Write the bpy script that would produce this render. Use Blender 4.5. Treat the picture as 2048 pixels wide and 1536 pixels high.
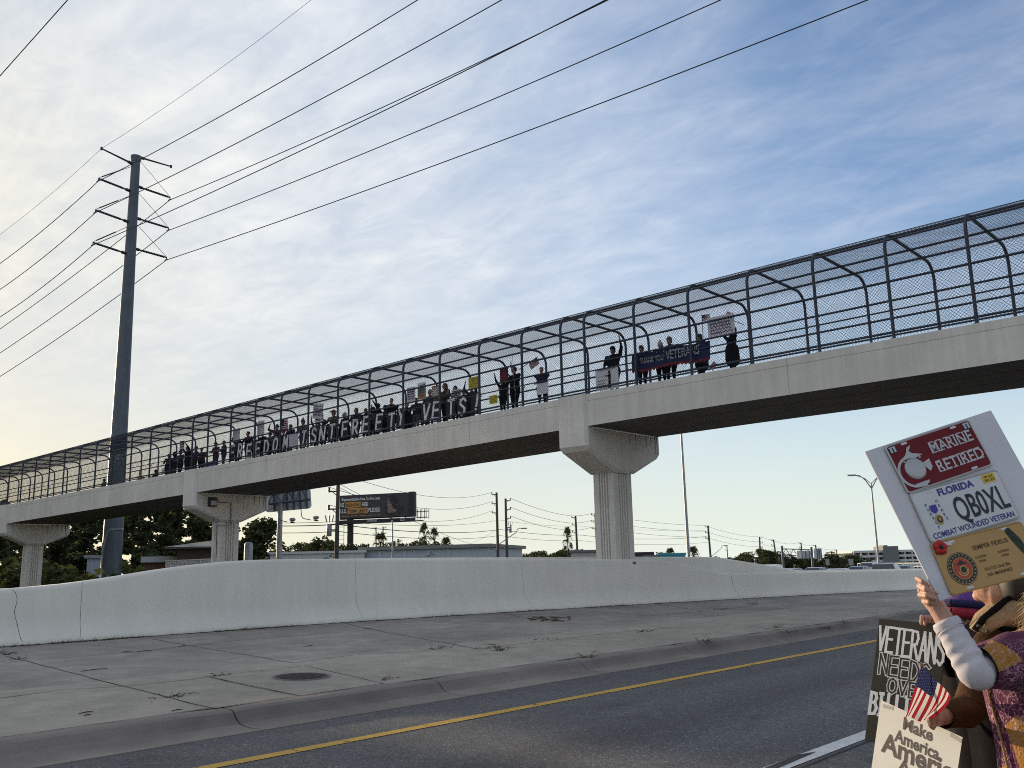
import bpy, bmesh, math, random
from mathutils import Vector, Matrix, noise as mnoise
R = math.radians
PI = math.pi
for o in list(bpy.data.objects):
    bpy.data.objects.remove(o)
SC = bpy.context.scene
COL = SC.collection

# ------------------------------------------------------------------ camera
CAM_H, CAM_F, CAM_PITCH, CAM_ROLL, CAM_AZ = 1.6, 1854.0, R(11.2), R(-1.28), R(41.86)
_fw = Vector((math.cos(CAM_AZ) * math.cos(CAM_PITCH), math.sin(CAM_AZ) * math.cos(CAM_PITCH), math.sin(CAM_PITCH)))
_rt0 = Vector((math.sin(CAM_AZ), -math.cos(CAM_AZ), 0))
_up0 = _rt0.cross(_fw)
_rt = _rt0 * math.cos(CAM_ROLL) + _up0 * math.sin(CAM_ROLL)
_up = _up0 * math.cos(CAM_ROLL) - _rt0 * math.sin(CAM_ROLL)
CAM_P = Vector((0, 0, CAM_H))
cam = bpy.data.cameras.new('camera')
cam_o = bpy.data.objects.new('camera', cam)
COL.objects.link(cam_o)
cam.sensor_fit = 'HORIZONTAL'
cam.sensor_width = 36.0
cam.lens = 36.0 * CAM_F / 2048.0
cam.clip_start, cam.clip_end = 0.05, 12000
M3 = Matrix((_rt, _up, -_fw)).transposed()
cam_o.matrix_world = Matrix.Translation(CAM_P) @ M3.to_4x4()
SC.camera = cam_o
SC.render.resolution_x, SC.render.resolution_y = 1024, 768

# ------------------------------------------------------------------ view, sun, sky
SC.view_settings.view_transform = 'Standard'
SC.view_settings.look = 'None'
SC.view_settings.gamma = 1.0
SC.view_settings.exposure = 0.6
SC.cycles.max_bounces = 6
SC.cycles.use_denoising = False
SC.cycles.use_adaptive_sampling = False
SC.cycles.use_light_tree = False
SC.cycles.filter_width = 1.0
SC.cycles.transparent_max_bounces = 16
SUN_AZ, SUN_EL = R(88.5), R(8.0)        # azimuth measured from +X towards +Y
SUN_DIR = Vector((math.cos(SUN_AZ) * math.cos(SUN_EL), math.sin(SUN_AZ) * math.cos(SUN_EL), math.sin(SUN_EL)))
sun = bpy.data.lights.new('sun', 'SUN')
sun.energy = 4.0
sun.angle = R(0.6)
sun.color = (1.0, 0.80, 0.56)
sun_o = bpy.data.objects.new('sun', sun)
COL.objects.link(sun_o)
sun_o.rotation_euler = SUN_DIR.to_track_quat('Z', 'Y').to_euler()

world = bpy.data.worlds.new('World')
SC.world = world
world.use_nodes = True
NT = world.node_tree
NT.nodes.clear()


def nd(nt, typ, inputs=None, **props):
    n = nt.nodes.new(typ)
    for k, v in props.items():
        setattr(n, k, v)
    for k, v in (inputs or {}).items():
        s = n.inputs[k]
        if isinstance(v, bpy.types.NodeSocket):
            nt.links.new(v, s)
        else:
            s.default_value = v
    return n


def ramp(nt, fac, stops, interp='LINEAR'):
    n = nt.nodes.new('ShaderNodeValToRGB')
    n.color_ramp.interpolation = interp
    el = n.color_ramp.elements
    while len(el) < len(stops):
        el.new(0.5)
    for e, (p, c) in zip(el, stops):
        e.position = p
        e.color = c if len(c) == 4 else (*c, 1)
    nt.links.new(fac, n.inputs[0])
    return n.outputs[0]


def math_n(nt, op, a, b=0.0, c=0.0, clamp=False):
    n = nt.nodes.new('ShaderNodeMath')
    n.operation = op
    n.use_clamp = clamp
    for i, v in enumerate((a, b, c)):
        if isinstance(v, bpy.types.NodeSocket):
            nt.links.new(v, n.inputs[i])
        else:
            n.inputs[i].default_value = v
    return n.outputs[0]


def mixc(nt, fac, a, b, mode='MIX'):
    n = nt.nodes.new('ShaderNodeMix')
    n.data_type = 'RGBA'
    n.blend_type = mode
    for sock, v in ((n.inputs[0], fac), (n.inputs[6], a), (n.inputs[7], b)):
        if isinstance(v, bpy.types.NodeSocket):
            nt.links.new(v, sock)
        else:
            sock.default_value = v if not isinstance(v, tuple) or len(v) == 4 else (*v, 1)
    return n.outputs[2]


def build_sky():
    nt = NT
    sky = nd(nt, 'ShaderNodeTexSky')
    sky.sky_type = 'NISHITA'
    sky.sun_disc = False
    sky.sun_elevation = SUN_EL
    sky.sun_rotation = PI / 2 - SUN_AZ
    sky.air_density, sky.dust_density, sky.ozone_density = 1.0, 1.0, 2.0
    tc = nd(nt, 'ShaderNodeTexCoord').outputs['Generated']
    sep = nd(nt, 'ShaderNodeSeparateXYZ', {0: tc})
    up = sep.outputs[2]
    dt = nd(nt, 'ShaderNodeVectorMath', {0: tc, 1: SUN_DIR}, operation='DOT_PRODUCT').outputs['Value']
    # moist air: the low sky is pale, cream towards the sunset and faint cyan away from it
    dh = math_n(nt, 'ADD', math_n(nt, 'MULTIPLY', dt, 0.5), 0.5)
    hz = ramp(nt, dh, [(0.3, (6.6, 6.4, 6.0)), (0.52, (5.5, 6.2, 6.5)), (0.77, (5.7, 6.1, 5.5)), (0.90, (6.1, 6.0, 4.8)), (0.97, (7.4, 6.4, 4.0)), (1.0, (8.6, 7.0, 3.8))])
    hf = ramp(nt, up, [(0.0, (0.97,) * 3), (0.06, (0.74,) * 3), (0.18, (0.36,) * 3), (0.34, (0.11,) * 3), (0.6, (0.04,) * 3)])
    sk = mixc(nt, 1.0, sky.outputs[0], (1.16, 1.34, 1.68, 1), 'MULTIPLY')
    sk = mixc(nt, ramp(nt, dh, [(0.70, (0.0,) * 3), (0.86, (0.70,) * 3), (0.98, (0.85,) * 3)]), sk, (2.9, 3.6, 4.7, 1))
    sk = mixc(nt, hf, sk, hz)
    # cirrus sheet: project the view direction on a high flat layer
    zz = math_n(nt, 'ADD', math_n(nt, 'MAXIMUM', up, 0.02), 0.10)
    px = math_n(nt, 'DIVIDE', sep.outputs[0], zz)
    py = math_n(nt, 'DIVIDE', sep.outputs[1], zz)
    pl = nd(nt, 'ShaderNodeCombineXYZ', {0: px, 1: py, 2: 0.0}).outputs[0]

    def layer(ang, sx, sy, scale, detail, rough, dist, loc=(0, 0, 0)):
        mp = nd(nt, 'ShaderNodeMapping', {0: pl, 'Rotation': (0, 0, R(ang)), 'Scale': (sx, sy, 1.0), 'Location': loc}).outputs[0]
        return nd(nt, 'ShaderNodeTexNoise', {'Vector': mp, 'Scale': scale, 'Detail': detail, 'Roughness': rough, 'Distortion': dist}).outputs[0]
    n1 = layer(-8, 1.4, 0.8, 1.5, 8, 0.60, 0.5)
    n2 = layer(-26, 2.6, 1.2, 3.2, 8, 0.64, 0.6, (3.1, 1.7, 0))
    n3 = layer(12, 1.6, 1.2, 5.0, 6, 0.62, 0.8, (1.3, 5.7, 0))
    n4 = layer(0, 1, 1, 0.42, 3, 0.5, 0.0, (0.4, 0.2, 0))
    side = math_n(nt, 'ADD', math_n(nt, 'MULTIPLY', sep.outputs[0], -0.667), math_n(nt, 'MULTIPLY', sep.outputs[1], 0.744))
    cov = ramp(nt, math_n(nt, 'ADD', math_n(nt, 'MULTIPLY', side, 0.5), 0.5), [(0.12, (0.35,) * 3), (0.22, (0.05,) * 3), (0.36, (0.08,) * 3), (0.50, (0.48,) * 3), (0.62, (0.92,) * 3), (0.80, (1.0,) * 3)])
    a = math_n(nt, 'ADD', math_n(nt, 'MULTIPLY', n1, 0.60), math_n(nt, 'MULTIPLY', n2, 0.38))
    a = math_n(nt, 'ADD', a, math_n(nt, 'MULTIPLY', n3, 0.18))
    a = math_n(nt, 'ADD', a, math_n(nt, 'MULTIPLY', n4, 0.45))
    a = math_n(nt, 'ADD', a, math_n(nt, 'MULTIPLY', cov, 0.42))
    m = ramp(nt, math_n(nt, 'MULTIPLY', a, 0.62), [(0.455, (0, 0, 0)), (0.575, (0.28,) * 3), (0.695, (0.64,) * 3), (0.85, (1.0,) * 3)])
    lowfade = ramp(nt, up, [(0.03, (0.0,) * 3), (0.15, (0.35,) * 3), (0.32, (1,) * 3)])
    m = math_n(nt, 'MULTIPLY', m, lowfade, clamp=True)
    cc = ramp(nt, dh, [(0.0, (6.0, 5.7, 5.3)), (0.40, (5.2, 5.3, 5.4)), (0.66, (5.0, 5.15, 5.95)), (0.80, (5.3, 5.6, 6.1)), (0.93, (5.8, 5.9, 5.8)), (0.99, (6.2, 5.9, 5.0))])
    tone = math_n(nt, 'ADD', math_n(nt, 'MULTIPLY', n2, 0.6), math_n(nt, 'MULTIPLY', n3, 0.4))
    cc = mixc(nt, 1.0, cc, ramp(nt, tone, [(0.34, (0.89, 0.90, 0.93)), (0.50, (1.0,) * 3), (0.64, (1.10, 1.09, 1.07))]), 'MULTIPLY')
    col = mixc(nt, m, sk, cc)
    bg = nd(nt, 'ShaderNodeBackground', {'Color': col, 'Strength': 0.1})
    nd(nt, 'ShaderNodeOutputWorld', {0: bg.outputs[0]})


build_sky()

# ------------------------------------------------------------------ helpers
def pix(x, y):
    """direction through a point of the 2048 x 1536 photograph"""
    return (_fw + _rt * ((x - 1024) / CAM_F) - _up * ((y - 768) / CAM_F)).normalized()


def at_d(x, y, d):
    v = pix(x, y)
    return CAM_P + v * (d / v.dot(_fw))


def at_x(x, y, X):
    v = pix(x, y)
    return CAM_P + v * (X / v.x)


def at_y(x, y, Y):
    v = pix(x, y)
    return CAM_P + v * (Y / v.y)


def at_z(x, y, z):
    v = pix(x, y)
    return CAM_P + v * ((z - CAM_H) / v.z)


def at_h(x, y, h):
    """point at horizontal distance h"""
    v = pix(x, y)
    return CAM_P + v * (h / math.hypot(v.x, v.y))


def tag(o, label=None, cat=None, group=None, kind=None):
    if label: o['label'] = label
    if cat: o['category'] = cat
    if group: o['group'] = group
    if kind: o['kind'] = kind
    return o


def thing(name, loc, label, cat, group=None, rz=0.0):
    o = bpy.data.objects.new(name, None)
    o.empty_display_size = 0.2
    COL.objects.link(o)
    o.location = loc
    o.rotation_euler.z = rz
    return tag(o, label, cat, group)


def world_loc(o):
    v = Vector((0, 0, 0))
    while o is not None:
        v = v + Vector(o.location)
        o = o.parent
    return v


def copy_tree(o, parent=None):
    c = o.copy()
    COL.objects.link(c)
    if parent is not None:
        c.parent = parent
    for ch in list(o.children):
        copy_tree(ch, c)
    return c


class MB:
    """collects faces; build() links them as one mesh object (verts in world space, shifted to the parent)"""

    def __init__(self):
        self.v, self.f, self.m, self.s = [], [], [], []

    def add(self, vs, fs, mi=0, smooth=False):
        n = len(self.v)
        self.v.extend([tuple(p) for p in vs])
        for f in fs:
            self.f.append([i + n for i in f])
            self.m.append(mi)
            self.s.append(smooth)
        return self

    def quad(self, a, b, c, d, mi=0):
        return self.add([a, b, c, d], [(0, 1, 2, 3)], mi)

    def box(self, c, s, rot=None, mi=0):
        c = Vector(c)
        hx, hy, hz = s[0] / 2, s[1] / 2, s[2] / 2
        vs = [Vector((x, y, z)) for x in (-hx, hx) for y in (-hy, hy) for z in (-hz, hz)]
        if rot is not None:
            vs = [rot @ p for p in vs]
        return self.add([p + c for p in vs], [(0, 1, 3, 2), (4, 6, 7, 5), (0, 4, 5, 1), (2, 3, 7, 6), (0, 2, 6, 4), (1, 5, 7, 3)], mi)

    def rbox(self, c, s, rot=None, mi=0, b=0.02):
        """box with bevelled edges"""
        bm = bmesh.new()
        bmesh.ops.create_cube(bm, size=1.0)
        bmesh.ops.scale(bm, vec=s, verts=bm.verts)
        bmesh.ops.bevel(bm, geom=bm.edges[:], offset=b, segments=2, affect='EDGES', profile=0.5)
        M = (rot.to_4x4() if rot is not None else Matrix())
        M = Matrix.Translation(c) @ M
        return self.bm(bm, M, mi)

    def bm(self, bm, M=None, mi=0, smooth=False):
        bm.verts.ensure_lookup_table()
        bm.verts.index_update()
        M = M or Matrix()
        self.add([M @ v.co for v in bm.verts], [[v.index for v in f.verts] for f in bm.faces], mi, smooth)
        bm.free()
        return self

    def tube(self, pts, r, n=8, mi=0, cap=True, smooth=True):
        pts = [Vector(p) for p in pts]
        rs = r if isinstance(r, (list, tuple)) else [r] * len(pts)
        vs, fs = [], []
        prev = None
        for i, p in enumerate(pts):
            a = pts[max(i - 1, 0)]
            b = pts[min(i + 1, len(pts) - 1)]
            d = (b - a).normalized()
            if prev is None:
                ref = Vector((0, 0, 1)) if abs(d.z) < 0.9 else Vector((1, 0, 0))
                u = d.cross(ref).normalized()
            else:
                u = (prev - d * prev.dot(d))
                u = u.normalized() if u.length > 1e-6 else d.orthogonal().normalized()
            w = d.cross(u)
            prev = u
            for k in range(n):
                t = 2 * PI * k / n
                vs.append(p + (u * math.cos(t) + w * math.sin(t)) * rs[i])
        for i in range(len(pts) - 1):
            for k in range(n):
                k2 = (k + 1) % n
                fs.append((i * n + k, i * n + k2, (i + 1) * n + k2, (i + 1) * n + k))
        self.add(vs, fs, mi, smooth)
        if cap and n > 2:
            L = len(pts) - 1
            self.add([vs[k] for k in range(n)], [tuple(reversed(range(n)))], mi)
            self.add([vs[L * n + k] for k in range(n)], [tuple(range(n))], mi)
        return self

    def bar(self, a, b, w, h, mi=0, up=(0, 0, 1)):
        """rectangular bar from a to b"""
        a, b, up = Vector(a), Vector(b), Vector(up)
        d = (b - a)
        L = d.length
        d.normalize()
        if abs(d.dot(up)) > 0.98:
            up = Vector((1, 0, 0))
        s = d.cross(up).normalized()
        t = s.cross(d)
        rot = Matrix((d, s, t)).transposed()
        return self.box((a + b) / 2, (L, w, h), rot, mi)

    def prism(self, prof, M, length, mi=0):
        """profile (list of 2-D points, x/y) extruded along local z by length, then M"""
        n = len(prof)
        vs = [M @ Vector((p[0], p[1], 0)) for p in prof] + [M @ Vector((p[0], p[1], length)) for p in prof]
        fs = [(i, (i + 1) % n, n + (i + 1) % n, n + i) for i in range(n)]
        fs += [tuple(reversed(range(n))), tuple(range(n, 2 * n))]
        return self.add(vs, fs, mi)

    def loft(self, secs, mi=0, closed=True, cap=True, smooth=False):
        """list of sections with equal point counts"""
        n = len(secs[0])
        vs = [p for s in secs for p in s]
        fs = []
        for i in range(len(secs) - 1):
            for k in range(n if closed else n - 1):
                k2 = (k + 1) % n
                fs.append((i * n + k, i * n + k2, (i + 1) * n + k2, (i + 1) * n + k))
        self.add(vs, fs, mi, smooth)
        if cap and closed:
            self.add(secs[0], [tuple(reversed(range(n)))], mi)
            self.add(secs[-1], [tuple(range(n))], mi)
        return self

    def ell(self, c, r, mi=0, seg=14, ring=9, rot=None):
        c = Vector(c)
        r = r if isinstance(r, (tuple, list)) else (r, r, r)
        secs = []
        for i in range(ring + 1):
            t = PI * i / ring
            t = min(max(t, 0.03), PI - 0.03)
            row = []
            for k in range(seg):
                a = 2 * PI * k / seg
                p = Vector((r[0] * math.sin(t) * math.cos(a), r[1] * math.sin(t) * math.sin(a), -r[2] * math.cos(t)))
                row.append(c + (rot @ p if rot is not None else p))
            secs.append(row)
        return self.loft(secs, mi, True, True, True)

    def limb(self, a, b, ra, rb, mi=0, n=10):
        """tapered capsule"""
        a, b = Vector(a), Vector(b)
        d = (b - a)
        L = max(d.length, 1e-6)
        d = d / L
        pts, rs = [], []
        for t in (-0.98, -0.75, -0.4):
            pts.append(a + d * (ra * t)); rs.append(ra * math.sqrt(1 - t * t))
        for t in (0.0, 0.33, 0.66, 1.0):
            pts.append(a.lerp(b, t)); rs.append(ra + (rb - ra) * t)
        for t in (0.4, 0.75, 0.98):
            pts.append(b + d * (rb * t)); rs.append(rb * math.sqrt(1 - t * t))
        return self.tube(pts, rs, n, mi)

    def mesh(self, name, mats, off=Vector((0, 0, 0))):
        me = bpy.data.meshes.new(name)
        ox, oy, oz = off
        me.from_pydata([(x - ox, y - oy, z - oz) for x, y, z in self.v], [], self.f)
        mats = mats if isinstance(mats, (list, tuple)) else [mats]
        for m in mats:
            me.materials.append(m)
        me.polygons.foreach_set('material_index', self.m)
        me.polygons.foreach_set('use_smooth', self.s)
        me.update()
        return me

    def build(self, name, mats, parent=None, fix=True):
        off = world_loc(parent) if parent is not None else Vector((0, 0, 0))
        me = self.mesh(name, mats, off)
        if fix and len(me.polygons) < 60000:
            bm = bmesh.new()
            bm.from_mesh(me)
            bmesh.ops.recalc_face_normals(bm, faces=bm.faces)
            bm.to_mesh(me)
            bm.free()
        o = bpy.data.objects.new(name, me)
        COL.objects.link(o)
        if parent is not None:
            o.parent = parent
        return o


def fuse(mb, voxel, smooth=2, relax=0.5):
    """melt the collected pieces into one continuous surface; returns a bmesh-free MB with the result"""
    me = mb.mesh('tmp', [])
    bm = bmesh.new()
    bm.from_mesh(me)
    bmesh.ops.recalc_face_normals(bm, faces=bm.faces)
    bm.to_mesh(me)
    bm.free()
    o = bpy.data.objects.new('tmp', me)
    COL.objects.link(o)
    m = o.modifiers.new('r', 'REMESH')
    m.mode = 'VOXEL'
    m.voxel_size = voxel
    if smooth:
        s = o.modifiers.new('s', 'SMOOTH')
        s.iterations = smooth
        s.factor = relax
    dg = bpy.context.evaluated_depsgraph_get()
    dg.update()
    ev = bpy.data.meshes.new_from_object(o.evaluated_get(dg))
    out = MB()
    out.add([v.co.copy() for v in ev.vertices], [list(p.vertices) for p in ev.polygons], 0, True)
    bpy.data.objects.remove(o)
    bpy.data.meshes.remove(me)
    bpy.data.meshes.remove(ev)
    return out


def paint(mb, fn):
    """material index per face from its centre"""
    for i, f in enumerate(mb.f):
        n = len(f)
        c = Vector((sum(mb.v[k][0] for k in f) / n, sum(mb.v[k][1] for k in f) / n, sum(mb.v[k][2] for k in f) / n))
        mb.m[i] = fn(c)
    return mb


_text_cache = {}


def text_geo(s, size=1.0, bold=0.0, extrude=0.0):
    """(verts, faces) of a line of built-in lettering, centred on x, base on y = 0"""
    key = (s, bold, extrude)
    if key not in _text_cache:
        cu = bpy.data.curves.new('t', 'FONT')
        cu.body = s
        cu.size = 1.0
        cu.align_x = 'CENTER'
        cu.offset = bold
        cu.extrude = extrude
        cu.resolution_u = 3
        o = bpy.data.objects.new('t', cu)
        COL.objects.link(o)
        dg = bpy.context.evaluated_depsgraph_get()
        dg.update()
        me = bpy.data.meshes.new_from_object(o.evaluated_get(dg))
        vs = [v.co.copy() for v in me.vertices]
        fs = [list(p.vertices) for p in me.polygons]
        bpy.data.objects.remove(o)
        bpy.data.curves.remove(cu)
        bpy.data.meshes.remove(me)
        x0, x1 = min(v.x for v in vs), max(v.x for v in vs)
        _text_cache[key] = ([Vector((v.x - (x0 + x1) / 2, v.y, v.z)) for v in vs], fs, x1 - x0)
    vs, fs, w = _text_cache[key]
    return [v * size for v in vs], fs, w * size


def put_text(mb, s, M, size, bold=0.0, mi=0, width=None, lift=0.0, shear=0.0):
    """write s into mb: local x right, local y up, local z towards the reader (M maps to world)"""
    vs, fs, w = text_geo(s, size, bold)
    k = (width / w) if width else 1.0
    mb.add([M @ Vector((v.x * k + shear * v.y, v.y, lift)) for v in vs], fs, mi)
    return w * k


# stroke letters for hand-painted signs: polylines in a 1 x 1.5 cell
STROKES = {
    'A': [[(0, 0), (.5, 1.5), (1, 0)], [(.2, .55), (.8, .55)]],
    'B': [[(0, 0), (0, 1.5), (.7, 1.45), (.85, 1.15), (.65, .82), (0, .8)], [(.65, .82), (1, .45), (.75, .05), (0, 0)]],
    'D': [[(0, 0), (0, 1.5), (.6, 1.4), (1, .95), (1, .55), (.6, .1), (0, 0)]],
    'E': [[(1, 1.5), (0, 1.5), (0, 0), (1, 0)], [(0, .78), (.8, .78)]],
    'F': [[(1, 1.5), (0, 1.5), (0, 0)], [(0, .78), (.8, .78)]],
    'I': [[(.5, 0), (.5, 1.5)], [(.15, 1.5), (.85, 1.5)], [(.15, 0), (.85, 0)]],
    'L': [[(.1, 1.5), (.1, 0), (.9, 0)]],
    'M': [[(0, 0), (.1, 1.5), (.5, .6), (.9, 1.5), (1, 0)]],
    'N': [[(0, 0), (0, 1.5), (1, 0), (1, 1.5)]],
    'O': [[(.5, 0), (.1, .25), (0, .75), (.1, 1.25), (.5, 1.5), (.9, 1.25), (1, .75), (.9, .25), (.5, 0)]],
    'R': [[(0, 0), (0, 1.5), (.7, 1.45), (.9, 1.1), (.7, .78), (0, .72)], [(.4, .74), (1, 0)]],
    'S': [[(.95, 1.25), (.6, 1.5), (.15, 1.35), (.1, 1.0), (.5, .78), (.9, .55), (.9, .2), (.5, 0), (.05, .2)]],
    'T': [[(0, 1.5), (1, 1.5)], [(.5, 1.5), (.5, 0)]],
    'V': [[(0, 1.5), (.5, 0), (1, 1.5)]],
    'Y': [[(0, 1.5), (.5, .8), (1, 1.5)], [(.5, .8), (.5, 0)]],
    '!': [[(.6, 1.5), (.5, .5)], [(.45, .2), (.43, .02)]],
    '-': [[(.0, .7), (1, .7)]],
}


def stroke_poly(mb, pts, w, M, mi=0, lift=0.0):
    for (x0, y0), (x1, y1) in zip(pts[:-1], pts[1:]):
        d = Vector((x1 - x0, y1 - y0))
        L = d.length
        if L < 1e-9:
            continue
        d /= L
        n = Vector((-d.y, d.x)) * (w / 2)
        e = d * (w * 0.42)
        lift += 0.00004
        q = [(x0 - e.x + n.x, y0 - e.y + n.y), (x0 - e.x - n.x, y0 - e.y - n.y), (x1 + e.x - n.x, y1 + e.y - n.y), (x1 + e.x + n.x, y1 + e.y + n.y)]
        mb.add([M @ Vector((a, b, lift)) for a, b in q], [(0, 1, 2, 3)], mi)


def put_strokes(mb, ch, M, x, y, w, h, sw, mi=0, lift=0.0, shear=0.0):
    for k, pl in enumerate(STROKES[ch]):
        pts = [(x + px_ * w + shear * (py_ / 1.5) * h, y + py_ / 1.5 * h) for px_, py_ in pl]
        stroke_poly(mb, pts, sw, M, mi, lift + 0.0003 * k)


def frame(origin, xdir, ydir):
    """matrix: local x = xdir, y = ydir (made square), z = towards the reader"""
    x = Vector(xdir).normalized()
    y = Vector(ydir)
    y = (y - x * y.dot(x)).normalized()
    z = x.cross(y)
    M = Matrix((x, y, z)).transposed().to_4x4()
    M.translation = Vector(origin)
    return M


def corner_frame(tl, dtl, tr, dtr, bl):
    """square board from three photo corners: two depths are given, the third makes the corner square"""
    A, B = at_d(*tl, dtl), at_d(*tr, dtr)
    lo, hi = dtl * .7, dtl * 1.3
    g = lambda d: (B - A).dot(at_d(*bl, d) - A)
    glo = g(lo)
    for _ in range(60):
        m_ = (lo + hi) / 2
        if (g(m_) > 0) == (glo > 0): lo = m_
        else: hi = m_
    return A, B, at_d(*bl, lo)


# ------------------------------------------------------------------ materials
MATS = {}


def mat(name, col, rough=0.7, var=0.12, scale=3.0, bump=0.0, bscale=40.0, metal=0.0, streak=0.0, spec=0.4, speck=0.0, spscale=220.0, trans=0.0, emit=None, tint=None, objco=True, large=0.0):
    if name in MATS:
        return MATS[name]
    m = bpy.data.materials.new(name)
    m.use_nodes = True
    nt = m.node_tree
    nt.nodes.clear()
    co = nd(nt, 'ShaderNodeTexCoord').outputs['Object']
    n = nd(nt, 'ShaderNodeTexNoise', {'Vector': co, 'Scale': scale, 'Detail': 6.0, 'Roughness': 0.6}).outputs[0]
    f = ramp(nt, n, [(0.3, (1 - var,) * 3), (0.7, (1 + var,) * 3)])
    c = mixc(nt, 1.0, (*col, 1), f, 'MULTIPLY')
    if large > 0:
        n4 = nd(nt, 'ShaderNodeTexNoise', {'Vector': co, 'Scale': 0.35, 'Detail': 4.0, 'Roughness': 0.55}).outputs[0]
        c = mixc(nt, 1.0, c, ramp(nt, n4, [(0.35, (1 - large,) * 3), (0.65, (1 + large,) * 3)]), 'MULTIPLY')
    if tint is not None:
        n5 = nd(nt, 'ShaderNodeTexNoise', {'Vector': co, 'Scale': scale * 0.45, 'Detail': 5.0}).outputs[0]
        c = mixc(nt, ramp(nt, n5, [(0.45, (0, 0, 0)), (0.72, (0.8,) * 3)]), c, (*tint, 1))
    if streak > 0:
        mp = nd(nt, 'ShaderNodeMapping', {0: co, 'Scale': (3.2, 3.2, 0.16)}).outputs[0]
        n2 = nd(nt, 'ShaderNodeTexNoise', {'Vector': mp, 'Scale': 1.6, 'Detail': 7.0, 'Roughness': 0.7}).outputs[0]
        f2 = ramp(nt, n2, [(0.40, (1 - streak,) * 3), (0.62, (1,) * 3)])
        c = mixc(nt, 1.0, c, f2, 'MULTIPLY')
    if speck > 0:
        n3 = nd(nt, 'ShaderNodeTexNoise', {'Vector': co, 'Scale': spscale, 'Detail': 2.0, 'Roughness': 0.7}).outputs[0]
        f3 = ramp(nt, n3, [(0.32, (1 - speck,) * 3), (0.5, (1,) * 3), (0.68, (1 + speck * 1.6,) * 3)])
        c = mixc(nt, 1.0, c, f3, 'MULTIPLY')
    p = nd(nt, 'ShaderNodeBsdfPrincipled', {'Base Color': c, 'Roughness': rough, 'Metallic': metal, 'Specular IOR Level': spec})
    if bump > 0:
        nb = nd(nt, 'ShaderNodeTexNoise', {'Vector': co, 'Scale': bscale, 'Detail': 5.0, 'Roughness': 0.65}).outputs[0]
        b = nd(nt, 'ShaderNodeBump', {'Height': nb, 'Strength': min(1.0, bump), 'Distance': 0.02})
        nt.links.new(b.outputs[0], p.inputs['Normal'])
    sh = p.outputs[0]
    if trans > 0:
        t = nd(nt, 'ShaderNodeBsdfTranslucent', {'Color': c})
        sh = nd(nt, 'ShaderNodeMixShader', {0: trans, 1: sh, 2: t.outputs[0]}).outputs[0]
    if emit:
        p.inputs['Emission Color'].default_value = (*emit[0], 1)
        p.inputs['Emission Strength'].default_value = emit[1]
    nd(nt, 'ShaderNodeOutputMaterial', {0: sh})
    MATS[name] = m
    return m


def flat(name, col, rough=0.6, **kw):
    return mat(name, col, rough, var=0.05, scale=8.0, **kw)

# ------------------------------------------------------------------ shared materials
def lin(r, g, b):
    f = lambda c: (c / 255 / 12.92) if c / 255 <= 0.04045 else ((c / 255 + 0.055) / 1.055) ** 2.4
    return (f(r), f(g), f(b))


CONC_WALL = mat('painted_concrete', (0.73, 0.69, 0.595), 0.8, 0.03, 1.2, 0.0, 30, streak=0.05, large=0.04, speck=0.0)
CONC_BRIDGE = mat('bridge_concrete', (0.61, 0.580, 0.525), 0.85, 0.06, 1.1, 0.06, 35, streak=0.10, large=0.07, speck=0.015, spscale=90)
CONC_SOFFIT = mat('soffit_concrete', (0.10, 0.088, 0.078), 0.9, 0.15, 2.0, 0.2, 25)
CONC_SLAB = mat('slab_concrete', (0.275, 0.245, 0.205), 0.85, 0.20, 2.4, 0.4, 60, large=0.20, speck=0.22, tint=(0.20, 0.182, 0.165))
CONC_SLAB_LIGHT = mat('light_slab_concrete', (0.32, 0.285, 0.23), 0.85, 0.18, 2.6, 0.4, 60, large=0.12, speck=0.22)
CONC_KERB = mat('kerb_concrete', (0.225, 0.195, 0.162), 0.85, 0.14, 1.8, 0.4, 60, large=0.15, speck=0.16, tint=(0.155, 0.135, 0.118))
JOINT = flat('joint_filler', (0.035, 0.032, 0.03), 0.95)
GROUND = mat('grass_ground', (0.07, 0.08, 0.035), 0.95, 0.3, 0.4, 0.3, 8)
STEEL_BLUE = mat('coated_steel', (0.048, 0.058, 0.080), 0.45, 0.12, 6.0, metal=0.0, spec=0.4)
WIRE_MESH = flat('coated_wire', (0.010, 0.013, 0.022), 0.5, spec=0.3)
YELLOW = mat('yellow_paint', (0.50, 0.29, 0.035), 0.7, 0.14, 9.0, speck=0.22, spscale=120)
WHITE_PAINT = mat('white_paint', (0.55, 0.55, 0.53), 0.7, 0.12, 5.0, speck=0.25, spscale=100)
DARK = flat('dark_metal', (0.02, 0.02, 0.022), 0.5)


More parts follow.
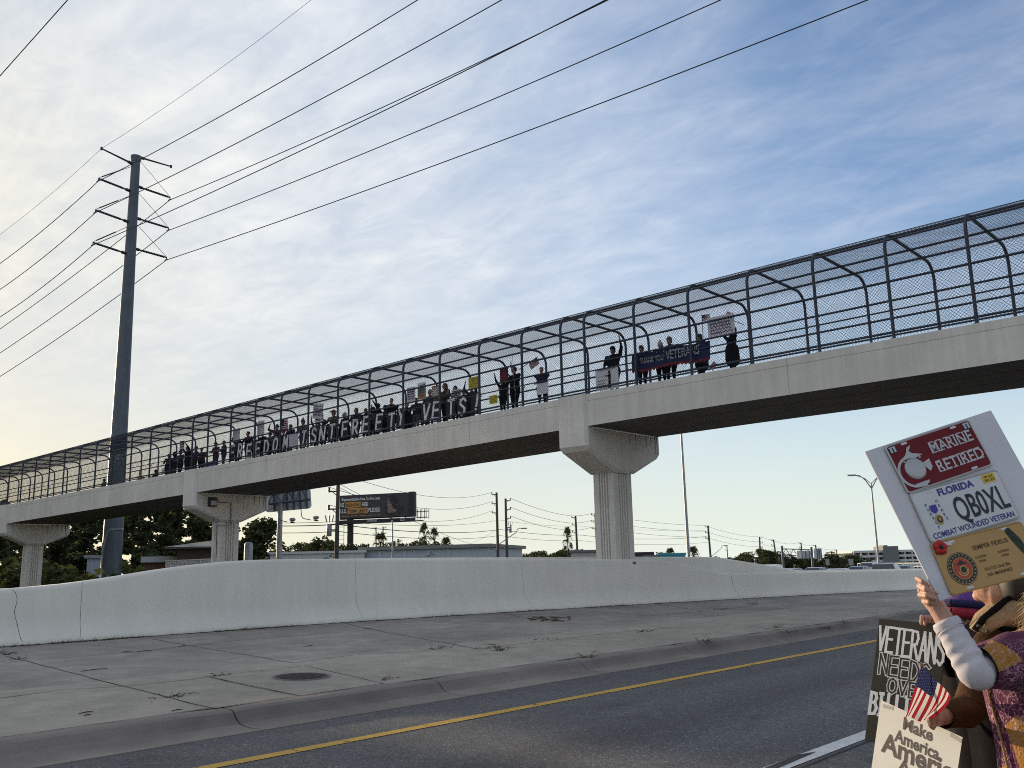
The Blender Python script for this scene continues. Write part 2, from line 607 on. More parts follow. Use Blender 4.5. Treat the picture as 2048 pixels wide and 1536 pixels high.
def asphalt():
    m = bpy.data.materials.new('asphalt')
    m.use_nodes = True
    nt = m.node_tree
    nt.nodes.clear()
    co = nd(nt, 'ShaderNodeTexCoord').outputs['Object']
    big = nd(nt, 'ShaderNodeTexNoise', {'Vector': nd(nt, 'ShaderNodeMapping', {0: co, 'Scale': (0.12, 0.7, 1)}).outputs[0], 'Scale': 1.0, 'Detail': 5.0}).outputs[0]
    sp = nd(nt, 'ShaderNodeTexVoronoi', {'Vector': co, 'Scale': 110.0}, feature='F1')
    grain = nd(nt, 'ShaderNodeTexNoise', {'Vector': co, 'Scale': 70.0, 'Detail': 4.0, 'Roughness': 0.8}).outputs[0]
    c = mixc(nt, ramp(nt, big, [(0.35, (0, 0, 0)), (0.65, (1, 1, 1))]), (0.073, 0.071, 0.070, 1), (0.100, 0.097, 0.095, 1))
    c = mixc(nt, 1.0, c, ramp(nt, grain, [(0.3, (0.6,) * 3), (0.5, (1.0,) * 3), (0.72, (1.75,) * 3)]), 'MULTIPLY')
    sp2 = nd(nt, 'ShaderNodeTexVoronoi', {'Vector': co, 'Scale': 46.0}, feature='F1')
    c = mixc(nt, 1.0, c, ramp(nt, sp2.outputs['Color'], [(0.10, (0.55,) * 3), (0.35, (1.0,) * 3), (0.72, (1.0,) * 3), (0.92, (1.9,) * 3)]), 'MULTIPLY')
    stone = ramp(nt, sp.outputs['Color'], [(0.78, (1.0,) * 3), (0.92, (2.8,) * 3)])
    c = mixc(nt, 1.0, c, stone, 'MULTIPLY')
    yy = nd(nt, 'ShaderNodeSeparateXYZ', {0: co}).outputs[1]
    wob = nd(nt, 'ShaderNodeTexNoise', {'Vector': nd(nt, 'ShaderNodeMapping', {0: co, 'Scale': (0.25, 1.2, 1)}).outputs[0], 'Scale': 1.0, 'Detail': 4.0}).outputs[0]
    yv = math_n(nt, 'ADD', math_n(nt, 'MULTIPLY', yy, 0.1), math_n(nt, 'MULTIPLY', wob, 0.05))
    c = mixc(nt, 1.0, c, ramp(nt, yv, [(0.0, (1.0,) * 3), (0.43, (1.02,) * 3), (0.485, (1.14,) * 3), (0.54, (0.98,) * 3), (0.585, (0.80,) * 3), (0.63, (0.96,) * 3), (0.68, (1.12,) * 3), (0.74, (1.0,) * 3), (0.86, (0.95,) * 3)]), 'MULTIPLY')
    oil = nd(nt, 'ShaderNodeTexNoise', {'Vector': nd(nt, 'ShaderNodeMapping', {0: co, 'Scale': (0.5, 1.1, 1)}).outputs[0], 'Scale': 1.6, 'Detail': 5.0, 'Roughness': 0.6}).outputs[0]
    c = mixc(nt, 1.0, c, ramp(nt, oil, [(0.30, (0.66,) * 3), (0.42, (1.0,) * 3), (0.7, (1.05,) * 3)]), 'MULTIPLY')
    p = nd(nt, 'ShaderNodeBsdfPrincipled', {'Base Color': c, 'Roughness': 0.82, 'Specular IOR Level': 0.35})
    b = nd(nt, 'ShaderNodeBump', {'Height': sp.outputs['Distance'], 'Strength': 0.5, 'Distance': 0.01})
    nt.links.new(b.outputs[0], p.inputs['Normal'])
    nd(nt, 'ShaderNodeOutputMaterial', {0: p.outputs[0]})
    return m


ASPHALT = asphalt()


def interp(tab, x):
    if x <= tab[0][0]:
        (x0, y0), (x1, y1) = tab[0], tab[1]
        return y0 if len(tab) < 2 else y0 + (y1 - y0) * (x - x0) / (x1 - x0) * 0
    for (x0, y0), (x1, y1) in zip(tab[:-1], tab[1:]):
        if x <= x1:
            return y0 + (y1 - y0) * (x - x0) / (x1 - x0)
    return tab[-1][1]


# ------------------------------------------------------------------ ground and road
mb = MB()
S = 5000
mb.quad((-S, -S, -3.1), (S, -S, -3.1), (S, S, -3.1), (-S, S, -3.1))
tag(mb.build('ground', GROUND), kind='structure')

KY0, KY1 = 8.73, 9.58            # gutter edge, back of kerb
mb = MB()
mb.box((80, (KY0 - 6) / 2, -1.6), (280, KY0 + 6, 3.2))
tag(mb.build('road', ASPHALT), kind='structure')
mb = MB()
mb.box((60, 34.0, -1.95), (520, 26, 3.0))
mb.box((60, 50.0, -2.4), (520, 6.0, 2.0))
tag(mb.build('highway', ASPHALT), kind='structure')
mb = MB()
mb.rbox((80, -4.4, 0.05), (279, 2.8, 0.24), b=0.03)
tag(mb.build('sidewalk', CONC_SLAB_LIGHT), kind='structure')

rnd = random.Random(4)
mb = MB()      # yellow edge line, worn into short pieces with hairline cracks
x = -20.0
while x < 150:
    L = rnd.uniform(0.25, 1.1)
    sl = rnd.uniform(-0.03, 0.03)
    w0 = rnd.uniform(0.076, 0.086)
    mb.add([(x + sl, 7.50 - w0, .005), (x + L, 7.50 - w0, .005), (x + L, 7.50 + w0, .005), (x - sl, 7.50 + w0, .005)], [(0, 1, 2, 3)])
    x += L + rnd.choice([0.0, 0.008, 0.012, 0.02])
tag(mb.build('yellow_edge_line', YELLOW), kind='structure')
mb = MB()
for k in range(-1, 12):
    x0 = 6.3 + k * 12.2
    mb.quad((x0, 3.60, .005), (x0 + 3.05, 3.60, .005), (x0 + 3.05, 3.77, .005), (x0, 3.77, .005))
tag(mb.build('white_lane_line', WHITE_PAINT), kind='structure')
mb = MB()      # dark tar seams beside the dashes
for k in range(-1, 12):
    x0 = 6.0 + k * 12.2
    mb.quad((x0, 3.52, .004), (x0 + 3.6, 3.53, .004), (x0 + 3.6, 3.56, .004), (x0, 3.545, .004))
    mb.quad((x0 + 1.0, 3.66, .0095), (x0 + 1.9, 3.70, .0095), (x0 + 1.7, 3.765, .0095), (x0 + 0.9, 3.745, .0095))
tag(mb.build('road_seam', JOINT), kind='structure')

# ------------------------------------------------------------------ kerb with gutter, cast in ten-foot lengths
KP = [(KY0, -0.1), (KY0, 0.008), (8.98, -0.004), (9.12, 0.004), (9.20, 0.022), (9.265, 0.06), (9.30, 0.105), (9.335, 0.142), (9.39, 0.161), (9.46, 0.166), (KY1 - .012, 0.164), (KY1 - .012, -0.1)]
mb = MB()
x = 5.78 - 3.05 * 12
while x < 150:
    a, b = x + 0.013, x + 3.05 - 0.013
    n = 6
    secs = []
    for i in range(n + 1):
        xx = a + (b - a) * i / n
        dip = 0.010 if i in (0, n) else 0.0
        secs.append([Vector((xx, y + (0.006 * mnoise.noise((xx * .7, y * 3, 0)) if 0 < j < 11 else 0), z - (dip if z > 0.1 else 0))) for j, (y, z) in enumerate(KP)])
    mb.loft(secs, 0, True, True)
    x += 3.05
for fi, f in enumerate(mb.f):
    zz = [mb.v[k][2] for k in f]
    if len(f) == 4 and max(zz) > .05 and max(zz) < .15 and min(zz) > .015: mb.m[fi] = 1  # steep face tinted darker: its shade painted in along with dirt
tag(mb.build('kerb', [CONC_KERB, mat('shaded_dirty_kerb_face', (0.185, 0.160, 0.138), 0.9, 0.14, 2.2, 0.4, 60, large=0.15, speck=0.2)]), kind='structure')

# ------------------------------------------------------------------ concrete median between the kerb and the barrier
APR_Y0, APR_Z0, APR_SL = KY1, 0.160, 0.0275


def apron_z(y):
    return APR_Z0 + (y - APR_Y0) * APR_SL


def at_apron(x, y, up=0.0):
    v = pix(x, y)
    # z = a + (Y - y0) * s
    t = (APR_Z0 + up - APR_Y0 * APR_SL - CAM_H) / (v.z - v.y * APR_SL)
    return CAM_P + v * t


def wall_y(X):
    t = max(0.0, X - 13.0)
    if t <= 32:
        return 18.35 - 0.07 * t - 0.0025 * t * t
    return 13.55 - 0.10 * (t - 32) + 0.0004 * (t - 32) ** 2


WX = [-60, -40, -25, -15, -8, -3, 0, 3, 5, 6.0, 6.6, 7.2, 7.8, 8.4, 9.0, 9.6, 10.2, 10.8, 11.4, 12.0, 12.6, 13.5, 15, 17, 19, 21, 23, 24.5, 25.6, 26.4, 29.55, 30.5, 32, 34, 36, 39, 42, 46, 52, 60, 75, 95, 130]
mb = MB()
vs, fs = [], []
for X in WX:
    yb = wall_y(X) + 0.2
    vs += [(X, KY1, apron_z(KY1)), (X, KY1 + 3.1, apron_z(KY1 + 3.1)), (X, yb, apron_z(yb))]
for i in range(len(WX) - 1):
    for k in range(2):
        fs.append((i * 3 + k, i * 3 + k + 1, i * 3 + k + 4, i * 3 + k + 3))
mb.add(vs, fs)
for i in range(0, 2 * (len(WX) - 1), 2):
    mb.m[i] = 1
tag(mb.build('paved_median', [CONC_SLAB, CONC_SLAB_LIGHT]), kind='structure')

mb = MB()      # the square of newer concrete round the manhole
q = [at_apron(*p, up=.004) for p in ((418, 1353), (612, 1331.5), (768, 1366), (600, 1391))]
mb.add(q, [(0, 1, 2, 3)])
tag(mb.build('pavement_patch', CONC_SLAB_LIGHT), kind='structure')


def strip(mb, pts, w, wig=0.0, step=0.25, mi=0, up=0.0):
    """thin flat line following points on the ground"""
    out = []
    for a, b in zip(pts[:-1], pts[1:]):
        n = max(1, int((b - a).length / step))
        for i in range(n):
            out.append(a.lerp(b, i / n))
    out.append(pts[-1])
    L, Rr = [], []
    for i, p in enumerate(out):
        d = out[min(i + 1, len(out) - 1)] - out[max(i - 1, 0)]
        n = Vector((-d.y, d.x, 0)).normalized()
        o = n * (wig * mnoise.noise((p.x * 1.3, p.y * 1.3, 3.7)))
        ww = w * (0.6 + 0.8 * abs(mnoise.noise((p.x * 3, p.y * 3, 9.1)) + .3))
        z = Vector((0, 0, up))
        L.append(p + o + n * ww / 2 + z)
        Rr.append(p + o - n * ww / 2 + z)
    m = len(out)
    mb.add(L + Rr, [(i, i + 1, m + i + 1, m + i) for i in range(m - 1)], mi)


mb = MB()
for pl in ([(15, 1312), (250, 1372), (434, 1418)],
           [(0, 1396), (125, 1379), (258, 1371), (380, 1358), (418, 1352.5), (612, 1331), (745, 1362), (768, 1367)],
           [(418, 1352.5), (505, 1374), (600, 1391)],
           [(305, 1278), (440, 1301), (590, 1326)],
           [(590, 1325), (700, 1310), (860, 1300)],
           [(20, 1323), (170, 1312), (300, 1300), (460, 1282), (700, 1263), (800, 1256)],
           [(690, 1246), (760, 1262), (905, 1288), (950, 1297)],
           [(950, 1297), (1080, 1283), (1220, 1266), (1330, 1256), (1400, 1252), (1490, 1251), (1590, 1263)],
           [(1000, 1225), (1040, 1233)],
           [(1220, 1234), (1330, 1229), (1440, 1219), (1560, 1205)],
           [(1310, 1207), (1400, 1221)],
           [(1480, 1227), (1640, 1221), (1770, 1213)],
           [(1490, 1251), (1580, 1262)],
           [(1600, 1188), (1760, 1196)], [(1690, 1190), (1840, 1192)], [(1650, 1220), (1800, 1218)]):
    strip(mb, [at_apron(*p, up=.006) for p in pl], 0.020, 0.035)
strip(mb, [Vector((X, KY1 + 0.004, apron_z(KY1) + .007)) for X in range(-30, 80, 2)], 0.026, 0.02)
tag(mb.build('pavement_joints', JOINT), kind='structure')

# ------------------------------------------------------------------ concrete crash barriers
def wall_h(X):      # absolute height of the near barrier's top
    return interp([(-60, 1.36), (5.8, 1.38), (6.9, 1.425), (7.8, 1.485), (8.6, 1.57), (9.6, 1.71), (10.4, 1.80), (11.2, 1.868), (12.0, 1.90), (13.2, 1.912), (20.2, 1.85), (23.0, 1.81), (26.3, 1.755), (29.5, 1.25), (32, 1.20), (36, 1.17), (42, 1.13), (60, 1.05), (130, 1.0)], X)


def barrier_sec(X, yfn, hfn, base, front=1):
    """closed profile; front = +1: the sloped foot faces the camera side"""
    e = 0.05
    t = Vector((1, (yfn(X + e) - yfn(X - e)) / (2 * e), 0)).normalized()
    n = Vector((-t.y, t.x, 0))
    y = yfn(X)
    zb = base(y)
    H = hfn(X) - zb
    pr = [(0, -0.1), (0, 0.075), (0.04, 0.12), (0.10, 0.24), (0.145, 0.36), (0.17, 0.50), (0.20, H - 0.075), (0.212, H - 0.03), (0.245, H - 0.004), (0.28, H), (0.60, H), (0.66, H - 0.05), (0.70, 0.45), (0.86, 0.08), (0.86, -0.1)]
    return [Vector((X, y, zb)) + n * (o * front) + Vector((0, 0, z)) for o, z in pr]


mb = MB()
mb.loft([barrier_sec(X, wall_y, wall_h, apron_z) for X in WX], 0, True, True, True)
near_wall = mb.build('concrete_barrier', CONC_WALL)
tag(near_wall, 'long pale crash barrier along the median, rising tall in front of the bridge pier', 'barrier')


def wall_face_strip(X0, X1, w, wig, name_mb, proud=0.003, k0=1, k1=9, seed=0):
    """line drawn down the near barrier's face, from the top at X0 to the foot at X1"""
    pts = []
    for k in range(k1, k0 - 1, -1):
        f = (k1 - k) / (k1 - k0)
        X = X0 + (X1 - X0) * f
        s = barrier_sec(X, wall_y, wall_h, apron_z)
        pts.append((s[k], f))
    out = []
    for (a, fa), (b, fb) in zip(pts[:-1], pts[1:]):
        n = max(1, int((b - a).length / 0.06))
        for i in range(n):
            out.append(a.lerp(b, i / n))
    out.append(pts[-1][0])
    n = len(out)
    L = []
    Rr = []
    for p in out:
        dx = wig * mnoise.noise((p.z * 3.0, seed, 1.5))
        ww = w * (0.6 + 0.9 * abs(mnoise.noise((p.z * 7, seed, 4.0))))
        L.append(p + Vector((dx - ww / 2, -proud, 0.001)))
        Rr.append(p + Vector((dx + ww / 2, -proud, 0.001)))
    name_mb.add(L + Rr, [(i, i + 1, n + i + 1, n + i) for i in range(n - 1)])


for a_ in ((8.09, 8.02, 0.007, 0.0), (14.55, 14.75, 0.006, 0.0), (20.0, 20.5, 0.006, 0.01), (29.75, 30.1, 0.011, 0.03)):
    mb = MB()
    wall_face_strip(*a_, mb)
    mb.build('expansion_joint', JOINT, near_wall)
mb = MB()
wall_face_strip(6.80, 7.0, 0.009, 0.09, mb, seed=3)
mb.build('crack', JOINT, near_wall)
mb = MB()
for i in range(3):
    X = 24.95 + i * 0.055
    s = barrier_sec(X, wall_y, wall_h, apron_z)
    p = s[6] + Vector((0, -0.006, -0.04))
    mb.box(p, (0.042, 0.004, 0.075), None)
mb.build('stencilled_marking', DARK, near_wall)

far_y = lambda X: wall_y(X) + 2.95
FX = [-60, -20, 0, 4, 6, 8, 9, 10, 11, 12, 13, 14, 16, 18, 20, 22, 24, 26, 28, 30, 33.2, 38.6, 42, 50, 60, 80, 130]
far_h = lambda X: interp([(-60, 1.3), (8, 1.4), (9.5, 1.5), (11, 1.68), (12.5, 1.85), (14, 1.95), (20, 1.95), (28, 1.90), (33.2, 1.84), (38.6, 1.20), (50, 1.1), (130, 1.0)], X)
mb = MB()
mb.loft([barrier_sec(X, far_y, far_h, lambda y: 0.2) for X in FX], 0, True, True, True)
tag(mb.build('concrete_barrier', CONC_WALL), 'second pale crash barrier behind the pier, its sloping end showing above the near one', 'barrier')

# ------------------------------------------------------------------ footbridge
BX0, BX1 = 23.8, 27.9
PIER_Y = [-5.8, 18.66, 43.1, 67.5, 92.0]
ztop = lambda Y: interp([(-20, 7.18), (5, 7.175), (18.6, 7.10), (43, 6.77), (68, 6.47), (95, 6.14)], Y)
zbot = lambda Y: interp([(-20, 6.13), (5, 6.12), (14.6, 6.09), (20.5, 6.03), (43, 5.59), (68, 5.21), (95, 4.85)], Y)


def bridge_sec(Y):
    t, b = ztop(Y), zbot(Y)
    x0, x1 = BX0, BX1
    P = [(x0, b), (x0, t - .245), (x0 + .014, t - .240), (x0 + .014, t - .222), (x0, t - .217), (x0, t - .012), (x0 + .012, t),
         (x0 + .28, t), (x0 + .28, t - .12), (x1 - .28, t - .12), (x1 - .28, t), (x1, t), (x1, b),
         (x0 + 2.78, b), (x0 + 2.78, b + .09), (x0 + 2.72, b + .09), (x0 + 2.72, b), (x0 + 1.42, b), (x0 + 1.42, b + .09), (x0 + 1.36, b + .09), (x0 + 1.36, b)]
    return [Vector((px_, Y, pz)) for px_, pz in P]


bridge_span_labels = ['bridge span nearest the protest signs at far right, over the road', 'middle bridge span between the two cross-head piers, letters along its fence', 'far bridge span at far left under the pole', 'last bridge span leaving the picture at the left']
for i in range(4):
    a, b = PIER_Y[i] + .60, PIER_Y[i + 1] - .60
    n = 12
    mb = MB()
    mb.loft([bridge_sec(a + (b - a) * k / n) for k in range(n + 1)], 0, True, True, False)
    # soffit faces take a much darker concrete colour
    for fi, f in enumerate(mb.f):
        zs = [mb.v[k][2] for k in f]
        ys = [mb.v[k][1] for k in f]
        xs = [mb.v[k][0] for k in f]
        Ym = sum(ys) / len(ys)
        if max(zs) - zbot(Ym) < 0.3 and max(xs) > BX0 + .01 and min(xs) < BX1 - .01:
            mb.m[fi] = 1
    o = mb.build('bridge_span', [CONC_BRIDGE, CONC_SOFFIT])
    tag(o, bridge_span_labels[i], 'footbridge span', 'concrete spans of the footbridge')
    for frac in ((0.18, 0.74) if i == 1 else (0.35, 0.7)):
        mb = MB()
        Y = a + (b - a) * frac
        mb.box((BX0 - .001, Y, (ztop(Y) + zbot(Y)) / 2), (0.004, 0.012, ztop(Y) - zbot(Y) - .03))
        mb.build('panel_joint', mat('panel_joint_grey', (0.30, 0.29, 0.27), 0.9), o)  # grey line marking the joint between fascia panels

STAIN = mat('damp_stain', (0.035, 0.033, 0.032), 0.9, 0.3, 8)


def make_pier(Yc, label, low=0.0):
    zt, zb = ztop(Yc), zbot(Yc)
    p = thing('bridge_pier', (25.85, Yc, 0), label, 'bridge pier', 'cross-head piers of the footbridge')
    hw = 0.61
    f0, f1 = BX0 - .10, BX1 + .10
    cz = zb - 1.40          # column head
    eb = zb - 0.78          # underside of the cantilever tip
    # cap: outline in the X-z plane, extruded along Y with chamfered edges
    out = [(f0, eb + .16), (f0 + .14, eb), (25.85 - .54, cz), (25.85 + .54, cz), (f1 - .14, eb), (f1, eb + .16), (f1, zt + .015), (f1 - .30, zt + .015), (f1 - .30, zb - .03), (f0 + .30, zb - .03), (f0 + .30, zt + .015), (f0, zt + .015)]
    inn = []
    cx, czz = 25.85, (zb + eb) / 2
    c = 0.10
    for (x_, z_) in out:
        xi = x_ + (c if x_ < cx else -c) if (x_ in (f0, f1)) else x_
        zi = z_
        if z_ == eb: zi, xi = eb + c, x_ + (0.03 if x_ < cx else -0.03)
        if z_ == cz: zi = cz + c
        inn.append((xi, zi))
    m1 = MB()
    m1.loft([[Vector((a, Yc - hw, b)) for a, b in inn], [Vector((a, Yc - hw + c, b)) for a, b in out], [Vector((a, Yc + hw - c, b)) for a, b in out], [Vector((a, Yc + hw, b)) for a, b in inn]], 0, True, True)
    cap = m1.build('cap', CONC_BRIDGE, p)
    # the cap's faces are concave: triangulate them properly
    bm = bmesh.new(); bm.from_mesh(cap.data)
    bmesh.ops.triangulate(bm, faces=[f for f in bm.faces if len(f.verts) > 4])
    bm.to_mesh(cap.data); bm.free()
    # column: fluted rectangular shaft
    hx, hy = 0.525, 0.425

    def col_sec(z, k):
        P = []

        def side(ax, ay, bx, by):
            d = Vector((bx - ax, by - ay)); L = d.length; d /= L
            nrm = Vector((-d.y, d.x))       # pointing inwards (ccw outline)
            P.append((ax + d.x * .02, ay + d.y * .02))
            for j in range(4):
                c0 = L * .5 + (j - 1.5) * L * .125
                w = L * .036
                for o, dep in ((-w, 0), (-w * .5, .06), (w * .5, .06), (w, 0)):
                    P.append((ax + d.x * (c0 + o) + nrm.x * dep, ay + d.y * (c0 + o) + nrm.y * dep))
            P.append((bx - d.x * .02, by - d.y * .02))
        side(-hx * k, -hy * k, hx * k, -hy * k)
        side(hx * k, -hy * k, hx * k, hy * k)
        side(hx * k, hy * k, -hx * k, hy * k)
        side(-hx * k, hy * k, -hx * k, -hy * k)
        return [Vector((25.85 + a, Yc + b, z)) for a, b in P]
    m2 = MB()
    m2.loft([col_sec(-3.2, 1.0), col_sec(cz + .02, 1.0)], 0, True, True)
    m2.build('column', CONC_BRIDGE, p)
    # damp marks that have run down the cap's side from the bearing
    rr = random.Random(int(Yc))
    for s_, w, L in ((0.25, .022, .42), (0.62, .028, .62), (0.88, .016, .3), (1.25, .05, .38), (1.55, .03, .45), (1.82, .06, .62), (1.93, .05, .7)):
        m3 = MB()
        x_ = 25.85 + s_
        y_ = Yc - hw - .003
        zz = zb - .04
        n = 6
        l1 = [Vector((x_ - w / 2 * (1 - i / n * .8) + .02 * mnoise.noise((i * .7, s_ * 9, 0)), y_, zz - L * i / n)) for i in range(n + 1)]
        l2 = [Vector((v.x + w * (1 - i / n * .8), y_, v.z)) for i, v in enumerate(l1)]
        m3.add(l1 + l2, [(i, i + 1, n + 2 + i, n + 1 + i) for i in range(n)])
        m3.build('water_stain', STAIN, p)
    return p


for Yc, lab in ((-5.8, 'cross-head bridge pier on the near side of the road'), (18.66, 'large fluted concrete bridge pier behind the tall barrier, right of the billboard'), (43.1, 'fluted bridge pier carrying the floodlight, beside the house'), (67.5, 'small fluted bridge pier among bushes at the left edge'), (92.0, 'farthest bridge pier, beyond the left edge')):
    pier = make_pier(Yc, lab)
    if abs(Yc - 43.1) < .1:
        PIER2 = pier

# ------------------------------------------------------------------ fence cage on the footbridge
CX0, CX1, CHZ, CR = 23.93, 27.77, 2.92, 0.50
HOOP_Y = [6.17 + 2.0 * k for k in range(-5, 7)] + [19.18] + [20.95 + 2.09 * k for k in range(11)] + [43.35 + 2.19 * k for k in range(20)]


def hoop_prof(off=0.0, n=7, z0=0.0):
    """(x, z above the deck edge) from the near foot over the roof to the far foot"""
    x0, x1, h, r = CX0 - off, CX1 + off, CHZ + off, CR + off
    P = [(x0, z0), (x0, 1.1)]
    for i in range(n + 1):
        a = PI - (PI / 2) * i / n
        P.append((x0 + r + r * math.cos(a), h - r + r * math.sin(a)))
    for i in range(n + 1):
        a = PI / 2 - (PI / 2) * i / n
        P.append((x1 - r + r * math.cos(a), h - r + r * math.sin(a)))
    P += [(x1, 1.1), (x1, z0)]
    return P


cage = thing('fence_cage', (CX0, 0, 7), 'dark steel chain link cage arching over the footbridge deck', 'fence')
m0 = None
for Y in HOOP_Y:
    if m0 is None:
        mb = MB()
        mb.tube([Vector((a, 0, b)) for a, b in hoop_prof(0, 7, -0.02)], 0.046, 8)
        for xx in (CX0, CX1):
            mb.box((xx, 0, 0.010), (0.16, 0.16, 0.02))
        m0 = mb.mesh('hoop', STEEL_BLUE, Vector((CX0, 0, 7)) - Vector((0, 0, 7)))
    o = bpy.data.objects.new('hoop', m0)
    COL.objects.link(o)
    o.parent = cage
    o.location = (0, Y, ztop(Y) - 7)
Y0, Y1 = HOOP_Y[0], HOOP_Y[-1]
YS = [Y0 + (Y1 - Y0) * i / 24 for i in range(25)]
for (xx, zz, r) in ((CX0, .19, .034), (CX0, 1.03, .030), (CX0, 1.55, .034), (CX0 + .10, CHZ - .22, .030), (CX0 + .5, CHZ - .01, .036),
                    ((CX0 + CX1) / 2, CHZ - .03, .034), (CX1 - .92, CHZ - .02, .036), (CX1, 1.55, .034), (CX1, 1.03, .030), (CX1, .19, .034)):
    mb = MB()
    mb.tube([(xx, Y, ztop(Y) + zz) for Y in YS], r, 6)
    mb.build('rail', STEEL_BLUE, cage)
for xx in (CX0 + .11, CX1 - .11):
    mb = MB()
    mb.tube([(xx, Y, ztop(Y) + .80) for Y in YS], .022, 6)
    for Y in HOOP_Y:
        mb.tube([(xx, Y, ztop(Y) + .79), (xx + .0, Y, ztop(Y) + .70), (xx + (-.1 if xx < 25 else .1), Y, ztop(Y) + .68)], .010, 4)
    mb.build('handrail', STEEL_BLUE, cage)


def chain_link():
    """woven wire as real wires: two families of diagonals wrapped round the hoops"""
    prof = hoop_prof(0.052, 5, 0.05)
    T = [0.0]
    for (a, b), (c, d) in zip(prof[:-1], prof[1:]):
        T.append(T[-1] + math.hypot(c - a, d - b))
    LT = T[-1]
    pitch = 0.098
    rr = 0.0039
    v, f = [], []
    ya, yb = HOOP_Y[1], HOOP_Y[-1]

    def pos(s, t):
        for i in range(len(T) - 1):
            if t <= T[i + 1] + 1e-9:
                k = (t - T[i]) / (T[i + 1] - T[i])
                return Vector((prof[i][0] + (prof[i + 1][0] - prof[i][0]) * k, s, ztop(s) + prof[i][1] + (prof[i + 1][1] - prof[i][1]) * k))
    slope = 1.0
    for sgn in (1, -1):
        s0 = ya - LT if sgn > 0 else ya
        n = int((yb - ya + LT) / pitch)
        for k in range(n):
            base = s0 + k * pitch
            ts = [t for t in T if ya <= base + sgn * t * slope <= yb]
            # clip to the ends of the cage
            tl = (ya - base) / (sgn * slope); th = (yb - base) / (sgn * slope)
            lo, hi = max(0.0, min(tl, th)), min(LT, max(tl, th))
            if hi - lo < 0.1:
                continue
            ts = [lo] + [t for t in T if lo + .02 < t < hi - .02] + [hi]
            pts = [pos(base + sgn * t * slope, t) for t in ts]
            m = len(v)
            for i, p in enumerate(pts):
                d = (pts[min(i + 1, len(pts) - 1)] - pts[max(i - 1, 0)]).normalized()
                u = d.orthogonal().normalized() if i == 0 else (u - d * u.dot(d)).normalized()
                w = d.cross(u)
                for a in range(3):
                    q = p + (u * math.cos(a * 2.0944) + w * math.sin(a * 2.0944)) * rr
                    v.append((q.x - CX0, q.y, q.z - 7))
            for i in range(len(pts) - 1):
                for a in range(3):
                    b = (a + 1) % 3
                    f.append((m + i * 3 + a, m + i * 3 + b, m + i * 3 + 3 + b, m + i * 3 + 3 + a))
    me = bpy.data.meshes.new('chain_link_mesh')
    me.from_pydata(v, [], f)
    me.materials.append(WIRE_MESH)
    me.update()
    o = bpy.data.objects.new('chain_link_mesh', me)
    COL.objects.link(o)
    o.parent = cage


chain_link()

# ------------------------------------------------------------------ far side: poles, wires, billboard, buildings, trees, cars
hor = lambda x: 1135.0 - 0.0223 * (x - 1024)
GZ = -3.0


def base(x, D, z=GZ):
    p = at_h(x, hor(x), D)
    return Vector((p.x, p.y, z))


def ztop_px(x, y, D):
    return at_h(x, y, D).z


def at_plane(x, y, P0, a):
    """pixel ray meets the vertical plane through P0 along horizontal direction a"""
    v = pix(x, y)
    n = Vector((-a.y, a.x, 0))
    t = (P0 - CAM_P).dot(n) / v.dot(n)
    return CAM_P + v * t


GALV = mat('weathered_steel_pole', (0.105, 0.125, 0.145), 0.55, 0.16, 1.2, metal=0.25, streak=0.2)
GALV_LIGHT = mat('galvanised_steel', (0.28, 0.29, 0.30), 0.5, 0.12, 2.0, metal=0.4)
WOOD = mat('weathered_pole_wood', (0.10, 0.085, 0.07), 0.9, 0.2, 2.0, streak=0.3)
WIRE = flat('cable', (0.018, 0.018, 0.02), 0.6)
INSUL = flat('dark_polymer', (0.03, 0.03, 0.035), 0.5)

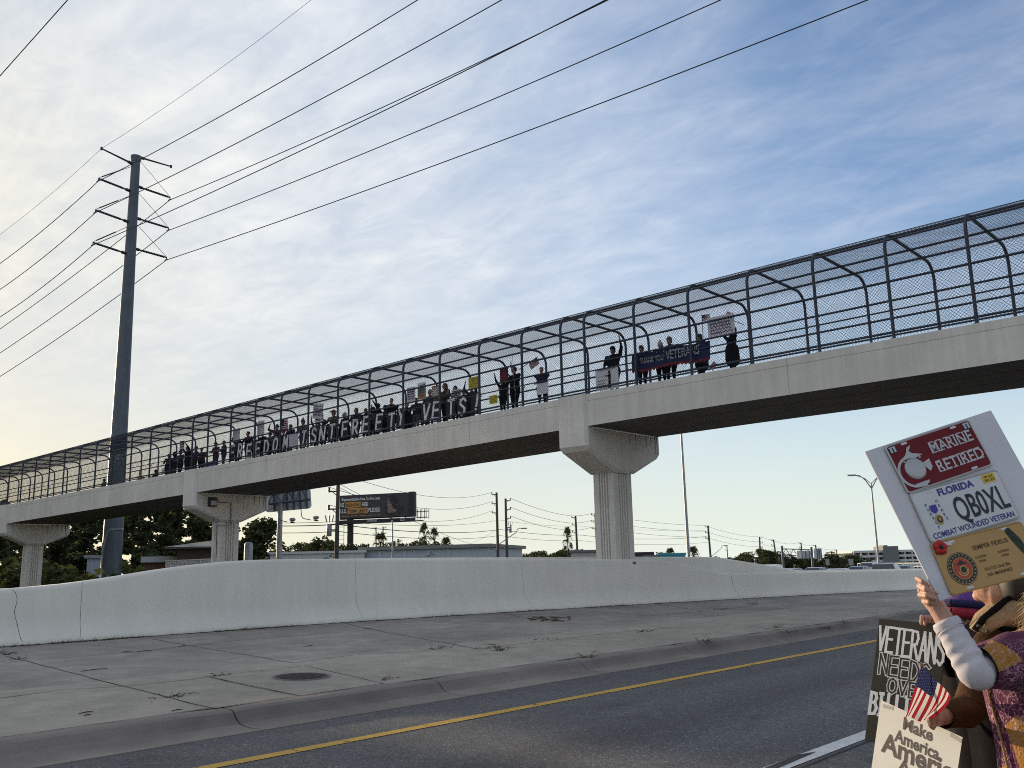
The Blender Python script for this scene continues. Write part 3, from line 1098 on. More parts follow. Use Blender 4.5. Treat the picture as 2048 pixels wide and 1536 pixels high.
# tall steel transmission pole
TP = base(221, 77)
ptop = at_h(272, 313, 77).z
tower = thing('transmission_pole', TP, 'tall dark tapered steel power pole with four pairs of arms', 'power pole')
mb = MB()
H = ptop
mb.tube([TP, TP + Vector((0, 0, H * .5)), Vector((TP.x, TP.y, H - .05))], [.80, .575, .335], 16)
mb.tube([Vector((TP.x, TP.y, H - .5)), Vector((TP.x, TP.y, H - .12)), Vector((TP.x, TP.y, H + .02))], [.36, .42, .42], 16)
mb.build('shaft', GALV, tower)
adir = Vector((math.cos(R(8)), math.sin(R(8)), 0))
ddir = Vector((-adir.y, adir.x, 0))
tips = {}
for side, ends in (('L', ((203, 297), (197, 357), (191, 420), (186, 485))), ('R', ((342, 333), (340, 395), (337, 456), (333, 515)))):
    zs = []
    for i, e in enumerate(ends):
        tip = at_plane(*e, Vector((TP.x, TP.y, 0)), adir)
        tips[side + str(i)] = tip
        s = (tip - TP).dot(adir)
        rad = .34 + .02 * i
        zr = tip.z - .28 if i == 0 else tip.z - (.10 if side == 'L' else .06)
        root = Vector((TP.x, TP.y, zr)) + adir * (math.copysign(rad, s))
        mb = MB()
        mb.tube([root, root.lerp(tip, .12)], .13, 8)
        mb.tube([root, tip], [.085, .060] if i == 0 else [.075, .065], 8)
        if i > 0:
            for k in range(14):
                c = root.lerp(tip, .25 + .70 * k / 14)
                mb.tube([c, c + (tip - root).normalized() * .05], .10, 8)
            mb.tube([tip + Vector((0, 0, .02)), tip + Vector((0, 0, -.22))], .04, 6)
            mb.bar(tip + Vector((0, 0, -.2)) - ddir * .22, tip + Vector((0, 0, -.2)) + ddir * .22, .06, .08)
        else:
            mb.tube([tip - Vector((0, 0, .12)), tip + Vector((0, 0, .12))], .09, 8)
        mb.build('crossarm', INSUL, tower)
        if i > 0:
            br = Vector((TP.x, TP.y, zs[-1] - .55)) + adir * (math.copysign(rad, s))
            mb = MB()
            t2 = tip + Vector((0, 0, .05))
            mb.tube([br, t2], .022, 5)
            if side == 'L':
                mb.tube([br.lerp(t2, .35), br.lerp(t2, .9)], .055, 6)
            mb.build('brace_rod', INSUL, tower)
        zs.append(tip.z)

WIRES = 'transmission conductors slung from the steel pole'


def wire_obj(pts, r, name='power_line', label='', group=None):
    mb = MB()
    mb.tube(pts, r, 5, 0, False)
    o = mb.build(name, WIRE, None, fix=False)
    return tag(o, label, 'power line', group)


wl = {'L0': ((0, 469), (622, 0), .014, 'faint thin shield wire from the upper left arm tip'),
      'L1': ((0, 527), (835, 0), .032, 'conductor hung from the highest left insulator of the steel pole'),
      'L2': ((0, 579), (1003, 0), .032, 'conductor hung from the middle left insulator of the steel pole'),
      'L3': ((0, 634), (1211, 0), .032, 'conductor hung from the lowest left insulator of the steel pole'),
      'R1': ((0, 658), (1216, 0), .034, 'conductor hung from the highest right insulator of the steel pole'),
      'R2': ((0, 706), (1441, 0), .034, 'conductor hung from the middle right insulator of the steel pole'),
      'R3': ((0, 753), (1735, 0), .034, 'conductor hung from the lowest right insulator of the steel pole')}
for k, (pl, pr, r, lab) in wl.items():
    tip = tips[k] - Vector((0, 0, .22 if k[1] != '0' else 0))
    A = at_plane(*pl, tip, ddir)
    B = at_plane(*pr, tip, ddir)
    pts = []
    for i in range(26, 0, -1):
        t = i / 26 * 2.6
        p = tip.lerp(A, t)
        pts.append(p + Vector((0, 0, -.25 * 4 * t * (1 - t) if t < 1 else .25 * 4 * (t - 1) * t * .6)))
    for i in range(0, 31):
        t = i / 30 * 1.9
        p = tip.lerp(B, t)
        pts.append(p - Vector((0, 0, .35 * 4 * t * (1 - t))))
    wire_obj(pts, r, 'power_line', lab, WIRES)
    # vibration damper
    if k[1] != '0':
        c = tip.lerp(B, 1.9 / (B - tip).length)
o_ = Vector((10.5, 0, 0))
A = at_plane(-60, 219, o_, Vector((0, 1, 0)))
B = at_plane(135, 0, o_, Vector((0, 1, 0)))
wire_obj([A.lerp(B, t / 10 * 5 - 1) for t in range(11)], .017, 'power_line', 'thick black cable crossing the upper left corner of the sky')


# wooden utility poles and their lines --------------------------------------------------------------
def utility_pole(x, ytop, D, label, arms=3, r=.15, side=-1, lean=0.0, lamp=None, transformer=False, xtop=None):
    b = base(x, D)
    zt = ztop_px(xtop or x, ytop, D)
    t = Vector((b.x, b.y, zt))
    if xtop:
        q = at_h(xtop, ytop, D)
        t = Vector((q.x, q.y, zt))
    p = thing('utility_pole', b, label, 'utility pole', 'utility poles along the far road')
    mb = MB()
    mb.tube([b, t], [r, r * .68], 8)
    mb.build('shaft', WOOD, p)
    out = []
    sd = _rt0 * side
    for i in range(arms):
        c = t - Vector((0, 0, .25 + 1.15 * i))
        mb = MB()
        mb.bar(c, c + sd * .62, .07, .09)
        mb.tube([c + sd * .60 + Vector((0, 0, -.06)), c + sd * .60 + Vector((0, 0, .28))], .075, 6)
        mb.bar(c - Vector((0, 0, .35)), c + sd * .4, .04, .05)
        mb.build('crossarm', INSUL, p)
        out.append(c + sd * .60 + Vector((0, 0, .28)))
    if transformer:
        mb = MB()
        c = t + Vector((0, 0, -transformer)) + sd * .55
        mb.tube([c - Vector((0, 0, .40)), c - Vector((0, 0, .36)), c + Vector((0, 0, .33)), c + Vector((0, 0, .40))], [.13, .165, .165, .11], 12)
        for k in (-.16, 0, .16):
            mb.tube([c + _rt0 * k + Vector((0, 0, .5)), c + _rt0 * k * 1.7 + Vector((0, 0, .95))], .045, 6)
        mb.bar(c, c - sd * .5, .06, .1)
        mb.build('transformer', GALV_LIGHT, p)
    if lamp:
        c = b + (t - b) * lamp[0]
        e = c + _rt0 * lamp[1] + Vector((0, 0, lamp[2]))
        mb = MB()
        mb.tube([c, c.lerp(e, .75), e - _rt0 * .5 + Vector((0, 0, .03)), e], [.06, .055, .05, .05], 6)
        mb.build('lamp_arm', GALV_LIGHT, p)
        mb = MB()
        mb.rbox(e + _rt0 * .25, (.3, .75, .14), Matrix.Rotation(CAM_AZ - PI / 2, 3, 'Z') @ Matrix.Rotation(PI / 2, 3, 'Z'), b=.05)
        mb.build('lamp_head', GALV_LIGHT, p)
    return out, p


poles = []
poles.append(utility_pole(671, 940, 62, 'wooden utility pole with a transformer left of the billboard, top behind the bridge', 3, .17, -1, transformer=3.9, xtop=677))
poles.append(utility_pole(997, 985, 118, 'taller of the paired utility poles right of the billboard, arms to the left', 3, .21, -1, lamp=(.53, 3.1, 2.0), xtop=993))
poles.append(utility_pole(1015, 997, 121, 'shorter of the paired utility poles right of the billboard, arms to the right', 4, .21, 1, transformer=4.0, xtop=1011))
poles.append(utility_pole(1157, 1032, 150, 'utility pole beside the lone palm, left of the big pier', 3, .22, -1, xtop=1151))
poles.append(utility_pole(1196, 1027, 160, 'utility pole half hidden behind the big pier', 3, .2, -1, xtop=1190))
poles.append(utility_pole(1423, 1051, 190, 'leaning utility pole with a street lamp arm, right of the tall lamp post', 3, .26, -1, lamp=(.48, 2.9, 2.2), xtop=1416))
poles.append(utility_pole(1520, 1074, 235, 'utility pole above the sloping barrier end', 4, .26, 1, xtop=1519))
poles.append(utility_pole(1556, 1079, 245, 'leaning utility pole with lamp arm left of the sign gantry', 3, .26, -1, lamp=(.45, 3.2, 2.4), xtop=1547))
poles.append(utility_pole(1605, 1085, 280, 'far utility pole behind the sign gantry', 2, .26, -1, lamp=(.5, 3.4, 2.4), xtop=1602))
poles.append(utility_pole(1636, 1090, 300, 'far utility pole behind the right gantry sign', 2, .28, -1, lamp=(.5, 3.4, 2.4), xtop=1631))
poles.append(utility_pole(1675, 1099, 330, 'small far utility pole between the gantry and the car park', 2, .25, -1, xtop=1673))
poles.append(utility_pole(1456, 1092, 330, 'thin distant utility pole right of the leaning lamp pole', 2, .2, -1, xtop=1454))
poles.append(utility_pole(753, 1054, 190, 'left one of the two thin poles below the billboard', 2, .16, -1, xtop=752))
poles.append(utility_pole(767, 1053, 192, 'right one of the two thin poles below the billboard', 2, .17, 1, xtop=766))
poles.append(utility_pole(1706, 1103, 340, 'shortest far pole just left of the car park building', 1, .22, 1, xtop=1705))


def sag(a, b, s, n=14):
    return [a.lerp(b, i / n) - Vector((0, 0, s * 4 * (i / n) * (1 - i / n))) for i in range(n + 1)]


lnames = ['uppermost', 'second', 'third']
for i in range(3):
    chain = [poles[0][0][i], poles[1][0][i]]
    wire_obj(sag(chain[0] + Vector((0, 0, .0)), chain[1], 1.2), .018, 'power_line', lnames[i] + ' thin line between transformer pole and the tall paired pole', 'thin power lines along the far road')
    pts = []
    seq = [poles[2][0][i], poles[3][0][i], poles[4][0][i], poles[5][0][i], poles[6][0][i]]
    for a, b in zip(seq[:-1], seq[1:]):
        pts += sag(a, b, .012 * (b - a).length)[:-1]
    pts.append(seq[-1])
    wire_obj(pts, .026, 'power_line', lnames[i] + ' thin line running right behind the big pier, pole to pole', 'thin power lines along the far road')
    seq = [poles[k][0][min(i, len(poles[k][0]) - 1)] - Vector((0, 0, .5 * i)) for k in (6, 7, 8, 9, 10)]
    pts = []
    for a, b in zip(seq[:-1], seq[1:]):
        pts += sag(a, b, .02 * (b - a).length)[:-1]
    pts.append(seq[-1])
    wire_obj(pts, .03, 'power_line', lnames[i] + ' faint line above the cars at the right', 'thin power lines along the far road')
for i, (y0, y1, y2, y3, r) in enumerate(((1052, 1059, 1070, 1060, .030), (1066, 1071, 1081, 1072, .022), (1046, 1040, 1052, 1048, .016))):
    P = [at_h(556, y0, 62), at_h(674, y0 - 3, 62), at_h(1000, y1, 118), at_h(1160, y2, 150), at_h(1300, y2 + 8, 170), at_h(1420, y3 + 12, 190)]
    pts = []
    for a, b in zip(P[:-1], P[1:]):
        pts += sag(a, b, .008 * (b - a).length, 8)[:-1]
    pts.append(P[-1])
    wire_obj(pts, r, 'power_line', ['thick lower cable slung below the power lines from pole to pole', 'second lower cable slung under the thick one', 'thin middle cable between power lines and lower cables'][i], 'low cables on the utility poles')
for i, (a, b) in enumerate((((679, 968), (1000, 1103)), ((679, 975), (850, 1040)), ((993, 1060), (880, 1102)))):
    P, Q = at_h(*a, 62 if i < 2 else 118), at_h(*b, 119 if i == 0 else 150)
    wire_obj(sag(P, Q, .6), .016, 'power_line', ['slack service wire dropping across the billboard to the paired poles', 'slack wire crossing in front of the billboard face', 'slanting service wire left of the paired poles'][i], 'service wires')


# street lamps -----------------------------------------------------------------------------------------
def lamp_post(x0, xt, yt, D, label, r, arms):
    b = base(x0, D)
    t = at_h(xt, yt, D)
    p = thing('street_lamp', b, label, 'street lamp')
    mb = MB()
    mb.tube([b, Vector((t.x, t.y, t.z))], [r, r * .55], 8)
    mb.build('post', GALV_LIGHT, p)
    for s in arms:
        mb = MB()
        e = t + _rt0 * s + Vector((0, 0, .9))
        mb.tube([t - Vector((0, 0, .6)), t + _rt0 * s * .35 + Vector((0, 0, .35)), t + _rt0 * s * .7 + Vector((0, 0, .85)), e], [.07, .06, .05, .05], 6)
        mb.tube([t - Vector((0, 0, .05)), t + _rt0 * s * .4 + Vector((0, 0, .55)), e], .04, 5)
        mb.build('lamp_arm', GALV_LIGHT, p)
        mb = MB()
        mb.rbox(e + _rt0 * math.copysign(.4, s), (.35, .95, .16), Matrix.Rotation(math.atan2(_rt0.y, _rt0.x) - PI / 2, 3, 'Z'), b=.06)
        mb.build('lamp_head', GALV_LIGHT, p)
    return p


lamp_post(1379, 1361, 845, 62, 'tall bare lamp post rising behind the bridge deck right of the pier', .125, (-1.6, 1.6))
lamp_post(1757, 1742, 966, 110, 'street lamp with twin curved arms beside the licence plate sign', .15, (-1.7, 1.7))
lamp_post(786, 785, 1041, 118, 'slim bare post standing below the billboard', .13, ())
lamp_post(204, 205, 1087, 70, 'thin post just left of the steel power pole base', .07, (.5,))

# billboard -------------------------------------------------------------------------------------------
BB = thing('billboard', base(697, 150), 'dark political billboard on a single black post', 'billboard')
tl, tr = at_h(681, 993, 151), at_h(818, 988, 147)
tr.z = tl.z + .1
xd = (tr - tl)
W = xd.length
Hb = W * .308
zd = Vector((0, 0, 1))
FB = frame(tl - zd * Hb, xd, zd)         # local: x right, y up, z towards the viewer
BLK = flat('billboard_black', (0.016, 0.016, 0.018), 0.6)
BFACE = mat('billboard_face', (0.035, 0.033, 0.034), 0.55, 0.15, 0.6)
mb = MB()
rotb = FB.to_3x3()
mb.box(FB @ Vector((W / 2, Hb / 2, -.2)), (W, Hb, .36), rotb)
mb.build('face_panel', BFACE, BB)
mb = MB()
mb.box(FB @ Vector((W / 2, Hb / 2 + .02, -.75)), (W + .5, Hb + .3, .7), rotb)
mb.box(FB @ Vector((W + .45, Hb / 2 + .05, -.5)), (.9, Hb + .35, 1.1), rotb)
mb.box(FB @ Vector((W / 2 + .3, -.55, -.2)), (W + 1.2, .55, .5), rotb)
mb.build('frame', BLK, BB)
mb = MB()
for k in (0, 1):
    for q in (.0, .9):
        mb.bar(FB @ Vector((W + .9 + .0, -.6 + q + .3, .3 - k * 1.4)), FB @ Vector((W + 2.9, -.6 + q + .3, .3 - k * 1.4)), .07, .07)
    for q in (1.5, 2.2, 2.9):
        mb.bar(FB @ Vector((W + q, -.5, .3 - k * 1.4)), FB @ Vector((W + q, 1.0, .3 - k * 1.4)), .07, .07)
mb.box(FB @ Vector((W / 2 + .6, -.85, .25)), (W + 3.4, .1, 1.6), rotb)
mb.build('catwalk', BLK, BB)
c = FB @ Vector((W * .125, 0, -.7))
mb = MB()
mb.tube([Vector((c.x, c.y, GZ)), Vector((c.x, c.y, c.z))], .52, 14)
mb.build('post', BLK, BB)
mb = MB()
lx = FB @ Vector((-.9, 0, -.7))
for s in (-.4, .4):
    mb.bar(Vector((lx.x, lx.y, GZ)) + _rt0 * (s + .8), Vector((lx.x, lx.y, c.z)) + _rt0 * (s + .8), .06, .06)
for k in range(20):
    z = GZ + (c.z - GZ) * k / 20
    mb.bar(Vector((lx.x, lx.y, z)) + _rt0 * .4, Vector((lx.x, lx.y, z)) + _rt0 * 1.2, .05, .05)
mb.build('ladder', BLK, BB)
TXT = flat('billboard_white', (0.62, 0.60, 0.57), 0.6)
ORG = flat('billboard_orange', (0.50, 0.235, 0.05), 0.6)
mb = MB()


def bt(s, x0, x1, y, size, mi=0, lift=.012, bold=.02):
    vs, fs, w = text_geo(s, size, bold)
    put_text(mb, s, FB @ Matrix.Translation(Vector(((x0 + x1) / 2, y, 0))), size, bold, mi, x1 - x0, lift)


u = W / 137.0
bt('Representative Anna Paulina Luna', 3 * u, 80 * u, Hb * .79, Hb * .19, 0)
bt('IS', .6 * u, 8 * u, Hb * .52, Hb * .25)
bt('HER', 44 * u, 56 * u, Hb * .52, Hb * .25)
bt('U.S.', .6 * u, 13 * u, Hb * .245, Hb * .25)
bt('PLEDGE', 57 * u, 80 * u, Hb * .245, Hb * .26)
for (x0, x1, y0) in ((9.5 * u, 42 * u, .48), (15 * u, 55.5 * u, .205)):
    mb.quad(*[FB @ Vector((a, b, .01)) for a, b in ((x0, Hb * y0), (x1, Hb * y0), (x1, Hb * (y0 + .24)), (x0, Hb * (y0 + .24)))], mi=1)
bt('BREAKING', 10.5 * u, 41 * u, Hb * .525, Hb * .21, 2, .022)
bt('TERM LIMITS', 16 * u, 54.5 * u, Hb * .245, Hb * .21, 2, .022)
for k in range(26):
    if k % 6 != 5:
        mb.quad(*[FB @ Vector((a, b, .012)) for a, b in ((3 * u + k * 3 * u, Hb * .085), (5.4 * u + k * 3 * u, Hb * .085), (5.4 * u + k * 3 * u, Hb * .115), (3 * u + k * 3 * u, Hb * .115))], mi=1)
mb.build('lettering', [TXT, ORG, BFACE], BB)
mb = MB()
put_text(mb, 'OUTFRONT', FB @ Matrix.Translation(Vector((64 * u, -.72, .06))), .62, .01, 0, 20 * u)
put_text(mb, '2225', FB @ Matrix.Translation(Vector((124 * u, -.72, .06))), .62, .01, 0, 9 * u)
mb.build('operator_plate', TXT, BB)
# printed portrait: flat shapes on the board, a figure with dark hair, chin in hand
mb = MB()
def blob(cx, cy, rx, ry, mi, lift, n=20, w=0.0):
    mb.add([FB @ Vector((cx * u + rx * u * math.cos(2 * PI * k / n) * (1 + w * math.sin(3 * 2 * PI * k / n)), cy * Hb + ry * Hb * math.sin(2 * PI * k / n), lift)) for k in range(n)], [tuple(range(n))], mi)
blob(108, .30, 19, .27, 0, .008)
blob(104, .60, 11, .36, 0, .009)
blob(100.5, .56, 6.6, .29, 1, .012, w=.03)
blob(103.5, .66, 6.0, .24, 0, .014)
blob(99, .50, 4.4, .17, 1, .016)
blob(98.2, .60, 1.3, .018, 0, .02)
blob(102, .60, 1.2, .018, 0, .02)
blob(99.2, .435, 1.9, .022, 2, .02)
blob(99, .27, 4.6, .12, 1, .018, w=.08)
blob(107, .26, 5.5, .09, 1, .017, w=.06)
mb.build('portrait', [BLK, flat('print_skin', (0.20, 0.13, 0.105)), flat('print_lip', (0.16, 0.05, 0.05))], BB)

# back of an overhead road sign with its lights -----------------------------------------------------------
RS = thing('road_sign', base(557, 60), 'back of a big overhead road sign with truss and two hanging lamps', 'road sign')
tl, tr = at_h(532, 968, 60), at_h(625, 960, 60)
FS = frame(Vector((tl.x, tl.y, at_h(580, 1024, 60).z)), tr - tl, zd)
FS.translation.z += .0
W2 = (tr - tl).length
H2 = tl.z - FS.translation.z
m_sign = mat('sign_back', (0.50, 0.51, 0.53), 0.5, 0.12, 1.5, metal=0.3)
rot2 = FS.to_3x3()
mb = MB()
bmx = bmesh.new()
vsx = []
rc = .22
for cx_, cy_, a0 in ((rc, rc, PI), (W2 - rc, rc, 1.5 * PI), (W2 - rc, H2 - rc, 0), (rc, H2 - rc, .5 * PI)):
    for k in range(5):
        a = a0 + k * PI / 8
        vsx.append((cx_ + rc * math.cos(a), cy_ + rc * math.sin(a)))
mb.prism(vsx, FS @ Matrix.Translation((0, 0, -.5)), .06)
mb.build('panel', m_sign, RS)
mb = MB()
for k in range(6):
    mb.box(FS @ Vector((W2 * (.2 + .14 * k), H2 / 2, -.36)), (.12, H2 * .98, .12), rot2)
mb.build('stiffener', GALV, RS)
mb = MB()
for yy in (.45, 1.25):
    for zz in (.0, .7):
        mb.tube([FS @ Vector((-.2, yy, zz)), FS @ Vector((W2 - .1, yy + .06, zz))], .06, 6)
n = 7
for k in range(n):
    xa, xb = -.2 + W2 * k / n, -.2 + W2 * (k + 1) / n
    for zz in (0, .7):
        a, b = (.45, 1.25) if k % 2 else (1.25, .45)
        mb.tube([FS @ Vector((xa, a, zz)), FS @ Vector((xb, b, zz))], .035, 5)
    mb.tube([FS @ Vector((xa, .45, 0)), FS @ Vector((xb, .45, .7))], .03, 5)
mb.build('truss', GALV, RS)
mb = MB()
b0 = base(557, 60)
mb.tube([b0, Vector((b0.x, b0.y, FS.translation.z + 1.6))], [.19, .16], 10)
mb.build('post', GALV_LIGHT, RS)
for (x0, x1, y0, y1) in ((556, 593, 1008, 1041), (601, 640, 1008, 1037)):
    a, b, c2 = at_h(x0, y0, 59), at_h(x0 + 2, y1, 59), at_h(x1 - 18, y1 + 3, 59)
    mb = MB()
    mb.tube([a, b - Vector((0, 0, -.15)), b + _rt0 * .1, c2], .025, 6)
    mb.build('lamp_arm', GALV, RS)
    e = at_h(x1 - 8, y1 - 2, 59)
    mb = MB()
    mb.rbox(e, (.2, .42, .17), Matrix.Rotation(R(25), 3, 'Y'), b=.05)
    mb.box(e + Vector((0, 0, -.17)), (.2, .36, .03), Matrix.Rotation(R(25), 3, 'Y'))
    mb.build('lamp_head', GALV_LIGHT, RS)

# floodlight and conduit on the second pier
mb = MB()
yf = 43.1 - .61
fl = thing('floodlight', (24.6, yf, 4.9), 'black floodlight bolted to the bridge pier beside the house', 'floodlight')
p = at_y(425, 1004, yf - .12)
mb.rbox(p, (.42, .22, .46), b=.03)
mb.build('housing', DARK, fl)
mb = MB()
mb.quad(*[p + Vector((a, -.115, b)) for a, b in ((-.15, -.17), (.17, -.17), (.17, .06), (-.13, .06))])
mb.build('lens', flat('lens_glass', (0.35, 0.36, 0.36), 0.2), fl)
cd = [at_y(436, 1004, yf - .03), at_y(462, 1006, yf - .03), at_y(461.5, 1050, yf - .03), at_y(434, 1051, yf - .03), at_y(432, 1115, yf - .03)]
mb = MB()
mb.tube(cd, .022, 6)
mb.build('conduit', flat('conduit_grey', (0.06, 0.06, 0.06), 0.5), fl)
# meter box behind that pier
pp = at_h(497, 1100, 56)
cb = thing('utility_cabinet', Vector((pp.x, pp.y, GZ)), 'rounded grey cabinet behind the pier with the floodlight', 'cabinet')
mb = MB()
zt = ztop_px(497, 1084, 56)
mb.tube([Vector((pp.x, pp.y, GZ)), Vector((pp.x, pp.y, zt - .25)), Vector((pp.x, pp.y, zt - .06)), Vector((pp.x, pp.y, zt))], [.24, .24, .21, .12], 14)
mb.build('cover', GALV_LIGHT, cb)

# buildings ---------------------------------------------------------------------------------------------
GLASS = flat('dark_window', (0.012, 0.014, 0.018), 0.15, spec=0.6)


def bbox(x0, x1, ytop, D0, D1, depth, z0=GZ):
    """frame of a facade between two photo columns; returns (matrix, width, height)"""
    a, b = base(x0, D0, z0), base(x1, D1, z0)
    F = frame(a, b - a, zd)
    return F, (b - a).length, ztop_px((x0 + x1) / 2, ytop, (D0 + D1) / 2) - z0


def block(mb, F, x0, x1, y0, y1, z0, z1, mi=0):
    mb.box(F @ Vector(((x0 + x1) / 2, (y0 + y1) / 2, (z0 + z1) / 2)), (abs(x1 - x0), abs(y1 - y0), abs(z1 - z0)), F.to_3x3(), mi)


def building(x0, x1, ytop, D0, D1, depth, label, wall, roofm, cornice=.35, windows=(), name='building', over=.25):
    F, W, H = bbox(x0, x1, ytop, D0, D1, depth)
    B = thing(name, F @ Vector((W / 2, 0, -depth / 2)), label, 'building')
    mb = MB()
    block(mb, F, 0, W, 0, H - cornice, -depth, 0)
    mb.build('wall', wall, B)
    mb = MB()
    block(mb, F, -over, W + over, H - cornice, H, -depth - over, over)
    mb.build('roof', roofm, B)
    for (wx0, wx1, wy0, wy1) in windows:
        mb = MB()
        block(mb, F, W * wx0, W * wx1, H * wy0, H * wy1, -.05, .04)
        mb.build('window', GLASS, B)
    return B, F, W, H


BLUEWALL = mat('pale_blue_wall', (0.44, 0.47, 0.51), 0.8, 0.06, 0.5)
WHITEWALL = mat('white_wall', (0.56, 0.56, 0.54), 0.8, 0.06, 0.6)
TEAL = mat('teal_wall', (0.06, 0.30, 0.34), 0.7, 0.06, 0.6)
ROOF = mat('grey_roof', (0.16, 0.16, 0.155), 0.8, 0.12, 1.0)
TRIM = mat('cornice_trim', (0.22, 0.215, 0.19), 0.8, 0.08, 1.0)
BRICK = mat('brick_wall', (0.17, 0.085, 0.06), 0.85, 0.15, 3.0)
building(488, 728, 1103, 128, 126, 14, 'long low white flat building below the billboard', WHITEWALL, WHITEWALL, .3, ((0, .62, .15, .42),))
B, F, W, H = building(725, 977, 1091, 128, 122, 18, 'pale blue flat-roofed building with a sign panel, right of billboard post', BLUEWALL, TRIM, .45, (), over=.5)
mb = MB()
for f in (.13, .33, .52, .68):
    block(mb, F, W * f, W * f + .5, 0, H - .5, 0, .12)
mb.build('pilaster', BLUEWALL, B)
mb = MB()
block(mb, F, W * .725, W * .89, H * .18, H * .78, .03, .13)
sg = mb.build('sign_panel', WHITEWALL, B)
mb = MB()
for i, (yy, a, bq) in enumerate(((.66, .755, .86), (.43, .79, .83), (.24, .755, .865))):
    nn = 9
    for k in range(nn):
        if k in (3, 6): continue
        xa = W * (a + (bq - a) * k / nn)
        block(mb, F, xa, xa + W * (bq - a) / nn * .7, H * yy - .1, H * yy + .12, .13, .14)
mb.build('lettering', flat('faded_letters', (0.08, 0.09, 0.11)), sg)
building(1143, 1194, 1100, 140, 140, 9, 'small cream building with two dark windows, left of the big pier', mat('cream_wall', (0.42, 0.38, 0.34), .8, .06, 1), ROOF, .35, ((.32, .52, .2, .6), (.62, .8, .2, .6)))
building(1272, 1306, 1104, 140, 140, 9, 'teal building just right of the big pier', TEAL, flat('dark_roof', (.03, .02, .02)), .9)
building(1319, 1372, 1106, 130, 130, 9, 'bright teal flat-roofed building left of the tall lamp post', TEAL, TEAL, .25, over=.1)
building(1290, 1325, 1110, 138, 138, 7, 'low grey shed between the two teal buildings', WHITEWALL, ROOF, .3)
# house under the bridge
B, F, W, H = building(352, 440, 1094, 78, 78, 10, 'brown house with a hipped grey roof beside the left pier', mat('brown_wall', (0.085, 0.062, 0.048), .85, .1, 2), ROOF, .12, tuple((.06 + .16 * k, .06 + .16 * k + .10, .30, .80) for k in range(6)), name='house', over=.9)
mb = MB()
rz = ztop_px(390, 1078, 78) - GZ
P = [F @ Vector(q) for q in ((-1.0, H + .0, 1.0), (W + 1, H, 1.0), (W + 1, H, -11), (-1, H, -11), (2.6, rz, -4), (W - .5, rz, -4))]
mb.add(P, [(0, 1, 5, 4), (1, 2, 5), (2, 3, 4, 5), (3, 0, 4)])
mb.build('hipped_roof', mat('shingle_roof', (0.24, 0.225, 0.19), .85, .12, 3), B)
building(286, 350, 1113, 88, 88, 8, 'low brick building with a white roof edge left of the house', BRICK, mat('white_roof', (.5, .5, .48), .7, .05, 1), .5)
building(172, 205, 1110, 96, 96, 8, 'pale grey outbuilding half hidden by the steel power pole', mat('pale_metal', (.38, .42, .47), .6, .05, 1), GALV_LIGHT, .3)
# pierced block wall
F, W, H = bbox(330, 425, 1121, 60, 55, 1)
bw = thing('block_wall', F @ Vector((W / 2, 0, 0)), 'white pierced breeze-block wall in front of the house', 'wall')
mb = MB()
nx, ny, s = int(W / .3), int((H) / .3) + 1, .3
for i in range(nx):
    for j in range(ny):
        y0 = H - (j + 1) * s
        if y0 < .8: continue
        x0 = i * s
        block(mb, F, x0, x0 + s, y0, y0 + .07, -.12, 0)
        block(mb, F, x0, x0 + .07, y0 + .07, y0 + s, -.12, 0)
        mb.bar(F @ Vector((x0 + .07, y0 + .07, -.06)), F @ Vector((x0 + s, y0 + s, -.06)), .1, .05)
block(mb, F, 0, W, 0, .8, -.15, .0)
block(mb, F, -.05, W + .05, H, H + .06, -.16, .03)
mb.build('blocks', WHITEWALL, bw)
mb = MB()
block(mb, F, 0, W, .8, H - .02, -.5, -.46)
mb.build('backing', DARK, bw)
# car park building
F, W, H = bbox(1709, 1855, 1101, 450, 462, 40)
pk = thing('parking_garage', F @ Vector((W / 2, 0, -15)), 'white four-storey parking garage with a grey stair tower', 'building')
mb = MB()
nf = 4
for k in range(nf + 1):
    y = H * k / nf
    block(mb, F, 0, W, y - .75, y + .25, -38, 0)
mb.build('parapet', WHITEWALL, pk)
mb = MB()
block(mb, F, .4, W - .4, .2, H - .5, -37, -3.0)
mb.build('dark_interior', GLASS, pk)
mb = MB()
for k in range(11):
    block(mb, F, W * k / 10 - .25, W * k / 10 + .25, 0, H - .7, -.7, -.1)
mb.build('column', WHITEWALL, pk)
mb = MB()
x0, x1 = W * .39, W * .60
tz = ztop_px(1782, 1092, 451) - GZ
block(mb, F, x0, x1, 0, tz, -10, 1.2)
block(mb, F, x0 + 1, x0 + 2.6, tz, tz + .5, -6, 0)
mb.build('stair_tower', mat('grey_tower', (.17, .17, .18), .8, .06, .3), pk)
gf0, gf1 = at_h(1715, 1127, 150), at_h(1850, 1126, 140)
mb = MB()
for k in range(3):
    mb.bar(gf0 - Vector((0, 0, .45 * k)), gf1 - Vector((0, 0, .45 * k)), .05, .14)
for k in range(11):
    q = gf0.lerp(gf1, k / 10)
    mb.tube([Vector((q.x, q.y, GZ)), q], .06, 6)
tag(mb.build('guard_fence', WHITEWALL), 'white rail fence in front of the parking garage', 'fence')
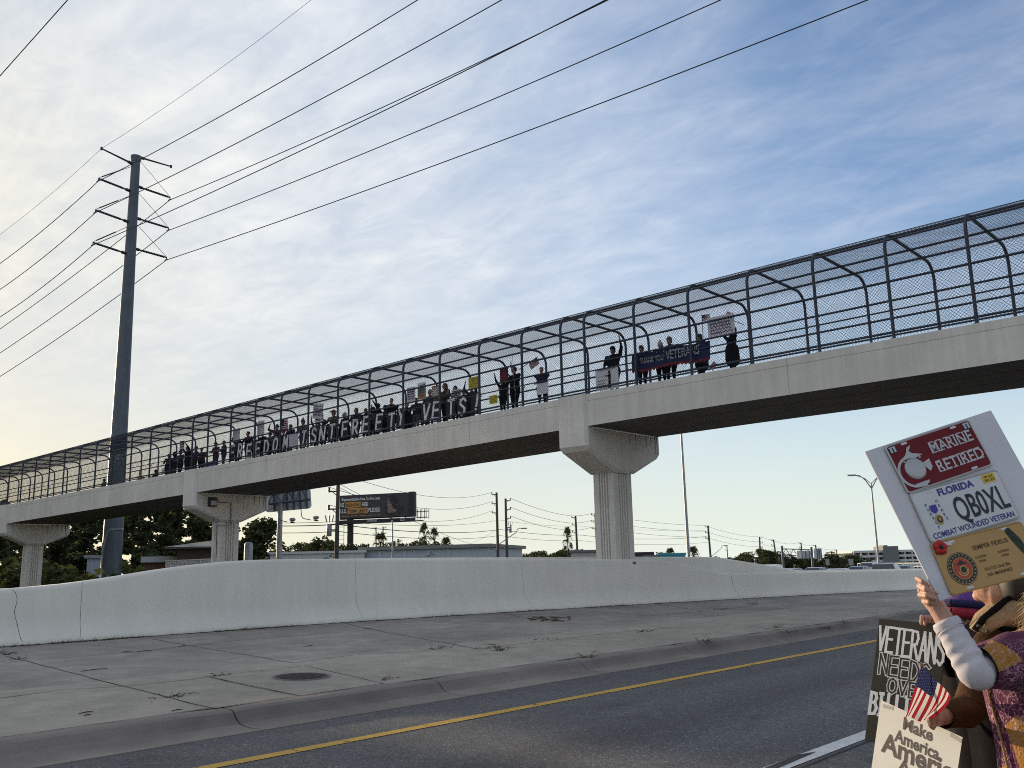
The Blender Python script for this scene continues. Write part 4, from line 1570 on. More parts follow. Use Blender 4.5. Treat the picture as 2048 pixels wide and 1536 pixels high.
# gantry with the backs of two road signs
GT = thing('sign_gantry', base(1566, 120), 'overhead truss gantry carrying two grey sign backs over the highway', 'sign gantry')
a, b = at_h(1565, 1110, 120), at_h(1624, 1112, 122)
FG = frame(a, b - a, zd)
Wg = (b - a).length
mb = MB()
for s in (0, Wg):
    q = FG @ Vector((s, 0, 0))
    mb.tube([Vector((q.x, q.y, GZ)), q + Vector((0, 0, 1.1))], .15, 8)
mb.build('post', GALV, GT)
mb = MB()
for yy in (0, .75):
    mb.tube([FG @ Vector((0, yy, 0)), FG @ Vector((Wg, yy, 0))], .06, 6)
for k in range(8):
    a_, b_ = ((0, .75), (.75, 0))[k % 2]
    mb.tube([FG @ Vector((Wg * k / 8, a_, 0)), FG @ Vector((Wg * (k + 1) / 8, b_, 0))], .04, 5)
mb.build('truss', GALV, GT)
for (x0, x1, y0, y1) in ((1592, 1623, 1102, 1117), (1627, 1645, 1097, 1118)):
    p0, p1 = at_h(x0, y0, 119), at_h(x1, y1, 119)
    mb = MB()
    cc_ = (p0 + p1) / 2
    mb.rbox(cc_, ((p1 - p0).to_2d().length, .12, p0.z - p1.z), Matrix.Rotation(math.atan2(_rt0.y, _rt0.x), 3, 'Z'), b=.05)
    sp_ = mb.build('sign_back', m_sign, GT)
    mb = MB()
    for k in range(4):
        q = p0.lerp(p1, (k + .5) / 4)
        mb.box((q.x, q.y, cc_.z) - (_fw * .15 * Vector((1, 1, 0))) if False else Vector((q.x, q.y, cc_.z)) - Vector((_fw.x, _fw.y, 0)) * .12, (.08, .08, (p0.z - p1.z) * .95))
    mb.build('stiffener', GALV, sp_)
for (x, y, w) in ((1655, 1124, 7), (1702, 1124, 9)):
    q = at_h(x, y, 105)
    s = thing('road_sign', base(x, 105), 'back of a small square roadside sign ' + ('right of the gantry' if x < 1690 else 'left of the parking garage'), 'road sign')
    mb = MB()
    mb.box(q, (w * .055, .03, .65), Matrix.Rotation(math.atan2(_rt0.y, _rt0.x), 3, 'Z'))
    mb.build('panel', mat('pale_sign', (.3, .3, .28), .7), s)
    mb = MB()
    mb.tube([Vector((q.x, q.y, GZ)) + Vector((_fw.x, _fw.y, 0)) * .05, q + Vector((_fw.x, _fw.y, 0)) * .05], .035, 6)
    mb.build('post', GALV, s)


# trees ---------------------------------------------------------------------------------------------------
LEAF = [mat('dark_leaves', (0.032, 0.042, 0.014), 0.8, 0.35, 0.7, trans=0.22), mat('olive_leaves', (0.075, 0.085, 0.022), 0.8, 0.35, 0.7, trans=0.22), mat('bright_leaves', (0.085, 0.105, 0.028), 0.8, 0.35, 0.7, trans=0.3)]
BARK = mat('bark', (0.055, 0.042, 0.033), 0.9, 0.25, 2.0)


def leaf_cloud(rng, clumps, n, size, mats=(0, 1)):
    """many small leaf faces gathered in clumps; clumps: (centre, radii)"""
    mb = MB()
    tot = sum(r[0] * r[1] * r[2] for _, r in clumps) ** 1.0
    for c, r in clumps:
        k = max(12, int(n * (r[0] * r[1] * r[2]) ** .67 / sum((q[0] * q[1] * q[2]) ** .67 for _, q in clumps)))
        tone = rng.random()
        for _ in range(k):
            while True:
                v = Vector((rng.uniform(-1, 1), rng.uniform(-1, 1), rng.uniform(-1, 1)))
                if v.length <= 1: break
            v = v * (0.55 + .45 * v.length) if rng.random() < .5 else v.normalized() * rng.uniform(.7, 1.08)
            p = Vector(c) + Vector((v.x * r[0], v.y * r[1], v.z * r[2]))
            a = Vector((rng.gauss(0, 1), rng.gauss(0, 1), rng.gauss(0, .6))).normalized()
            b = a.orthogonal().normalized()
            b = (b * math.cos(rng.random() * 6) + a.cross(b) * math.sin(rng.random() * 6))
            s = size * rng.uniform(.6, 1.4)
            mi = mats[1] if (rng.random() < .25 + .4 * (tone > .6)) else mats[0]
            mb.add([p - a * s * .5, p + b * s * .32, p + a * s * .6, p - b * s * .32], [(0, 1, 2, 3)], mi)
    return mb


def tree_proto(kind, seed):
    rng = random.Random(seed)
    root = bpy.data.objects.new('tree', None)
    tb = MB()
    cl = []
    if kind == 'pine':
        Ht = 13.0
        tb.tube([(0, 0, 0), (.1, .05, 5), (0, .15, Ht * .95)], [.24, .17, .04], 7)
        for k in range(15):
            z = Ht * (.24 + .74 * k / 14)
            L = (1.0 - (k / 14) * .72) * rng.uniform(1.2, 2.5)
            a = rng.uniform(0, 6.28)
            e = Vector((math.cos(a) * L, math.sin(a) * L, z + L * .25))
            tb.tube([(0, .1, z - .3), e], [.06, .02], 5)
            cl.append((e, (L * .55 + .3, L * .55 + .3, .42 + .2 * rng.random())))
            cl.append((e * .55 + Vector((0, 0, z * .45)), (.8, .8, .4)))
        cb = leaf_cloud(rng, cl, 4200, .40)
    elif kind == 'oak':
        tb.tube([(0, 0, 0), (.1, 0, 1.6), (.2, .1, 2.6)], [.30, .24, .15], 7)
        for k in range(22):
            a, zz = rng.uniform(0, 6.28), rng.uniform(0, 1)
            rr = math.sqrt(max(0, 1 - (zz - .35) ** 2 * 1.6)) * rng.uniform(.55, 1.0) * 3.1
            e = Vector((math.cos(a) * rr, math.sin(a) * rr, 2.2 + zz * 3.9))
            if k % 2 == 0: tb.tube([(.2, .1, 2.3), e * .5 + Vector((0, 0, 1.3)), e], [.13, .07, .02], 5)
            cl.append((e, tuple(rng.uniform(.75, 1.35) * q for q in (1.0, 1.0, .75))))
        cb = leaf_cloud(rng, cl, 4200, .34)
    elif kind == 'bush':
        for k in range(16):
            a = rng.uniform(0, 6.28)
            rr = rng.uniform(.1, 1.5)
            e = Vector((math.cos(a) * rr, math.sin(a) * rr, rng.uniform(.4, 2.1) * (1 - rr * .28)))
            tb.tube([(0, 0, 0), e], [.06, .02], 4)
            cl.append((e, tuple(rng.uniform(.5, .85) for _ in range(3))))
        cb = leaf_cloud(rng, cl, 2600, .22, (1, 2))
    elif kind == 'tall':
        tb.tube([(0, 0, 0), (.1, 0, 3), (.0, .1, 8)], [.25, .18, .05], 7)
        for k in range(24):
            z = rng.uniform(1.5, 8.3)
            rr = (1 - abs(z - 4) / 6.5) * rng.uniform(.3, 2.0)
            a = rng.uniform(0, 6.28)
            e = Vector((math.cos(a) * rr, math.sin(a) * rr, z))
            tb.tube([(0, 0, z - .5), e], [.06, .02], 5)
            cl.append((e, (rng.uniform(.6, 1.1), rng.uniform(.6, 1.1), rng.uniform(.5, .9))))
        cb = leaf_cloud(rng, cl, 4000, .34)
    elif kind == 'sparse':
        tb.tube([(0, 0, 0), (.1, 0, 2), (.0, .1, 6)], [.14, .1, .03], 6)
        for k in range(16):
            z = rng.uniform(1.5, 6)
            a = rng.uniform(0, 6.28); L = rng.uniform(.7, 2.0)
            e = Vector((math.cos(a) * L, math.sin(a) * L, z + L * .6))
            tb.tube([(0, 0, z), e * .6 + Vector((0, 0, z * .35)), e], [.05, .035, .012], 5)
            cl.append((e, (.35, .35, .3)))
        cb = leaf_cloud(rng, cl, 260, .18)
    else:       # palm
        tb.tube([(0, 0, 0), (.08, 0, 2), (.05, .05, 4.6)], [.19, .14, .13], 7)
        cb = MB()
        for k in range(30):
            a = rng.uniform(0, 6.28)
            el = rng.uniform(-.75, 1.25)
            d = Vector((math.cos(a) * math.cos(el), math.sin(a) * math.cos(el), math.sin(el)))
            c0 = Vector((.05, .05, 4.6))
            c1 = c0 + d * .75
            cb.tube([c0, c1], [.03, .02], 3, 0, False)
            sd = d.cross(Vector((0, 0, 1))).normalized()
            for j in range(-5, 6):
                t = j / 5 * 1.15
                dv = (d * math.cos(t) + sd * math.sin(t)).normalized()
                tip = c1 + dv * rng.uniform(.62, .85) + Vector((0, 0, -.22 * abs(t) - .16))
                m_ = c1 + dv * .38
                cb.add([c1, m_ + sd * .06, tip, m_ - sd * .06], [(0, 1, 2, 3)], 1 if j % 3 == 0 else 0)
    COL.objects.link(root)
    t = tb.build('trunk', BARK, root)
    me = cb.mesh('crown', LEAF)
    c = bpy.data.objects.new('crown', me)
    COL.objects.link(c)
    c.parent = root
    return root


TREE_H = {'pine': 13.4, 'oak': 6.9, 'bush': 2.6, 'tall': 9.0, 'sparse': 7.2, 'palm': 5.55}
_protos = {}
_trng = random.Random(77)


def plant(kind, x, ytop, D, label, group=None, wide=1.0, var=0, name='tree', cat='tree'):
    key = (kind, var)
    first = key not in _protos
    if first:
        _protos[key] = tree_proto(kind, 100 + var * 17 + sum(map(ord, kind)))
        o = _protos[key]
    else:
        o = copy_tree(_protos[key])
    b = base(x, D, GZ - .05)
    h = (ztop_px(x, ytop, D) - GZ)
    k = h / TREE_H[kind]
    o.location = b
    o.scale = (k * wide, k * wide, k)
    o.rotation_euler.z = _trng.uniform(0, 6.28)
    o.name = name
    for key_ in ('label', 'category', 'group'):
        if key_ in o: del o[key_]
    return tag(o, label, cat, group)


PG = 'dark pines crowded behind the bridge at left'
for i, (x, y, D) in enumerate(((-70, 990, 96), (-10, 1000, 104), (40, 1008, 112), (92, 1004, 100), (140, 1000, 116), (180, 996, 104), (228, 1000, 120), (262, 1003, 108), (298, 992, 122), (326, 1000, 112), (352, 998, 126), (380, 1004, 118), (405, 1010, 128), (428, 1016, 122), (450, 1024, 130), (205, 1010, 132), (120, 1012, 130), (60, 1015, 128), (10, 1018, 126), (340, 1015, 140), (280, 1015, 142))):
    plant('pine', x, y, D, 'tall dark pine in the crowded stand behind the left bridge span', PG, 1.15, i % 3, 'pine_tree')
plant('tall', 515, 1034, 84, 'dark leafy tree right of the floodlight pier, against pale sky', None, 1.15, 0)
plant('tall', 490, 1050, 86, 'shorter dark tree tucked against the floodlight pier', None, .95, 1)
for i, (x, y, D, lab) in enumerate(((165, 1118, 80, 'rounded olive shrub left of the steel power pole'), (262, 1102, 78, 'large spiky shrub right of the steel power pole'), (100, 1092, 84, 'tall loose shrub between the small pier and the power pole'), (75, 1118, 84, 'low green shrub right of the small left pier'), (130, 1128, 82, 'yellow-green low shrub above the barrier'), (205, 1130, 70, 'bright low shrub at the foot of the power pole'), (10, 1100, 88, 'dark shrub at the far left edge behind the small pier'), (230, 1120, 84, 'dark shrub behind the steel power pole'), (40, 1085, 92, 'tall brown-green shrub behind the small left pier'), (140, 1085, 96, 'high shrub under the far left bridge span'), (300, 1122, 80, 'small dark shrub before the brick building'))):
    plant('bush', x, y, D, lab, None, 1.25, i % 3, 'shrub', 'shrub')
for i, (kind, x, y, D, lab, w) in enumerate((('oak', 590, 1083, 150, 'round dark tree low on the skyline right of the road sign post', 1.2), ('oak', 622, 1080, 155, 'dark tree left of the transformer pole, middle of its clump', 1.1), ('tall', 640, 1071, 150, 'pointed dark tree just left of the transformer pole', 1.0), ('oak', 664, 1071, 148, 'broad tree behind the transformer pole', 1.0), ('oak', 712, 1084, 150, 'small round tree right of the billboard post', .8), ('oak', 800, 1077, 165, 'flat-topped tree above the pale blue building', 1.0), ('oak', 822, 1079, 166, 'tree right of the flat-topped one above the pale blue building', 1.0), ('oak', 855, 1083, 170, 'small tree under the tallest left palm', .9), ('oak', 876, 1084, 170, 'small tree under the middle left palm', .9))):
    plant(kind, x, y, D, lab, None, w, i % 3)
plant('sparse', 816, 1096, 90, 'thin leafy sapling in front of the pale blue building', None, 1.5, 0, 'sapling', 'sapling')
plant('sparse', 640, 1101, 70, 'weedy sprig above the tall barrier left of the billboard', None, 1.6, 1, 'sapling', 'sapling')
for i, (x, y, D, lab) in enumerate(((849, 1049, 170, 'tallest of the three palms right of the billboard'), (869, 1059, 172, 'middle one of the three palms right of the billboard'), (893, 1077, 175, 'short palm peeking over the pale blue roof'), (760, 1069, 165, 'palm between the thin poles below the billboard'), (1137, 1057, 175, 'lone palm left of the big pier'), (1341, 1098, 150, 'small palm above the bright teal building'), (1388, 1095, 120, 'bushy palm right of the tall lamp post'))):
    plant('palm', x, y, D, lab, 'palms on the skyline', .40 if 1049 <= y <= 1060 else .62, i % 2, 'palm_tree', 'palm')
RNG = random.Random(5)
sk = [(985, 1106), (1005, 1104), (1028, 1103), (1050, 1105), (1078, 1092), (1100, 1100), (1118, 1096), (1140, 1096), (1320, 1101), (1300, 1106), (1490, 1108), (1502, 1100), (1525, 1096), (1540, 1090), (1552, 1098), (1575, 1110), (1600, 1112), (1660, 1108), (1680, 1103), (1700, 1108), (1640, 1112), (1725, 1116), (1470, 1112), (1445, 1113), (1420, 1113)]
where = ['left of the small cream building', 'right of the big pier', 'right of the tall lamp post', 'behind the sign gantry', 'beside the parking garage']
for i, (x, y) in enumerate(sk):
    w = where[0] if x < 1200 else where[1] if x < 1380 else where[2] if x < 1480 else where[3] if x < 1650 else where[4]
    D = RNG.uniform(190, 230)
    plant('tall' if x in (1540, 1525, 1078) else 'oak', x, y, D, 'dark skyline tree ' + w, 'low skyline trees ' + w, RNG.uniform(.9, 1.5), i % 3)
plant('sparse', 1500, 1096, 190, 'bare thin tree left of the sign gantry', None, .9, 2)

# woods beyond the left edge that keep the evening sun off the roadway
rngw = random.Random(9)
i = 0
for X in list(range(-44, 17, 6)) + list(range(-41, 14, 6)):
    o = copy_tree(_protos[('pine', i % 3)])
    o.location = (X + rngw.uniform(-2, 2), (76 if i % 2 else 84) + rngw.uniform(-3, 3), GZ)
    k = rngw.uniform(1.04, 1.14)
    o.scale = (k * 1.6, k * 1.6, k)
    tag(o, 'pine in the roadside wood left of the small pier, out beyond the edge', 'tree', 'roadside pines left of the bridge')
    i += 1

# cars on the highway -----------------------------------------------------------------------------------
TYRE = flat('tyre_rubber', (0.012, 0.012, 0.012), 0.8)
RIM = flat('alloy_rim', (0.3, 0.3, 0.31), 0.35, metal=0.8)
CGLASS = flat('car_glass', (0.02, 0.026, 0.032), 0.08, spec=0.8)


def car_proto(kind, paint):
    """local: x forward, z up, origin on the ground"""
    r = bpy.data.objects.new('car', None)
    COL.objects.link(r)
    if kind == 'sedan':
        top = [(-2.3, .78), (-2.28, .98), (-1.75, 1.02), (-1.1, 1.40), (-.5, 1.46), (.25, 1.42), (.95, 1.02), (2.0, .88), (2.3, .70), (2.32, .45)]
    elif kind == 'suv':
        top = [(-2.3, .8), (-2.28, 1.15), (-2.1, 1.70), (-1.4, 1.78), (.2, 1.75), (1.0, 1.18), (2.1, 1.05), (2.35, .85), (2.36, .5)]
    else:
        top = [(-2.7, .85), (-2.68, 1.12), (-.9, 1.12), (-.85, 1.75), (-.3, 1.85), (.5, 1.82), (1.15, 1.22), (2.4, 1.12), (2.6, .9), (2.62, .5)]
    low = [(top[-1][0] - .02, .25), (top[0][0] + .02, .28)]
    prof = top + low
    mb = MB()
    n = len(prof)
    secs = []
    for y, s in ((-.93, .82), (-.90, .97), (-.7, 1.0), (.7, 1.0), (.90, .97), (.93, .82)):
        row = []
        for (a, b) in prof:
            tuck = .78 if b > 1.2 else (.95 if b > 1.05 else 1.0)
            row.append(Vector((a * (.985 if abs(y) > .9 else 1), y * tuck, .6 + (b - .6) * s if abs(y) > .9 else b)))
        secs.append(row)
    mb.loft(secs, 0, True, True, False)
    body = mb.build('body', paint, r)
    m = body.modifiers.new('b', 'BEVEL'); m.width = .04; m.segments = 2
    # glass: side, front and rear panes just proud of the body
    gl = MB()
    hi = max(b for _, b in top)
    if kind == 'sedan':
        side = [(-1.45, 1.06), (-1.0, 1.34), (-.45, 1.40), (.2, 1.36), (.78, 1.06)]
        fr, re = ((.92, 1.04), (.28, 1.40)), ((-1.70, 1.05), (-1.12, 1.39))
    elif kind == 'suv':
        side = [(-2.0, 1.2), (-1.9, 1.62), (-1.3, 1.69), (.15, 1.66), (.8, 1.2)]
        fr, re = ((.97, 1.2), (.24, 1.73)), ((-2.27, 1.2), (-2.12, 1.66))
    else:
        side = [(-.75, 1.2), (-.7, 1.68), (-.25, 1.76), (.42, 1.73), (.98, 1.24)]
        fr, re = ((1.12, 1.24), (.54, 1.80)), ((-.90, 1.2), (-.862, 1.70))
    for sy in (-1, 1):
        gl.add([Vector((a, sy * (.905 - (b - 1.05) * .42 if b > 1.1 else .92), b)) for a, b in side], [tuple(range(len(side)))])
    for (lo_, hi_), s in ((fr, 1), (re, -1)):
        o_ = .012 * s
        gl.add([Vector((lo_[0] + o_, -.76, lo_[1] + .01)), Vector((lo_[0] + o_, .76, lo_[1] + .01)), Vector((hi_[0] + o_, .62, hi_[1] + .01)), Vector((hi_[0] + o_, -.62, hi_[1] + .01))], [(0, 1, 2, 3)])
    gl.build('window', CGLASS, r)
    for sx in (-1.38, 1.38):
        for sy in (-.82, .82):
            w = MB()
            w.tube([(sx, sy - .1, .32), (sx, sy + .1, .32)], .33, 16)
            wo = w.build('wheel', TYRE, r)
            w = MB()
            q = .105 if sy > 0 else -.105
            w.tube([(sx, sy + q * .9, .32), (sx, sy + q * 1.05, .32)], .2, 12)
            w.build('rim', RIM, wo)
    for sy in (-.7, .7):
        w = MB()
        w.box((top[0][0] - .005, sy, .88), (.05, .34, .16))
        w.build('tail_light', flat('red_lens', (.25, .01, .01), .3), r)
        w = MB()
        w.box((top[-2][0] + .0, sy, .74), (.06, .34, .14))
        w.build('headlight', flat('clear_lens', (.5, .5, .5), .2), r)
    return r


PA = {'white': flat('white_car_paint', (.62, .62, .63), .25, spec=.6), 'grey': flat('grey_car_paint', (.16, .17, .18), .25, spec=.6), 'silver': flat('silver_car_paint', (.34, .35, .37), .28, spec=.6), 'dark': flat('dark_car_paint', (.03, .032, .04), .2, spec=.6)}
for (kind, col, x, D, rz, lab) in (('pickup', 'white', 1541, 78, 8, 'white pickup half hidden behind the sloping barrier end'), ('sedan', 'grey', 1585, 88, 8, 'grey sedan between the white pickup and the white cars'), ('sedan', 'silver', 1633, 95, 6, 'small silver sedan left of the large white sedan'), ('sedan', 'white', 1676, 74, 14, 'large white sedan at the middle of the row of cars'), ('sedan', 'silver', 1719, 100, 4, 'silver sedan right of the large white sedan'), ('suv', 'white', 1744, 118, 4, 'distant white van before the lamp post'), ('suv', 'dark', 1774, 76, 12, 'dark sport utility vehicle nearest the licence plate sign'), ('sedan', 'grey', 1806, 95, 4, 'grey sedan right of the dark utility vehicle')):
    c = car_proto(kind, PA[col])
    c.location = base(x, D, -.45)
    c.rotation_euler.z = R(rz)
    c.name = 'parked_car' if False else 'car'
    tag(c, lab, 'car', 'cars on the highway behind the barrier')
    mbx = c

# ------------------------------------------------------------------ people and signs on the footbridge
SKIN = mat('skin', (0.36, 0.20, 0.14), 0.55, 0.08, 20)
SKIN2 = mat('tanned_skin', (0.24, 0.13, 0.085), 0.55, 0.08, 20)
CL = {'black': mat('black_cloth', (0.012, 0.012, 0.014), 0.9, .2, 12, spec=.08), 'navy': mat('navy_cloth', (0.018, 0.024, 0.05), 0.9, .2, 12),
      'grey': mat('grey_cloth', (0.09, 0.09, 0.095), 0.9, .2, 12), 'olive': mat('olive_cloth', (0.06, 0.06, 0.035), 0.9, .2, 12),
      'brown': mat('brown_cloth', (0.06, 0.036, 0.022), 0.9, .2, 12), 'plum': mat('plum_cloth', (0.07, 0.02, 0.05), 0.9, .2, 12),
      'denim': mat('denim_cloth', (0.03, 0.045, 0.085), 0.9, .2, 12), 'tan': mat('tan_cloth', (0.22, 0.16, 0.10), 0.9, .2, 12),
      'red': mat('red_cloth', (0.22, 0.018, 0.018), 0.9, .2, 12), 'cream': mat('cream_knit', (0.42, 0.38, 0.31), 0.9, .15, 14)}
HAIR = {'dark': mat('dark_hair', (0.018, 0.013, 0.010), 0.6, .3, 30), 'grey': mat('grey_hair', (0.30, 0.29, 0.28), 0.6, .2, 30), 'brown': mat('brown_hair', (0.07, 0.04, 0.022), 0.6, .3, 30), 'blond': mat('blond_hair', (0.40, 0.27, 0.13), 0.55, .3, 30)}


def figure(loc, face, h, hands=None, top='black', legs='black', hair='dark', hat=None, hatcol='grey', skin=None, label='', vox=.026, stout=1.36, sit=False, group=None, coat=False, lean=0.0):
    """standing person; face = heading (angle from +X); hands: two local targets (x forward, y left, z up)"""
    sc = h / 1.72
    skin = skin or SKIN
    hands = hands or ((.12, .26, .86), (.12, -.26, .86))
    mb = MB()
    S = stout
    hip = .90 if not sit else .50
    for sy in (1, -1):
        a = (0.0, .095 * S, hip)
        if sit:
            k, f = (.42, .12 * sy, .50), (.44, .12 * sy, .07)
        else:
            k, f = (.03, .105 * sy, .48), (-.02, .115 * sy, .07)
        a = (0, .095 * sy * S, hip)
        mb.limb(a, k, .095 * S, .062)
        mb.limb(k, f, .060, .042)
        mb.limb((f[0] - .03, f[1], .045), (f[0] + .15, f[1] + .02 * sy, .035), .045, .036)
    dz = hip - .90
    L = lean
    mb.ell((0, 0, .96 + dz), (.125 * S, .175 * S, .15))
    mb.ell((.01 + L * .3, 0, 1.13 + dz), (.12 * S, .165 * S, .19))
    mb.ell((0 + L * .6, 0, 1.31 + dz), (.125 * S, .19 * S, .16))
    mb.limb((0 + L * .7, .13, 1.42 + dz), (0 + L * .7, -.13, 1.42 + dz), .068, .068)
    if coat:
        mb.limb((0, 0, 1.0), (0, 0, .62), .19 * S, .21 * S)
    mb.limb((0 + L * .75, 0, 1.42 + dz), (.02 + L, 0, 1.53 + dz), .06, .052)
    hc = Vector((.035 + L, 0, 1.625 + dz))
    mb.ell(hc, (.098, .077, .118))
    mb.ell(hc + Vector((.04, 0, -.06)), (.055, .055, .055))
    mb.ell(hc + Vector((.10, 0, -.018)), (.022, .014, .022))
    hz = []
    for sy, t in ((1, Vector(hands[0])), (-1, Vector(hands[1]))):
        s = Vector((L * .7, .195 * S * sy, 1.41 + dz))
        d = t - s
        Ld = min(d.length, .56)
        t = s + d.normalized() * Ld
        # elbow from two equal bones
        half = Ld / 2
        drop = math.sqrt(max(0, .285 ** 2 - half ** 2))
        mid = (s + t) / 2
        n = Vector((-.25, .75 * sy, -.75))
        n = (n - d.normalized() * n.dot(d.normalized()))
        e = mid + n.normalized() * drop
        mb.limb(s, e, .062 * S ** .6, .050 * S ** .6)
        mb.limb(e, t, .048, .033)
        hd = (t - e).normalized()
        mb.ell(t + hd * .06, (.042, .030, .042))
        mb.limb(t + hd * .06, t + hd * .15 + Vector((0, 0, .0)), .026, .016)
        mb.limb(t + hd * .03, t + hd * .08 + Vector((.03, -.03 * sy, .03)), .016, .012)
        hz.append(t + hd * .03)
    out = fuse(mb, vox, 2)

    def pick(c):
        if (c - hc).length < .16 and c.z > 1.50 + dz: return 2
        if min((c - q).length for q in hz) < .085 or False: return 2
        for t, q in zip((0, 1), hz):
            if (c - q).length < .13 and (Vector(c) - q).dot(q - Vector((L * .7, .195 * (1 if t == 0 else -1), 1.41 + dz))) > -.01: return 2
        if c.z < .09: return 3
        if c.z < (.60 if coat else .93) + dz and (abs(c.y) < .3 and c.x < .25 or sit): return 1
        return 0
    paint(out, pick)
    M = Matrix.Translation(loc) @ Matrix.Rotation(face, 4, 'Z') @ Matrix.Scale(sc, 4)
    out.v = [tuple(M @ Vector(p)) for p in out.v]
    root = thing('person', loc, label, 'person', group)
    out.build('body', [CL[top], CL[legs], skin, CL['black']], root, fix=False)
    hm = MB()
    if hat == 'beanie' or hat == 'pom':
        hm.ell(hc + Vector((-.01, 0, .045)), (.112, .092, .10))
        if hat == 'pom': hm.ell(hc + Vector((-.02, 0, .165)), .045)
        m_ = CL[hatcol]; nm = 'hat'
    elif hat == 'brim':
        hm.ell(hc + Vector((-.01, 0, .075)), (.105, .09, .085))
        hm.ell(hc + Vector((-.005, 0, .055)), (.19, .18, .014))
        m_ = CL[hatcol]; nm = 'hat'
    elif hat == 'cap':
        hm.ell(hc + Vector((-.01, 0, .05)), (.108, .088, .085))
        hm.ell(hc + Vector((.11, 0, .045)), (.09, .07, .012))
        m_ = CL[hatcol]; nm = 'hat'
    elif hat == 'hood':
        hm.ell(hc + Vector((-.03, 0, .0)), (.125, .115, .15))
        m_ = CL[top]; nm = 'hood'
    else:
        hm.ell(hc + Vector((-.022, 0, .028)), (.103, .086, .108))
        m_ = HAIR[hair]; nm = 'hair'
        if hat == 'long':
            hm.ell(hc + Vector((-.05, 0, -.07)), (.075, .095, .15))
    hm.v = [tuple(M @ Vector(p)) for p in hm.v]
    hm.build(nm, m_, root)
    if hat and nm == 'hat':
        hm = MB()
        hm.ell(hc + Vector((-.035, 0, -.02)), (.09, .083, .09))
        hm.v = [tuple(M @ Vector(p)) for p in hm.v]
        hm.build('hair', HAIR[hair], root)
    return root, M


DECK = lambda Y: ztop(Y) - .12
PX = 24.52        # line of people just inside the near fence
FC = R(180)       # facing the camera side
PEOPLE = []


def on_bridge(x, yhead, X=PX, **kw):
    """person whose head top shows at this photo point"""
    p = at_x(x, yhead, X)
    h = p.z - DECK(p.y)
    kw.setdefault('face', FC)
    kw.setdefault('group', 'people holding signs on the footbridge')
    h2 = min(max(h, 1.45 if X < 25.5 else 1.2), 1.88)
    r = figure(Vector((X, p.y, DECK(p.y))), kw.pop('face'), h2, **kw)
    PEOPLE.append((x, round(h, 2)))
    return r


BOARD = flat('white_card', (0.80, 0.78, 0.82), 0.7, trans=0.15)
CARDS = {'white': BOARD, 'yellow': flat('yellow_card', (0.80, 0.76, 0.06), 0.7, trans=0.3), 'black': flat('black_card', (0.015, 0.013, 0.014), 0.7), 'grey': flat('grey_card', (0.66, 0.66, 0.70), .7, trans=.15), 'orange': flat('orange_card', (.45, .24, .10), .7, trans=.4)}
INK = {'purple': flat('purple_ink', (.12, .06, .16)), 'black': flat('black_ink', (.02, .02, .025)), 'red': flat('red_ink', (.30, .02, .03)), 'green': flat('green_ink', (.20, .34, .22)), 'orange': flat('orange_ink', (.40, .24, .06)), 'white': flat('white_tape', (.88, .88, .90), .7)}


def sign(x, y, w, h, X, label, card='white', ink='black', rows=4, rot=0.0, bands=None, name='protest_sign', yaw=0.0, solid=False):
    """card held up behind the near fence; x, y, w, h in photo pixels"""
    c = at_x(x, y, X)
    px_m = (at_x(x, y, X) - CAM_P).dot(_fw) / CAM_F
    W, H = w * px_m * 1.22, h * px_m * 1.03
    M = Matrix.Translation(c) @ Matrix.Rotation(R(-90 + yaw), 4, 'Z') @ Matrix.Rotation(R(90), 4, 'X') @ Matrix.Rotation(R(rot), 4, 'Z')
    s = thing(name, c, label, 'protest sign', 'signs held up on the footbridge')
    mb = MB()
    mb.box(M @ Vector((0, 0, 0)), (W, H, .008), M.to_3x3())
    mb.build('board', CARDS[card], s)
    if rows or bands:
        mb = MB()
        rr = random.Random(int(x * 7 + y))
        if bands:
            for i, b in enumerate(bands):
                y1 = H / 2 - H * i / len(bands)
                mb.quad(*[M @ Vector((a, b_, .0065)) for a, b_ in ((-W / 2 + .01, y1 - H / len(bands) + .01), (W / 2 - .01, y1 - H / len(bands) + .01), (W / 2 - .01, y1 - .01), (-W / 2 + .01, y1 - .01))], mi=i + 1)
        n = rows
        for r_ in range(n):
            yy = H * (.38 - .76 * (r_ + .1) / n)
            xa = -W * .40
            while xa < W * .36:
                ww = rr.uniform(.05, .14) * W
                hh = H / n * rr.uniform(.35, .55)
                stroke_poly(mb, [(xa, yy), (xa + ww * .4, yy - hh), (xa + ww, yy - hh * .2)], .024, M, 0, .0085)
                xa += ww + .022
        mb.build('lettering', [INK[ink]] + ([INK[b] if b in INK else CARDS[b] for b in bands] if bands else []), s)
    return s, M, W, H


def stick_flag(x, y, w, h, X, label, rot=0.0, drape=False, pole_to=None):
    """small striped flag with starred canton; x,y is the centre in photo pixels"""
    c = at_x(x, y, X)
    k = (c - CAM_P).dot(_fw) / CAM_F
    W, H = w * k, h * k
    M = Matrix.Translation(c) @ Matrix.Rotation(R(-90), 4, 'Z') @ Matrix.Rotation(R(90), 4, 'X') @ Matrix.Rotation(R(rot), 4, 'Z')
    return flag_obj(M, W, H, label, pole=.5, group='small national flags on the footbridge')


FRED, FWHT, FBLU = mat('flag_red', (.30, .018, .03), .75, .06, 10, trans=.42), mat('flag_white', (.62, .60, .56), .75, .04, 10, trans=.42), mat('flag_blue', (.018, .026, .10), .75, .06, 10, trans=.35)
POLEW = flat('flag_stick', (.12, .08, .05), .6)


